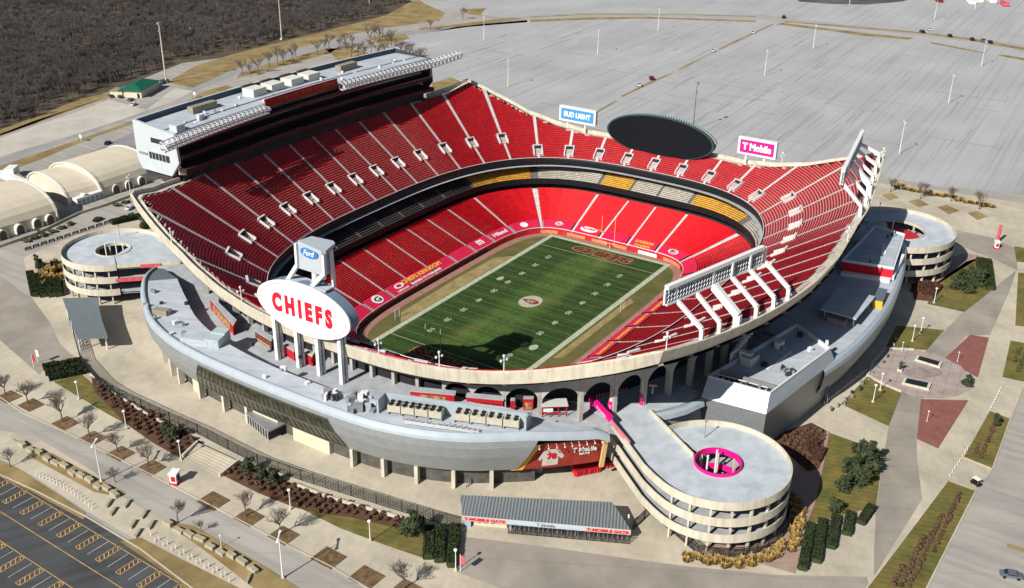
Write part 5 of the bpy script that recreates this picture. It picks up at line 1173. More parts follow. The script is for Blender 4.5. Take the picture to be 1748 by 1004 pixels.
# faint painted bay lines and cracks in the far lot
bl_ = MB(); rb_ = random.Random(12); ck = MB()
dA = Vector((math.cos(DIVA), math.sin(DIVA))); dB = Vector((-math.sin(DIVA), math.cos(DIVA)))
def strip2(mb, p, r, w, z): v = (r-p).normalized(); s = Vector((-v.y, v.x))*w/2; mb.add([(*(p-s), z), (*(r-s), z), (*(r+s), z), (*(p+s), z)], [(0, 1, 2, 3)])
LP = [(690, 92), (860, 60), (1100, 45), (1310, 50), (1560, 80), (1740, 112), (1740, 310), (1600, 300), (1500, 285), (1200, 240), (950, 190), (820, 140)]; LPW = gp(LP)
def inpoly(P, x, y):
    c = False; j = len(P)-1
    for i in range(len(P)):
        if (P[i][1] > y) != (P[j][1] > y) and x < (P[j][0]-P[i][0])*(y-P[i][1])/(P[j][1]-P[i][1])+P[i][0]: c = not c
        j = i
    return c
for r_ in range(-14, 24):
    for seg in range(0, 46):
        if rb_.random() < .35: continue
        o_ = Vector((130+seg*9.0, 60))+dB*(r_*17.5); q_ = o_+dA*rb_.uniform(5, 8.8)
        if inpoly(LPW, *o_) and inpoly(LPW, *q_): strip2(bl_, o_, q_, rb_.uniform(.12, .3), E(4))
for k in range(420):
    o_ = Vector((rb_.uniform(120, 560), rb_.uniform(-220, 330)))
    L_ = rb_.uniform(4, 46); a = DIVA+(math.pi/2 if rb_.random() < .35 else 0)+rb_.gauss(0, .02); q_ = o_+Vector((math.cos(a), math.sin(a)))*L_
    if inpoly(LPW, *o_) and inpoly(LPW, *q_): strip2(ck, o_, q_, rb_.uniform(.12, .45), E(3))
structure(bl_.build('far_lot_lines', mat('worn_line', (.52, .52, .52), .9, .2, .05))); structure(ck.build('far_lot_cracks', mat('crack_seal', (.27, .27, .28), .9, .2, .05)))
# stall markings
SW = mat('white_marking', (.55, .55, .52), .8, .2, .5); SY = mat('yellow_marking', (.60, .38, .13), .8, .2, .5)
def stalls(o, d, n, ln, w0, skip, z=E(4), m0=SW, m1=SY):
    o = Vector((*o, 0)); d = Vector((*d, 0)).normalized(); q = Vector((-d.y, d.x, 0))
    if q.x > 0: q = -q
    a = MB(); y = MB(); x = 0.0
    def seg(mb, p, r, w):
        v = (r-p).normalized(); s = Vector((-v.y, v.x, 0))*w/2; mb.add([(p-s).to_tuple()[:2]+(z,), (r-s).to_tuple()[:2]+(z,), (r+s).to_tuple()[:2]+(z,), (p+s).to_tuple()[:2]+(z,)], [(0, 1, 2, 3)])
    for i in range(n):
        p = o+d*x
        if i % 2 == 0:
            seg(y, p, p+q*ln, .16); seg(y, p+d*1.6, p+d*1.6+q*ln, .16); seg(y, p, p+d*1.6, .16); seg(y, p+q*ln, p+d*1.6+q*ln, .16)
            for k in range(5): seg(y, p+q*(ln*k/5.0), p+d*1.6+q*(ln*(k+.9)/5.0), .2)
            x += 1.6+w0
        else: seg(a, p, p+q*ln, .14); x += w0
    return a, y
e0 = Vector(at2(0, 812)); e1 = Vector(at2(320, 1004)); dv = (e1-e0).normalized()
a, y = stalls(e0-dv*4, dv, 34, 5.6, 2.7, 2); structure(a.build('stall_lines', SW)); structure(y.build('hatched_stall_lines', SY))
nq = Vector((-dv.y, dv.x)); nq = -nq if nq.x > 0 else nq
s0 = e0-dv*4+nq*14.2
a, y = stalls(s0, dv, 30, 5.6, 2.7, 2); structure(a.build('stall_lines', SW)); structure(y.build('hatched_stall_lines', SY))
ln = MB()
for off in (.1, 8.0, 13.9): 
    p = e0-dv*10+nq*off; q_ = e1+dv*10+nq*off; s_ = nq*.09; ln.add([(*(p-s_), E(4)), (*(q_-s_), E(4)), (*(q_+s_), E(4)), (*(p+s_), E(4))], [(0, 1, 2, 3)])
structure(ln.build('lane_line', SY))
ln = MB(); r0 = Vector(at2(1712, 1004)); r1 = Vector(at2(1748, 935)); dq = (r1-r0).normalized(); nr = Vector((dq.y, -dq.x))
for k in range(12): p = r0+dq*(k*2.8); ln.add([(*p, E(3)), (*(p+nr*5.3), E(3)), (*(p+nr*5.3+dq*.13), E(3)), (*(p+dq*.13), E(3))], [(0, 1, 2, 3)])
structure(ln.build('stall_lines', SW))
# kerbs
def kerb(pts, name='kerb', w_=.35, h=.15, m=None):
    P = [at2(*p) for p in pts]; mb = MB()
    for a, b in zip(P[:-1], P[1:]): mb.bar((*a, GZ+h/2+.05), (*b, GZ+h/2+.05), w_, h)
    return structure(mb.build(name, m or PLAZA))
kerb([(-10, 672), (40, 706), (121, 742), (165, 765), (258, 811), (345, 856), (429, 899), (491, 931), (571, 971), (636, 1010)]); kerb([(-10, 806), (60, 838), (150, 884), (240, 938), (335, 1010)])
kerb([(1579, 1010), (1666, 838), (1694, 801), (1725, 715), (1750, 653)])
kerb([(1480, 1004), (1618, 821), (1666, 838)]); kerb([(1689, 701), (1644, 781), (1694, 801)]); kerb([(1689, 701), (1725, 715)]); kerb([(1373, 897), (1388, 860), (1404, 790), (1413, 737)], w_=.8, m=BRICK)

# ------------------------------------------------------------------ plants
BARK = mat('bark', (.13, .10, .085), .95, .25, 1.5); TWIG = mat('twigs', (.17, .135, .115), .95, .25, 1.0)
PINE = mat('pine_needles', (.05, .066, .03), .9, .35, .8); SHRUB = mat('shrub_brown', (.12, .065, .045), .95, .4, .9); SHRUBG = mat('shrub_green', (.075, .085, .03), .95, .4, .9)
GRASSY = mat('tall_dry_grass', (.46, .30, .10), .95, .3, 1.2); HEDGE = mat('hedge_green', (.035, .05, .018), .95, .4, 1.5); HEDGEB = mat('hedge_brown', (.10, .045, .03), .95, .4, 1.5)
def bare(seed, h, spread=.55, depth=4, n0=5, tw=.012):
    r = random.Random(seed); tr = MB(); cr = MB()
    def limb(p, d, L, rad, k, mb):
        q = p+d*L; mb.tube(tuple(p), tuple(q), rad, rad*.62, n=5 if k < 2 else 3, caps=False)
        if k >= depth: return
        for i in range(n0 if k == 0 else 3):
            a = r.uniform(0, 6.28); e = Vector((math.cos(a), math.sin(a), r.uniform(.35, 1.1))).normalized(); nd = (d*(1-spread)+e*spread*1.25).normalized()
            limb(p.lerp(q, r.uniform(.55, 1.0)) if k else q, nd, L*r.uniform(.62, .85), rad*.55, k+1, cr)
        if k >= 1:
            for i in range(4):
                a = r.uniform(0, 6.28); e = Vector((math.cos(a), math.sin(a), r.uniform(-.1, 1))).normalized(); s = p.lerp(q, r.random()); t = s+(d*.6+e).normalized()*L*.5; w = Vector((e.y, -e.x, .2)).normalized()*tw*h*.35
                cr.add([s-w, s+w, t], [(0, 1, 2)])
    limb(Vector((0, 0, 0)), Vector((0, 0, 1)), h*.28, h*.022, 0, tr); return tr, cr
BEDM = mat('bed_litter', (.24, .15, .07), .95, 0, .9, col2=(.07, .045, .03), detail=8)
TREES = []
for k in range(4):
    t = thing('bare_tree', 'leafless tree', 'tree', (0, 0, 0)); a, b = bare(40+k, 9.6, .62, 5, 6, .010); a.build('trunk', BARK, t); b.build('crown', TWIG, t); TREES.append(t)
def bed(px_, py_, w_, d_, m, label, rot=-.62, z=GZ):
    p = at(px_, py_); rot = math.atan2(dv.y, dv.x); b = MB().rbox(p[0], p[1], GZ+.05, w_, d_, .14, rot).build('planting_square', m); b['kind'] = 'structure'; return p
ttl = [(10, 676, 1.0, 'bare tree in the leftmost square bed of the promenade row'), (48, 690, 1.0, 'bare tree second from the left in the promenade row, long shadow beside it'), (107, 721, 1.15, 'tallest bare tree of the promenade row, third from the left'),
       (153, 747, 1.0, 'bare tree fourth from the left in the promenade row'), (201, 773, .9, 'bare tree fifth from the left in the promenade row'), (254, 797, .95, 'bare tree last before the red topped kiosk'),
       (420, 882, .95, 'bare tree in the square bed left of the tall lamp post'), (479, 913, 1.05, 'bare tree in the square bed beside the tall lamp post'), (690, 1006, 1.0, 'bare tree at the bottom edge of the photo, right of two empty beds'),
       (197, 824, .6, 'small bare sapling on the grey road side below the promenade row'), (304, 892, .85, 'bare tree at the start of the second row of stone blocks'), (344, 908, .45, 'tiny sapling behind the second row of stone blocks'), (18, 797, .7, 'small bare tree in the dry verge at the left edge')]
for i, (x, y, s, l) in enumerate(ttl):
    p = at(x, y)
    if i < 9: bed(x+5, y+2, 5.4, 4.6, BEDM, '', -.55)
    place(TREES[i % 4], (p[0], p[1], GZ), i*1.3, l, 'bare trees along the near promenade', scale=s)
for x, y in ((561, 953), (626, 986), (364, 856)): bed(x, y, 6.0, 5.0, BEDM, '', -.55)
for i, (x, y, s) in enumerate(((1520, 328, .9), (1571, 340, 1.1), (1623, 344, 1.0), (1671, 358, 1.1))):
    place(TREES[i % 4], at(x, y), i*2.1, ['small bare tree nearest the rim tip in the far right planting row', 'dense bare tree second in the far right planting row', 'bare tree third in the far right planting row', 'bare tree at the right end of the far right planting row'][i], 'bare trees behind the far spiral ramp', scale=s)
px('far_planter', [[(1505, 333), (1522, 330), (1535, 338), (1518, 342)], [(1550, 344), (1568, 340), (1586, 350), (1568, 354)], [(1600, 354), (1616, 350), (1638, 360), (1620, 366)], [(1652, 364), (1668, 360), (1686, 370), (1668, 376)]], 4, TAN)
def scatter(seed, polys_px, n, hgt, m, name, label, cat, w_=.5, zoff=0.0, kind='stuff', world=False, lean=.3):
    """one mass of leaf sized blades grown over ground polygons"""
    r = random.Random(seed); mb = MB(); 
    for poly in polys_px:
        P = poly if world else gp(poly); xs = [p[0] for p in P]; ys = [p[1] for p in P]; A = abs(sum(P[i][0]*P[(i+1) % len(P)][1]-P[(i+1) % len(P)][0]*P[i][1] for i in range(len(P))))/2; k = int(A*n)
        def ins(x, y):
            c = False; j = len(P)-1
            for i in range(len(P)):
                if (P[i][1] > y) != (P[j][1] > y) and x < (P[j][0]-P[i][0])*(y-P[i][1])/(P[j][1]-P[i][1])+P[i][0]: c = not c
                j = i
            return c
        while k > 0:
            x, y = r.uniform(min(xs), max(xs)), r.uniform(min(ys), max(ys))
            if not ins(x, y): continue
            k -= 1; h = hgt*r.uniform(.45, 1.15); a = r.uniform(0, 6.28); dx, dy = math.cos(a)*w_, math.sin(a)*w_; lx, ly = r.uniform(-lean, lean), r.uniform(-lean, lean)
            mb.add([(x-dx/2, y-dy/2, GZ+zoff), (x+dx/2, y+dy/2, GZ+zoff), (x+lx+dx*.3, y+ly+dy*.3, GZ+zoff+h), (x+lx-dx*.3, y+ly-dy*.3, GZ+zoff+h*.9)], [(0, 1, 2, 3)])
    o = mb.build(name, m); tag(o, label, cat, None, kind); return o
# rows of round shrubs
def clump(seed, n, rx, rz, leaf):
    r = random.Random(seed); mb = MB()
    for i in range(n):
        d = Vector((r.gauss(0, 1), r.gauss(0, 1), r.gauss(0, 1))).normalized(); k = r.uniform(.55, 1.0); c = Vector((d.x*rx*k, d.y*rx*k, rz+d.z*rz*k)); 
        u = Vector((r.uniform(-1, 1), r.uniform(-1, 1), r.uniform(-.6, .6))).normalized()*leaf; v = d.cross(u).normalized()*leaf*.8+d*r.uniform(-.3, .3)*leaf
        mb.add([c-u-v, c+u-v*.6, c+u*.7+v, c-u*.6+v*.8], [(0, 1, 2, 3)])
    return mb
SH = []
for k, m in ((0, SHRUB), (1, SHRUBG), (2, GRASSY)):
    mbc = clump(60+k, 110, .62, .42, .17)
    if k == 2:
        mbc = MB(); rg = random.Random(9)
        for i in range(150):
            a = rg.uniform(0, 6.28); r0 = rg.uniform(0, .3); r1 = r0+rg.uniform(.1, .75); h = rg.uniform(.5, 1.15); wv_ = rg.uniform(.03, .07); c, s_ = math.cos(a), math.sin(a)
            mbc.add([(c*r0-s_*wv_, s_*r0+c*wv_, 0), (c*r0+s_*wv_, s_*r0-c*wv_, 0), (c*r1+s_*wv_*1.6, s_*r1-c*wv_*1.6, h), (c*r1-s_*wv_*1.6, s_*r1+c*wv_*1.6, h*.92)], [(0, 1, 2, 3)])
    o = mbc.build('shrub', m); tag(o, 'small rounded shrub', 'shrub'); SH.append(o)
def shrub_rows(poly, gap, proto, label, group, sc=1.0, seed=3, mixed=None):
    r = random.Random(seed); P = gp(poly); xs = [p[0] for p in P]; ys = [p[1] for p in P]
    def ins(x, y):
        c = False; j = len(P)-1
        for i in range(len(P)):
            if (P[i][1] > y) != (P[j][1] > y) and x < (P[j][0]-P[i][0])*(y-P[i][1])/(P[j][1]-P[i][1])+P[i][0]: c = not c
            j = i
        return c
    y = min(ys); k = 0
    while y < max(ys):
        x = min(xs)+(k % 2)*gap/2
        while x < max(xs):
            if ins(x, y):
                pr_ = proto if not mixed or r.random() > .3 else mixed; s = sc*r.uniform(.8, 1.25); place(pr_, (x+r.uniform(-.2, .2), y+r.uniform(-.2, .2), GZ+.1), r.uniform(0, 6), label, group, scale=s)
            x += gap
        y += gap*.86; k += 1
shrub_rows([(155, 638), (200, 674), (262, 707), (320, 740), (342, 757), (312, 782), (260, 752), (215, 720), (163, 668)], 2.3, SH[0], 'brown rounded shrub in the left fenced bed below the plaza', 'brown shrubs of the left bed', 1.15, 5)
shrub_rows([(380, 811), (400, 793), (450, 808), (510, 832), (600, 860), (686, 887), (680, 901), (600, 882), (543, 875), (500, 864), (440, 840)], 2.2, SH[0], 'brown or tan rounded shrub in the long bed below the black fence', 'shrubs of the long fenced bed', 1.15, 6)
shrub_rows([(1385, 726), (1411, 739), (1398, 796), (1380, 802), (1328, 752)], 1.9, SH[0], 'dark red brown shrub in the mulch bed between spiral ramp and lawn', 'red brown shrubs by the spiral ramp', 1.1, 7)
shrub_rows([(1640, 838), (1650, 842), (1558, 1004), (1510, 1004)], 1.7, SH[0], 'purplish shrub in the middle row of the long planting bed at lower right', 'shrubs of the long lower right bed', .95, 8)
shrub_rows([(1696, 712), (1712, 718), (1682, 788), (1660, 780)], 1.7, SH[0], 'purplish shrub in the short planting bed right of the red brick fan', 'shrubs of the short right bed', .9, 9)
shrub_rows([(1735, 590), (1752, 594), (1750, 640), (1728, 636)], 2.4, SH[1], 'dark shrub in the planting bed at the right edge of the photo', 'shrubs of the right edge bed', 1.0, 10)
gr = []
for i in range(80):
    a = 186+i*2.05; rr_ = 18.4+R.uniform(0, 2.6); gr.append(PN(rr_, a))
for q in gr: place(SH[2], (q[0], q[1], GZ), R.random()*6, 'clump of tall golden grass curving along the foot of the near spiral ramp', 'golden grass clumps at the near ramp', scale=(1.25, 1.25, 1.15))
for i in range(34):
    x = R.uniform(62, 105); y = R.uniform(462, 500)-(x-62)*.25+R.uniform(-6, 2); p = at(x, y); place(SH[2 if i % 3 else 0], p, R.random()*6, 'autumn coloured tall shrub in the bed left of the left spiral ramp', 'autumn shrubs by the left ramp', scale=(1.5, 1.5, 2.0))
for i in range(24):
    p = at(R.uniform(1530, 1700), R.uniform(316, 338)); p = at(1530+i*7, 318+i*1.55+R.uniform(-2, 3)); place(SH[2 if i % 2 else 1], p, R.random()*6, 'straw coloured shrub in the strip between the far lot and the plaza', 'straw shrubs at the far lot edge', scale=(2.2, 2.2, 1.4))
# hedges
def hedge(a, b, w_, h, m, label, group, seed=1):
    t = thing('hedge', label, 'hedge', at(*a), group=group); A = Vector(at(*a)); B = Vector(at(*b)); d = (B-A).normalized(); n = Vector((-d.y, d.x, 0)); L = (B-A).length; mb = MB(); r = random.Random(seed)
    core = MB(); core.bar(A+Vector((0, 0, h*.45)), B+Vector((0, 0, h*.45)), w_*.9, h*.86); core.build('core', m, t)
    for i in range(int(L*w_*26+L*h*30)):
        f = r.random(); s = r.choice((0, 0, 1, -1)); 
        c = A+d*(L*f)+(n*(r.uniform(-.5, .5)*w_)+Vector((0, 0, h)) if s == 0 else n*(s*w_*.5)+Vector((0, 0, r.uniform(.1, h)))); u = Vector((r.uniform(-1, 1), r.uniform(-1, 1), r.uniform(-1, 1))).normalized()*.2; v = u.cross(Vector((r.random(), r.random(), 1))).normalized()*.17
        mb.add([c-u-v, c+u-v, c+u+v, c-u+v], [(0, 1, 2, 3)])
    mb.build('leaves', m, t)
for i, (a, b, l) in enumerate((((1384, 899), (1369, 975), 'longest clipped hedge, leftmost of five on the brick paving'), ((1404, 892), (1393, 962), 'second clipped hedge from the left beside the longest one'), ((1427, 885), (1418, 938), 'middle one of five clipped hedges at the lawn foot'), ((1451, 879), (1445, 915), 'fourth clipped hedge, shorter than the middle one'), ((1488, 868), (1468, 896), 'shortest clipped hedge at the tip of the lawn'))):
    hedge(a, b, 1.9, 1.3, HEDGE, l, 'five clipped hedges by the near ramp', i)
for i, (a, b, l) in enumerate((((733, 905), (731, 956), 'dark clipped hedge nearest the pine, left of three'), ((754, 903), (750, 962), 'middle one of three dark clipped hedges by the ticket gate'), ((778, 902), (771, 970), 'dark clipped hedge nearest the ticket gate, right of three'))):
    hedge(a, b, 2.1, 1.6, HEDGE, l, 'three dark hedges left of the gate', 11+i)
for i, (a, b, l) in enumerate((((74, 631), (140, 619), 'upper dark hedge strip beside the left walkway'), ((78, 640), (143, 628), 'middle dark hedge strip beside the left walkway'), ((84, 649), (146, 636), 'lower dark hedge strip beside the left walkway'))): hedge(a, b, 2.0, 1.5, HEDGE, l, 'three hedge strips at left', 21+i)
for i, (a, b, l) in enumerate((((1392, 755), (1374, 776), 'low brown hedge nearest the spiral ramp shadow'), ((1401, 768), (1390, 792), 'low brown hedge at the corner of the lawn'), ((1560, 500), (1576, 482), 'low brown hedge left of three by the far ramp'), ((1572, 506), (1590, 486), 'low brown hedge middle of three by the far ramp'), ((1586, 509), (1602, 490), 'low brown hedge right of three by the far ramp'))): hedge(a, b, 2.4, 1.2, HEDGEB, l, 'low brown hedges', 31+i)
for i, (a, b, l) in enumerate((((52, 470), (60, 506), 'tall dark hedge strip left of four beside the left ramp'), ((68, 475), (76, 508), 'tall dark hedge strip second of four beside the left ramp'), ((82, 480), (90, 508), 'tall dark hedge strip third of four beside the left ramp'), ((96, 482), (103, 507), 'tall dark hedge strip nearest the left ramp'))): hedge(a, b, 2.2, 1.8, HEDGE, l, 'four hedge strips by the left ramp', 41+i)
for i, (a, b, l) in enumerate((((1684, 448), (1690, 496), 'dark hedge strip at the right end of the bushy corner lawn'), ((1672, 446), (1676, 470), 'short dark hedge strip behind the big juniper'))): hedge(a, b, 2.6, 1.6, HEDGE, l, 'hedge strips behind the juniper', 51+i)
for i, (a, b, l) in enumerate((((190, 383), (240, 372), 'long dark hedge between the road and the left spiral ramp'),)): hedge(a, b, 3.0, 1.6, HEDGE, l, 'hedges by the left road', 61+i)
# pines and junipers
def pine(seed, h, r0, n=900, lean=0):
    t = thing('pine_tree', 'pine', 'tree', (0, 0, 0)); r = random.Random(seed); mb = MB()
    MB().tube((0, 0, 0), (0, 0, h*.85), h*.03, h*.01, n=6).build('trunk', BARK, t); lobes = [(Vector((r.gauss(0, .33)*r0, r.gauss(0, .33)*r0, h*(.2+.7*i/9))), r0*(.75-.5*i/9)*r.uniform(.8, 1.2)) for i in range(10)]
    for i in range(n):
        c, q = lobes[r.randrange(10)]; d = Vector((r.gauss(0, 1), r.gauss(0, 1), r.gauss(0, .8))).normalized(); p = c+d*q*r.uniform(.4, 1.05); 
        if p.z < .2: continue
        u = Vector((r.uniform(-1, 1), r.uniform(-1, 1), r.uniform(-.3, 1))).normalized()*r.uniform(.22, .5); v = u.cross(d).normalized()*.2
        mb.add([p-u-v, p+u-v*.4, p+u+v*.4, p-u+v], [(0, 1, 2, 3)])
    mb.build('crown', PINE, t); return t
PN1, PN2, PN3 = pine(5, 6.5, 2.8, 1300), pine(6, 4.5, 2.2, 900), pine(7, 8.0, 2.2, 900)
for i, (x, y, pr_, s, l) in enumerate(((1478, 800, PN1, 1.25, 'tallest dark pine of the group on the trapezoid lawn'), (1452, 812, PN2, 1.2, 'pine at the left side of the group on the trapezoid lawn'), (1472, 828, PN2, 1.15, 'pine in front of the tallest one on the trapezoid lawn'), (1438, 836, PN2, .9, 'small dark pine at the lower left of the lawn group'),
      (1424, 873, PN2, .8, 'lone low bush below the pine group'), (706, 914, PN1, 1.05, 'dark pine casting a round shadow left of the ticket gate'), (66, 462, PN3, .8, 'cone shaped dark pine beside the left spiral ramp'), (425, 806, PN2, .9, 'dark evergreen bush at the fence corner below the stair'), (445, 816, PN2, .8, 'evergreen bush right of the fence corner one'), (470, 826, PN2, .8, 'olive evergreen bush in the long fenced bed'),
      (300, 748, PN2, .85, 'dark evergreen in the left bed just above the steps'), (284, 741, PN2, .8, 'dark evergreen left of the one above the steps'), (1650, 500, PN2, 1.1, 'juniper at the lower left of the corner lawn'), (1655, 480, PN1, .95, 'largest juniper of the corner lawn behind the far ramp'), (1668, 485, PN2, 1.3, 'wide juniper at the right of the corner lawn'), (1628, 493, PN2, 1.0, 'juniper nearest the far ramp on the corner lawn'), (1640, 478, PN2, .9, 'small juniper behind the one nearest the far ramp'),
      (1698, 728, PN3, .55, 'narrow dark conifer at the top of the short planting bed'), (1650, 658, PN2, .75, 'dark conifer at the point of the memorial circle'), (246, 390, PN2, 1.0, 'dark evergreen between the left ramp and the rim corner'), (1600, 452, PN2, .8, 'dark shrub at the foot of the far ramp'))):
    place(pr_, at(x, y), i*1.7, l, 'pines and junipers of the grounds', scale=s)
# roadside trees and the wood
for k in range(2):
    t = thing('bare_tree', 'leafless', 'tree', (0, 0, 0)); a, b = bare(90+k, 14.0, .6, 4, 6, .014); a.build('trunk', BARK, t); b.build('crown', TWIG, t); TREES.append(t)
rt = [(414, 128), (427, 130), (441, 125), (460, 115), (474, 109), (484, 112), (500, 104), (505, 98), (542, 94), (555, 88), (562, 85), (580, 84), (590, 80), (602, 80), (612, 98), (622, 104), (632, 74), (640, 66), (648, 72), (634, 92), (645, 100), (655, 96), (662, 82), (668, 78), (600, 98), (592, 92), (690, 104), (700, 100), (712, 108), (720, 112), (684, 94), (735, 52), (790, 34)]
for i, (x, y) in enumerate(rt):
    place(TREES[4+i % 2], at(x, y), i*1.1, 'bare roadside tree in the dry grass behind the press box', 'bare trees behind the press box', scale=R.uniform(.8, 1.15))
for i, (x, y, s, l) in enumerate(((35, 380, .8, 'bare tree in front of the leftmost pale dome'), (80, 372, .95, 'bare tree between two arched doors of the leftmost dome'), (70, 405, .6, 'small bare tree at the black railing by the left road'), (215, 312, .8, 'bare tree before the dome nearest the stadium'), (200, 316, .7, 'bare tree left of the one nearest the stadium'), (22, 386, .7, 'bare tree at the left photo edge by the dome'), (90, 366, .7, 'thin bare tree beside the shadowed gap between domes'))):
    place(TREES[i % 4], at(x, y), i*1.9, l, 'bare trees along the dome fence', scale=s)
def forest():
    rn = np.random.RandomState(4); var = []
    for k in range(5):
        a, b = bare(200+k, 11.0, .58, 3, 5, .02); v = np.array(a.v+b.v); tris = []
        for f in a.f: tris += [(f[0], f[1], f[2]), (f[0], f[2], f[3])] if len(f) == 4 else [f]
        o_ = len(a.v)
        for f in b.f: f = [i+o_ for i in f]; tris += [(f[0], f[1], f[2]), (f[0], f[2], f[3])] if len(f) == 4 else [tuple(f)]
        var.append((v, np.array(tris)))
    lo = [(-30, 226), (60, 198), (140, 160), (200, 141), (300, 104), (400, 89), (480, 68), (600, 38), (650, 24), (690, 6), (700, -25), (-30, -60)]
    P = gp(lo); xs = [p[0] for p in P]; ys = [p[1] for p in P]; V = []; F = []; o_ = 0; cnt = 0
    def ins(x, y):
        c = False; j = len(P)-1
        for i in range(len(P)):
            if (P[i][1] > y) != (P[j][1] > y) and x < (P[j][0]-P[i][0])*(y-P[i][1])/(P[j][1]-P[i][1])+P[i][0]: c = not c
            j = i
        return c
    while cnt < 5200:
        x, y = rn.uniform(min(xs), max(xs)), rn.uniform(min(ys), max(ys))
        if not ins(x, y): continue
        dist = math.hypot(x-CAM[0], y-CAM[1])
        if dist > 1300 : continue
        if rn.rand() > (600/dist)**1.1: continue
        v, f = var[rn.randint(5)]; a = rn.uniform(0, 6.28); s = rn.uniform(.65, 1.35); c, q = math.cos(a)*s, math.sin(a)*s
        V.append(np.c_[v[:, 0]*c-v[:, 1]*q+x, v[:, 0]*q+v[:, 1]*c+y, v[:, 2]*s+GZ]); F.append(f+o_); o_ += len(v); cnt += 1
    V = np.concatenate(V); F = np.concatenate(F); me = bpy.data.meshes.new('wood'); me.vertices.add(len(V)); me.vertices.foreach_set('co', V.ravel().astype(np.float32)); me.loops.add(len(F)*3); me.loops.foreach_set('vertex_index', F.ravel().astype(np.int32))
    me.polygons.add(len(F)); me.polygons.foreach_set('loop_start', np.arange(0, len(F)*3, 3, dtype=np.int32)); me.polygons.foreach_set('loop_total', np.full(len(F), 3, dtype=np.int32)); me.update(); me.validate()
    me.materials.append(mat('wood_twigs', (.15, .135, .13), .95, .0, .03, col2=(.075, .065, .062), detail=6)); o = bpy.data.objects.new('bare_wood', me); SC.objects.link(o); tag(o, 'dense grey brown leafless wood filling the upper left corner', 'wood', None, 'stuff')
forest()
BIGP = [(1100, 460)]
# ------------------------------------------------------------------ lamps, masts, fences, small things
def lamp(h):
    t = thing('street_lamp', 'lamp', 'street lamp', (0, 0, 0)); MB().tube((0, 0, 0), (0, 0, h), .13 if h < 8 else .2, .08, n=7).build('pole', WHITE, t)
    MB().lathe([(.02, h+.35), (.34, h+.3), (.42, h+.05), (.3, h-.15), (.05, h-.2)], n=10).build('lamp_head', WHITE, t) if h < 8 else MB().bar((-1.4, 0, h), (1.4, 0, h), .25).rbox(-1.5, 0, h-.2, .8, .5, .3).rbox(1.5, 0, h-.2, .8, .5, .3).build('lamp_head', WHITE, t)
    MB().rbox(0, 0, 0, .6, .6, .5).build('base', CREAM, t); return t
LS_, LT_, LF_ = lamp(5.4), lamp(11.0), lamp(15.5)
for i, (x, y, l) in enumerate(((135, 682, 'white lamp post at the left end of the lawn strip'), (216, 733, 'white lamp post in the middle of the left shrub bed'), (309, 785, 'white lamp post beside the foot of the steps'), (496, 870, 'white lamp post left of the long lawn strip'), (632, 924, 'white lamp post before the long lawn strip'), (778, 974, 'white lamp post beside the small pink banner'),
      (1490, 687, 'white lamp post on the small lawn left of the memorial circle'), (1502, 667, 'shorter white lamp post at the circle edge'), (1557, 583, 'white lamp post on the lawn behind the memorial circle'), (1571, 570, 'white lamp post right behind the circle lawn'), (1539, 601, 'tiny white lamp on the back rim of the memorial circle'), (1634, 618, 'small lamp in front of the upper red brick fan'), (1594, 518, 'lamp post at the corner lawn by the far ramp'), (378, 935, 'short lamp at the grey road above the stone blocks'), (1582, 720, 'small lamp on the lower red brick fan'))):
    place(LS_, at(x, y), i, l, 'pedestrian lamp posts', scale=.6 if 'tiny' in l or 'small lamp' in l or 'short lamp' in l else 1.0)
for i, (x, y, l) in enumerate(((173, 822, 'tall white road lamp beside the first row of stone blocks'), (483, 987, 'tall white road lamp beside the tree with a square bed'), (225, 345, 'tall road lamp on the left road by the white car'))): place(LT_, at(x, y), .6, l, 'tall road lamps')
for i, (x, y, l) in enumerate(((867, 148, 'far lot light mast left of the blue billboard'), (1020, 93, 'far lot light mast straight above the blue billboard'), (1123, 53, 'far lot light mast near the lot edge, left of the divider'), (1388, 83, 'far lot light mast right of the divider'), (1305, 130, 'far lot light mast between divider and magenta billboard'), (1619, 176, 'far lot light mast left of the right edge'), (1535, 263, 'far lot light mast nearest the right light rig'),
      (1675, 113, 'far lot light mast below the row of dark cars'), (826, 68, 'far lot light mast at its left corner'), (1450, 8, 'light mast in the distant lot, left'), (1595, 33, 'light mast in the distant lot, right'), (1664, 16, 'light mast in the distant lot, far right'))):
    place(LF_, at(x, y), .5, l, 'light masts of the far parking lot')
def mast(x, y, h, label, m=None, r=.5):
    t = thing('tall_mast', label, 'mast', at(x, y)); p = at(x, y); MB().tube(p, (p[0], p[1], GZ+h), r, r*.5, n=8).build('shaft', m or CREAM, t); MB().rbox(p[0], p[1], GZ+h, 1.6, 1.6, 1.2).build('mast_head', GREYM, t); MB().rbox(p[0], p[1], GZ+h-4, 1.3, 1.3, .6).build('antenna', GREYM, t); MB().rbox(p[0], p[1], GZ, 1.6, 1.6, 1.2).build('footing', CREAM, t)
mast(284, 142, 33, 'tall pale mast beside the green roofed building'); mast(481, 68, 36, 'tall pale mast rising from the wood edge', r=.4); mast(631, 15, 30, 'distant pale mast at the top of the wood', r=.35); 
mast(1183, 222, 23, 'thin dark pole behind the black video board', m=DARK, r=.22)
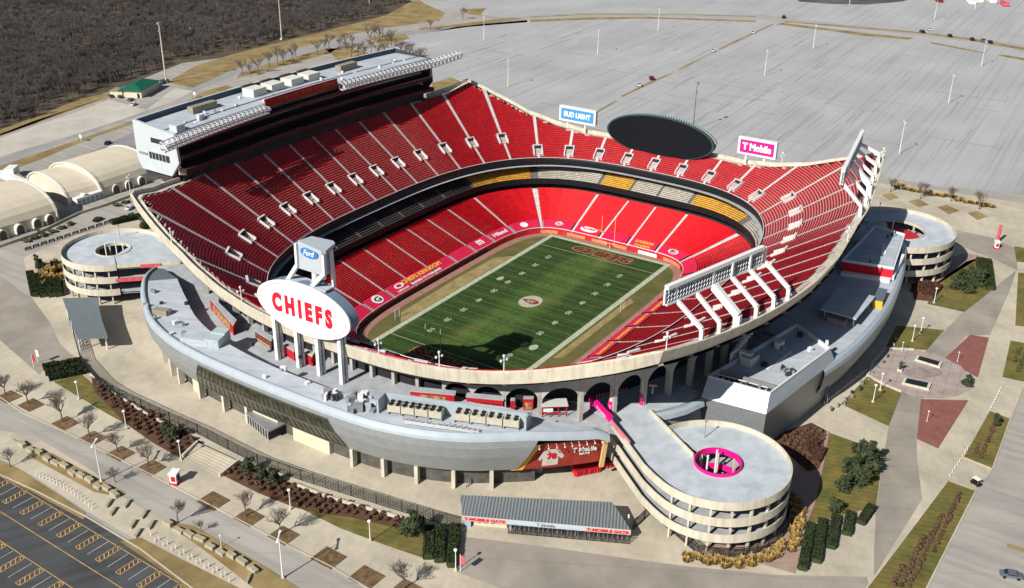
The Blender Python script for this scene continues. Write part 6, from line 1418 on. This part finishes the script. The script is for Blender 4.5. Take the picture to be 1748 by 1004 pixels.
# fences and rails
FP = [(112, 524), (124, 565), (135, 605), (140, 622), (173, 660), (205, 680), (242, 697), (290, 720), (338, 741)]
mesh_fence('metal_fence', 'black mesh fence sweeping round the left side of the plaza', [at2(*p) for p in FP], 3.1, 'black plaza fences')
FP = [(338, 741), (390, 768), (440, 793), (514, 820), (600, 847), (686, 874), (740, 890), (787, 903)]
mesh_fence('metal_fence', 'black mesh fence above the long shrub bed, ending at the ticket gate', [at2(*p) for p in FP], 3.1, 'black plaza fences')
mesh_fence('metal_fence', 'short black fence joining the ticket gate to the near ramp', [at2(*p) for p in ((1080, 905), (1100, 885), (1108, 880))], 2.4)
rt_ = thing('roadside_railing', 'row of short black railings along the road above the left ramp', 'railing', at(130, 400))
for i in range(14):
    t = i/13; a = at(44+t*175, 428-t*58); b = at(44+t*175+9, 428-t*58-3.0); m = MB(); m.bar((a[0], a[1], GZ+1.0), (b[0], b[1], GZ+1.0), .5, .2).bar((a[0], a[1], GZ+.5), (b[0], b[1], GZ+.5), .5, .2)
    m.rbox(a[0], a[1], GZ, .3, .3, 1.1); m.rbox(b[0], b[1], GZ, .3, .3, 1.1); m.build('railing_section', BLACK, rt_)
wl_ = thing('low_wall', 'long low white topped wall at the foot of the black fence by the long shrub bed', 'wall', at(600, 870)); m = MB()
for a, b in zip(((506, 830), (560, 851), (620, 868)), ((560, 851), (620, 868), (686, 887))): p = at(*a); q = at(*b); m.bar((p[0], p[1], GZ+.4), (q[0], q[1], GZ+.4), .5, .8)
m.build('wall_body', CREAM, wl_)
for i, (a, b, l) in enumerate((((155, 640), (200, 676), 'low pale wall piece at the top of the left bed'), ((206, 679), (256, 712), 'second low pale wall piece along the left bed'), ((268, 717), (283, 726), 'shortest low pale wall piece along the left bed'))):
    t = thing('low_wall', l, 'wall', at(*a), group='low walls of the left bed'); p = at(*a); q = at(*b); MB().bar((p[0], p[1], GZ+.3), (q[0], q[1], GZ+.3), .5, .6).build('wall_body', CREAM, t)
# steps down from the plaza
sp = thing('plaza_steps', 'broad pale steps between two planting beds below the black fence', 'steps', at(370, 790))
A, B, C_, D = [Vector(at(*p)) for p in ((338, 760), (408, 792), (375, 815), (312, 782))]
for k in range(7):
    f0 = k/7; f1 = (k+1)/7; z = GZ+.05+.12*(6-k); q = [A.lerp(D, f0), B.lerp(C_, f0), B.lerp(C_, f1), A.lerp(D, f1)]; MB().prism([tuple(v.xy) for v in q], GZ, z+.05).build('step', PLAZA, sp)
MB().bar(tuple(A+Vector((0, 0, .9))), tuple(D+Vector((0, 0, .5))), .5, 1.0).build('flank_wall', CREAM, sp); MB().bar(tuple(B+Vector((0, 0, .9))), tuple(C_+Vector((0, 0, .5))), .5, 1.0).build('flank_wall', CREAM, sp)
# stone blocks
def block():
    r = random.Random(3); t = MB(); t.rbox(0, 0, 0, 2.7, 1.15, .95, 0, .93); o = t.build('stone_block', mat('limestone', (.38, .34, .25), .9, .2, 1.2)); o['label'] = 'block'; o['category'] = 'stone block'; return o
BLK = block(); dvx = math.atan2(dv.y, dv.x)
for i in range(12): t = i/11; x, y = 38+t*158, 761+t*85; place(BLK, at(x, y+3*math.sin(i*2.3)), dvx+R.uniform(-.12, .12), 'pale limestone block in the first row along the grey road', 'limestone blocks of the first row', scale=(R.uniform(.9, 1.15), 1, R.uniform(.85, 1.1)))
for i in range(9): t = i/8; x, y = 287+t*145, 896+t*76; place(BLK, at(x, y+3*math.sin(i*1.7)), dvx+R.uniform(-.12, .12), 'pale limestone block in the second row below the bare tree', 'limestone blocks of the second row', scale=(R.uniform(.9, 1.15), 1, R.uniform(.85, 1.1)))
for i, (x, y, l) in enumerate(((186, 861, 'low slab bench left of the gap in the block rows'), (217, 862, 'low slab bench at the top of the gap'), (193, 875, 'low slab bench in the middle left of the gap'), (246, 880, 'low slab bench in the middle right of the gap'), (258, 898, 'low slab bench right of the gap'), (227, 897, 'low slab bench at the bottom of the gap'), (235, 912, 'low slab bench lowest of the gap group'), (424, 990, 'low slab bench at the end of the second block row'))):
    place(BLK, at(x, y), .5, l, 'low slab benches', scale=(1.15, .6, .7))
def post():
    o = MB().tube((0, 0, 0), (0, 0, 1.1), .11, .09, n=6).lathe([(.0, 1.25), (.12, 1.2), (.12, 1.1)], n=6).build('bollard', WHITE); o['label'] = 'post'; o['category'] = 'bollard'; return o
PO = post()
for i in range(17): t = i/16; place(PO, at(62+t*96, 812+t*58-6*math.sin(t*3.1)), 0, 'thin white post in the pale strip below the first block row', 'white posts of the first strip')
for i in range(20): t = i/19; place(PO, at(258+t*134, 918+t*72+(4 if i % 2 else -3)), 0, 'thin white post in the pale strip below the second block row', 'white posts of the second strip')
for i in range(26):
    t = i/25; p = at(1407+t*72, 690-t*56); place(PO, p, 0, 'pale bicycle rack post on the shaded strip behind the right building', 'rack posts behind the right building', scale=(1.6, 1.0, .8))
for i in range(8): t = i/7; place(PO, at(1621+t*30, 814-t*46), 0, 'thin post on the line between the two long planting beds', 'posts between the planting beds', scale=.8)
for i in range(9): t = i/8; place(PO, at(1690+t*18, 700-t*36), 0, 'thin post on the line beyond the short planting bed', 'posts beyond the short bed', scale=.8)
# kiosks
def kiosk(x, y, label, s=1.0):
    p = at(x, y); t = thing('info_kiosk', label, 'kiosk', p, group='red and white kiosks'); c = (p[0], p[1])
    MB().rbox(*c, GZ, 2.6*s, 2.0*s, .5, .4).build('plinth', REDP, t); MB().rbox(*c, GZ+.5, 2.1*s, 1.6*s, 2.4*s, .4).build('cabin', WHITE, t); MB().rbox(*c, GZ+.5+2.4*s, 2.7*s, 2.1*s, .35, .4).build('roof', WHITE, t)
    MB().rbox(c[0]-.95*s, c[1]-.45*s, GZ+1.0, .15, 1.1*s, 1.4*s, .4).build('red_panel', REDP, t); MB().rbox(c[0]+.35, c[1]-.9*s, GZ+.9, 1.0*s, .12, 1.5*s, .4).build('window', DGLASS, t)
kiosk(300, 824, 'small white kiosk with red panels on the promenade above the grey road'); kiosk(1700, 424, 'tall white and red kiosk on the plaza beyond the far ramp', .9)
kp = at(1702, 414); MB().tube(kp, (kp[0], kp[1], GZ+7), .6, n=8).build('pylon', mat('pink_banner', (0, 0, 0)), bpy.data.objects['info_kiosk.001'])
def pole_banner(x, y, label, col):
    p = at(x, y); t = thing('banner_pole', label, 'banner', p); MB().tube(p, (p[0], p[1], GZ+4.6), .08, n=6).build('pole', WHITE, t); MB().box(p[0]-.05, p[1]-1.2, GZ+2.4, p[0]+.05, p[1], GZ+4.4).build('flag', col, t)
pole_banner(786, 976, 'small pink banner on a pole beside the three dark hedges', mat('pink_banner', (0, 0, 0))); pole_banner(58, 628, 'red and white banner pole on the left grey paving', REDP); pole_banner(65, 620, 'second pale banner pole on the left grey paving', WHITE)
# memorial circle planters
for i, (q, l) in enumerate(((((1565, 610), (1608, 622), (1604, 630), (1561, 617)), 'upper long planter box of the memorial circle'), (((1543, 648), (1589, 658), (1585, 668), (1539, 657)), 'lower long planter box of the memorial circle'))):
    t = thing('planter_box', l, 'planter', at(*q[0]), group='planters of the memorial circle'); P = gp(q); MB().prism(P, GZ, GZ+.8).build('box', CREAM, t); cx = sum(p[0] for p in P)/4; cy = sum(p[1] for p in P)/4; MB().prism([(cx+(p[0]-cx)*.86, cy+(p[1]-cy)*.8) for p in P], GZ+.8, GZ+.84).build('water', mat('dark_water', (.015, .02, .02), .15), t)
st = thing('memorial_statue', 'small dark statue standing between the planters of the memorial circle', 'statue', at(1536, 634)); p = at(1536, 634)
MB().rbox(p[0], p[1], GZ, 1.4, 1.4, .9).build('pedestal', CREAM, st); MB().lathe([(.0, .9), (.5, .9), (.42, 1.6), (.55, 2.4), (.5, 2.9), (.2, 3.1), (.26, 3.35), (.0, 3.6)], (p[0], p[1], GZ), 10).bar((p[0], p[1], GZ+2.6), (p[0]+.3, p[1]-1.1, GZ+3.0), .25).build('figure', mat('bronze', (.05, .06, .05), .5), st)
kerb([(1481, 642), (1490, 618), (1512, 596), (1560, 598)], name='circle_kerb', w_=.7, h=.5, m=CREAM); kerb([(1539, 670), (1510, 658), (1481, 642)], name='circle_kerb', w_=.7, h=.5, m=CREAM)
# red bins
def bin_():
    m = MB(); m.rbox(0, 0, .12, .8, .7, 1.0, 0, 1.12); o = thing('waste_cart', 'cart', 'waste cart', (0, 0, 0)); m.build('bin', REDP, o); MB().rbox(0, 0, 1.12, .95, .85, .12).build('lid', REDP, o); MB().rbox(.3, 0, 0, .2, .8, .2).build('wheel', BLACK, o); return o
BN = bin_()
for i in range(64):
    c = i % 16; r_ = i//16; x = 976+c*4.4+r_*2.5; y = 797-c*.9+r_*5.2-(4 if c > 9 else 0); place(BN, at(x, y), R.uniform(-.3, .3), 'red waste cart parked in the block of carts below the mural', 'red waste carts below the mural', scale=1.35)
# dark utility gear before the curved building
ut = thing('utility_cart', 'small grey utility cart parked under the curved building left of two columns', 'cart', at(687, 802)); p = at(687, 802); MB().rbox(p[0], p[1], GZ+.4, 3.0, 1.5, .6, 1.2).build('body', GREYM, ut); MB().rbox(p[0], p[1], GZ+1.8, 1.9, 1.4, .12, 1.2).build('canopy', STEEL, ut)
for dx in (-1, 1):
    for dy in (-.7, .7): c, s_ = math.cos(1.2), math.sin(1.2); MB().tube((p[0]+dx*c-dy*s_-.1, p[1]+dx*s_+dy*c, GZ+.35), (p[0]+dx*c-dy*s_+.1, p[1]+dx*s_+dy*c, GZ+.35), .35, n=10).build('wheel', BLACK, ut); MB().tube((p[0]+.8*dx*c-dy*s_*.8, p[1]+.8*dx*s_+dy*c*.8, GZ+1), (p[0]+.8*dx*c-dy*s_*.8, p[1]+.8*dx*s_+dy*c*.8, GZ+1.8), .06, n=4).build('post', GREYM, ut)
gf = thing('open_gate', 'open tubular steel gate standing before a ground column of the curved building', 'gate', at(797, 828)); a = at(796, 833); b = at(811, 818); m = MB()
for z in (.3, 1.2, 2.2): m.tube((a[0], a[1], GZ+z), (b[0], b[1], GZ+z), .07, n=5)
for k in range(5): q = Vector(a).lerp(Vector(b), k/4); m.tube((q.x, q.y, GZ), (q.x, q.y, GZ+2.3), .07, n=5)
m.build('gate_frame', GREYM, gf)
bx = thing('glass_shelter', 'low teal grey shelter boxes under the curved building beside the mural', 'shelter', at(910, 806)); 
for x0 in (896, 916): p = at(x0, 806); MB().rbox(p[0], p[1], GZ, 2.6, 1.6, 1.7, -.9).build('glass_box', mat('teal_glass', (.18, .25, .27), .3), bx)
# cars
GLS = DGLASS
def car(col, label):
    t = thing('parked_car', label, 'car', (0, 0, 0)); prof = [(-2.25, .45), (-2.3, .85), (-1.5, 1.0), (-.9, 1.42), (.75, 1.45), (1.5, 1.02), (2.2, .9), (2.3, .5)]
    m = MB(); n = len(prof); L = [(x, -.88, z) for x, z in prof]+[(x, .88, z) for x, z in prof]; m.add(L, [tuple(range(n)), tuple(range(2*n-1, n-1, -1))]+[(i, n+i, n+(i+1) % n, (i+1) % n) for i in range(n)]); m.f = [tuple(reversed(f)) for f in m.f]; m.build('body', col, t)
    MB().add([(-1.45, -.80, 1.04), (-1.45, .80, 1.04), (-.93, .74, 1.43), (-.93, -.74, 1.43)], [(0, 1, 2, 3)]).build('windscreen', GLS, t).location = (-.02, 0, .02)
    MB().add([(1.45, -.80, 1.06), (1.45, .80, 1.06), (.78, .74, 1.46), (.78, -.74, 1.46)], [(3, 2, 1, 0)]).build('rear_window', GLS, t).location = (.02, 0, .02)
    for s in (-1, 1): MB().add([(-1.3, .89*s, 1.0), (1.3, .89*s, 1.0), (.75, .89*s, 1.36), (-.85, .89*s, 1.36)], [(0, 1, 2, 3)] if s < 0 else [(3, 2, 1, 0)]).build('side_window', GLS, t)
    for x in (-1.4, 1.4):
        for s in (-.82, .82): MB().tube((x, s-.12, .34), (x, s+.12, .34), .34, n=12).build('wheel', BLACK, t)
    return t
CB_ = car(mat('black_car_paint', (.015, .016, .02), .25, spec=.6), 'x'); CW_ = car(mat('white_car_paint', (.62, .64, .66), .3), 'x'); CG_ = car(mat('grey_car_paint', (.12, .14, .18), .3), 'x'); CR_ = car(mat('maroon_car_paint', (.12, .01, .012), .3), 'x')
cars = [(CG_, 1725, 985, 1.9, 'dark blue grey car in the marked stalls at the bottom right corner'), (CB_, 167, 377, .3, 'black car on the left road behind the left ramp'), (CW_, 222, 357, .3, 'white car on the left road near the rim corner'), (CB_, 184, 246, .5, 'dark car alone on the service lot'), (CB_, 220, 256, .5, 'dark car parked close to the press box end'), (CB_, 231, 260, .5, 'dark car nearest the press box end wall'),
        (CW_, 228, 180, .4, 'white pickup beside the green roofed building'), (CG_, 223, 172, .4, 'dark car just behind the white pickup'), (CB_, 190, 166, 1.2, 'dark car at the left wall of the green roofed building'), (CB_, 205, 167, 1.2, 'second dark car at the green roofed building'), (CW_, 1090, 147, .6, 'white topped vehicle on the lot divider'), (CR_, 1112, 136, .6, 'dark red car on the lot divider'), (CW_, 1215, 88, .6, 'white topped vehicle further up the lot divider'),
        (CW_, 1284, 57, .6, 'white topped vehicle near the top of the divider'), (CB_, 1338, 31, .2, 'black car at the crossing above the divider'), (CB_, 1574, 56, .6, 'black car left of the row by the far road'), (CW_, 1586, 52, .6, 'pale car beside the leftmost black one'), (CB_, 1621, 63, .4, 'black car alone on the far strip'), (CB_, 1659, 69, .4, 'black car third along the far strip'), (CG_, 1678, 71, .4, 'dark grey car in the pair on the far strip'), (CB_, 1690, 74, .4, 'black car at the right end of the far strip'), (CW_, 8, 300, .2, 'white van like car by the white trailers')]
for c, x, y, r_, l in cars: place(c, at(x, y), r_, l, 'parked cars and carts round the lots', scale=1.35 if y < 160 and x > 1000 else 1.0)
gc = thing('golf_cart', 'small white topped cart on the path between the two long planting beds', 'cart', at(1665, 828)); p = at(1665, 828); MB().rbox(p[0], p[1], GZ+.35, 2.4, 1.2, .6, 1.1).build('body', BLACK, gc); MB().rbox(p[0], p[1], GZ+1.9, 1.8, 1.3, .12, 1.1).build('canopy', WHITE, gc)
for dx in (-.8, .8):
    for dy in (-.5, .5): c, s_ = math.cos(1.1), math.sin(1.1); q = (p[0]+dx*c-dy*s_, p[1]+dx*s_+dy*c); MB().tube((*q, GZ+.9), (*q, GZ+1.9), .05, n=4).build('post', GREYM, gc); MB().tube((q[0], q[1]-.1, GZ+.28), (q[0], q[1]+.1, GZ+.28), .28, n=8).build('wheel', BLACK, gc)
# ------------------------------------------------------------------ arched domes at left, green roofed house, trailers
DM = mat('dome_fabric', (.66, .59, .46), .8, .06, .15, extra=lines(.27, 6.0, .02, .86, .02)); DM2 = mat('dome_white', (.72, .70, .64), .8)
dome = thing('practice_hall', 'long cream barrel vaulted practice hall with arched doors left of the stadium', 'hall', at(120, 350))
a0 = Vector(at2(-60, 428)); a1 = Vector(at2(100, 377)); b0 = Vector(at2(118, 352)); b1 = Vector(at2(180, 335)); c0 = Vector(at2(176, 338)); c1 = Vector(at2(268, 306))
def vault(p, q, wd, h, nm='vault', m=DM, seg=14):
    d = (q-p).normalized(); n = Vector((-d.y, d.x)); n = n if n.y > 0 else -n; mb = MB(); K = 8; rows_ = []
    for j in range(K+1):
        o_ = p+(q-p)*j/K; ends = 1.0; row = []
        for i in range(seg+1):
            t = math.pi*i/seg; u = (1-math.cos(t))/2; z = math.sin(t)**.72*h; row.append((o_.x+n.x*wd*u, o_.y+n.y*wd*u, GZ+z*ends))
        rows_.append(row)
    for r0, r1 in zip(rows_[:-1], rows_[1:]): mb.strip(r0, r1)
    mb.add(rows_[0], [tuple(range(seg, -1, -1))]); mb.add(rows_[-1], [tuple(range(seg+1))]); mb.build(nm, m, dome)
    for row in (rows_[0], rows_[-1]):
        rib = MB()
        for u, v in zip(row[:-1], row[1:]): rib.bar(u, v, .9, .5)
        rib.build('end_arch', DM2, dome)
    return d, n
d_, n_ = vault(a0, a1, 38, 12.0); vault(b0, b1, 33, 9.5); vault(c0, c1, 34, 11.5)
def door(p, s=1.0):
    q = Vector(p); m = MB(); P = []
    for i in range(9): t = math.pi*i/8; P.append((q.x-d_.x*1.7*s*math.cos(t)-n_.x*1.6, q.y-d_.y*1.7*s*math.cos(t)-n_.y*1.6, GZ+1.8*s+math.sin(t)*2.0*s))
    P = [(P[0][0], P[0][1], GZ)]+P+[(P[-1][0], P[-1][1], GZ)]
    for u, v in zip(P[:-1], P[1:]): m.bar(u, v, .45, .45)
    Q = [(a+n_.x*3.2, b+n_.y*3.2, c) for a, b, c in P]; m.strip(P, Q); m.build('door_arch', DM2, dome); MB().add([(a+n_.x*.3, b+n_.y*.3, c) for a, b, c in P], [tuple(range(len(P)))]).build('door_opening', mat('door_shade', (.16, .13, .10), .9), dome)
for x, y in ((-12, 412), (3, 408), (33, 398), (62, 388), (84, 381), (145, 345), (196, 329), (218, 322), (240, 315)): door(at2(x, y))
lb_ = MB(); a = Vector((*at2(133, 353), 0)); b = Vector((*at2(178, 338), 0)); n3 = Vector((n_.x, n_.y, 0)); MB().prism([tuple(a.xy), tuple(b.xy), tuple((b+n3*3).xy), tuple((a+n3*3).xy)], GZ, GZ+3.2).build('entrance_block', WHITE, dome)
for k in range(6): q = a.lerp(b, (k+.5)/6)-n3*.1; MB().rbox(q.x, q.y, GZ+.3, 1.3, .2, 1.9, math.atan2(d_.y, d_.x)).build('glass_door', mat('pale_glass', (.25, .33, .36), .2), dome)
cv = MB(); a = Vector((*at2(78, 336), 0)); b = Vector((*at2(150, 300), 0)); MB().bar((a.x, a.y, GZ+2.4), (b.x, b.y, GZ+2.4), 8, 4.6).build('rear_block', DM2, dome)
fw = thing('low_wall', 'long low pale wall between the domes and the left road', 'wall', at(120, 370)); m = MB(); pts_ = [(-10, 426), (60, 402), (135, 366), (180, 352), (228, 334)]
for a, b in zip(pts_[:-1], pts_[1:]): p = at(*a); q = at(*b); m.bar((p[0], p[1], GZ+.5), (q[0], q[1], GZ+.5), .4, 1.0)
m.build('wall_body', PLAZA, fw); 
for i, (x, y) in enumerate(((60, 408), (75, 403), (90, 397), (105, 391), (120, 384), (200, 352), (215, 347), (228, 342), (45, 413))): place(SH[1], at(x, y), i, 'low dark green shrub along the pale wall by the left road', 'green shrubs by the left road', scale=(3.0, 2.0, 1.4))
gh = thing('green_roofed_building', 'low building with a green hip roof at the wood edge beside the tall mast', 'building', at(238, 160))
def hip(p0, w1, w2, zh, rot, mR, mW, par, zr=2.6):
    x, y = p0; MB().rbox(x, y, GZ, w1*.9, w2*.86, zh, rot).build('walls', mW, par); c, s = math.cos(rot), math.sin(rot); f = lambda a, b, z: (x+a*c-b*s, y+a*s+b*c, z); h = [(-w1/2, -w2/2), (w1/2, -w2/2), (w1/2, w2/2), (-w1/2, w2/2)]
    B = [f(a, b, GZ+zh) for a, b in h]; r = (w1-w2)/2 if w1 > w2 else 0; T_ = [f(-r, 0, GZ+zh+zr), f(r, 0, GZ+zh+zr)]; MB().add(B+T_, [(0, 1, 5, 4), (1, 2, 5), (2, 3, 4, 5), (3, 0, 4), (3, 2, 1, 0)]).build('roof', mR, par)
hip(at2(240, 158), 25, 14, 4.0, .45, TEAL, WALLC, gh); hip(at2(205, 163), 9, 8, 3.4, .45, mat('tan_roof', (.26, .22, .14), .8, .1, .5), WALLC, gh, 1.0)
q = at2(216, 167); MB().rbox(q[0]+4, q[1]-5.5, GZ, 3.0, .4, 2.6, .45).build('garage_door', DARK, gh)
for i in range(5): q = at2(266+i*4, 146-i*1.2); MB().rbox(q[0], q[1], GZ, R.uniform(2, 4), R.uniform(2, 3), R.uniform(1, 2.6), .4).build('yard_store', R.choice([DARK, GREYM, STEEL]), gh)
tr_ = thing('white_trailer', 'long white trailer with a raised cab box at the left edge behind the domes', 'trailer', at(25, 312)); a = Vector(at(0, 302)); b = Vector(at(52, 322)); MB().bar(a+Vector((0, 0, 1.6)), b+Vector((0, 0, 1.6)), 2.8, 2.4).build('body', WHITE, tr_); q = at2(22, 301); MB().rbox(*q, GZ, 6, 4, 4.2, .6).build('cab_box', WHITE, tr_); MB().bar(a+Vector((3, -6, 1.0)), b+Vector((0, -6, 1.0)), 2.4, 2.0).build('dark_load', mat('tan_unit', (0, 0, 0)), tr_)
for i, (x, y, l) in enumerate(((139, 242, 'small white sign post on the grass median, left'), (333, 168, 'small white sign post on the upper grass median'), (325, 56, 'small pale post at the wood edge'))):
    t = thing('sign_post', l, 'sign', at(x, y), group='small white sign posts'); p = at(x, y); MB().tube(p, (p[0], p[1], GZ+2.2), .12, n=5).build('post', WHITE, t); MB().rbox(p[0], p[1], GZ+2, .3, 1.8, 1.4).build('board', WHITE, t)
# distant strip of buildings and dark ground beyond the far lot
px('far_dark_ground', [[(1365, 3), (1420, 7), (1480, 8), (1540, 3), (1600, -16), (1330, -20)]], 2, mat('far_dark', (.10, .105, .11), .9, .3, .05))
for i, (x, y, c, l) in enumerate(((1600, 2, MAROON, 'dark red vehicle at the top edge beyond the far lot'), (1655, 6, WHITE, 'white truck at the top edge of the far lot'), (1690, 4, WHITE, 'pale truck right of the white one at the top edge'), (1712, 9, mat('pink_banner', (0, 0, 0)), 'pinkish stall at the top right edge'), (1668, 3, CRM, 'cream vehicle at the top right edge'))):
    t = thing('distant_truck', l, 'truck', at(x, y), group='vehicles beyond the far lot'); p = at(x, y); MB().rbox(p[0], p[1], GZ+.6, 9, 3, 2.6, .5).build('box_body', c, t); MB().rbox(p[0]-5.5, p[1]-3, GZ+.5, 3, 5, 2.6, .5).build('cab', c, t)
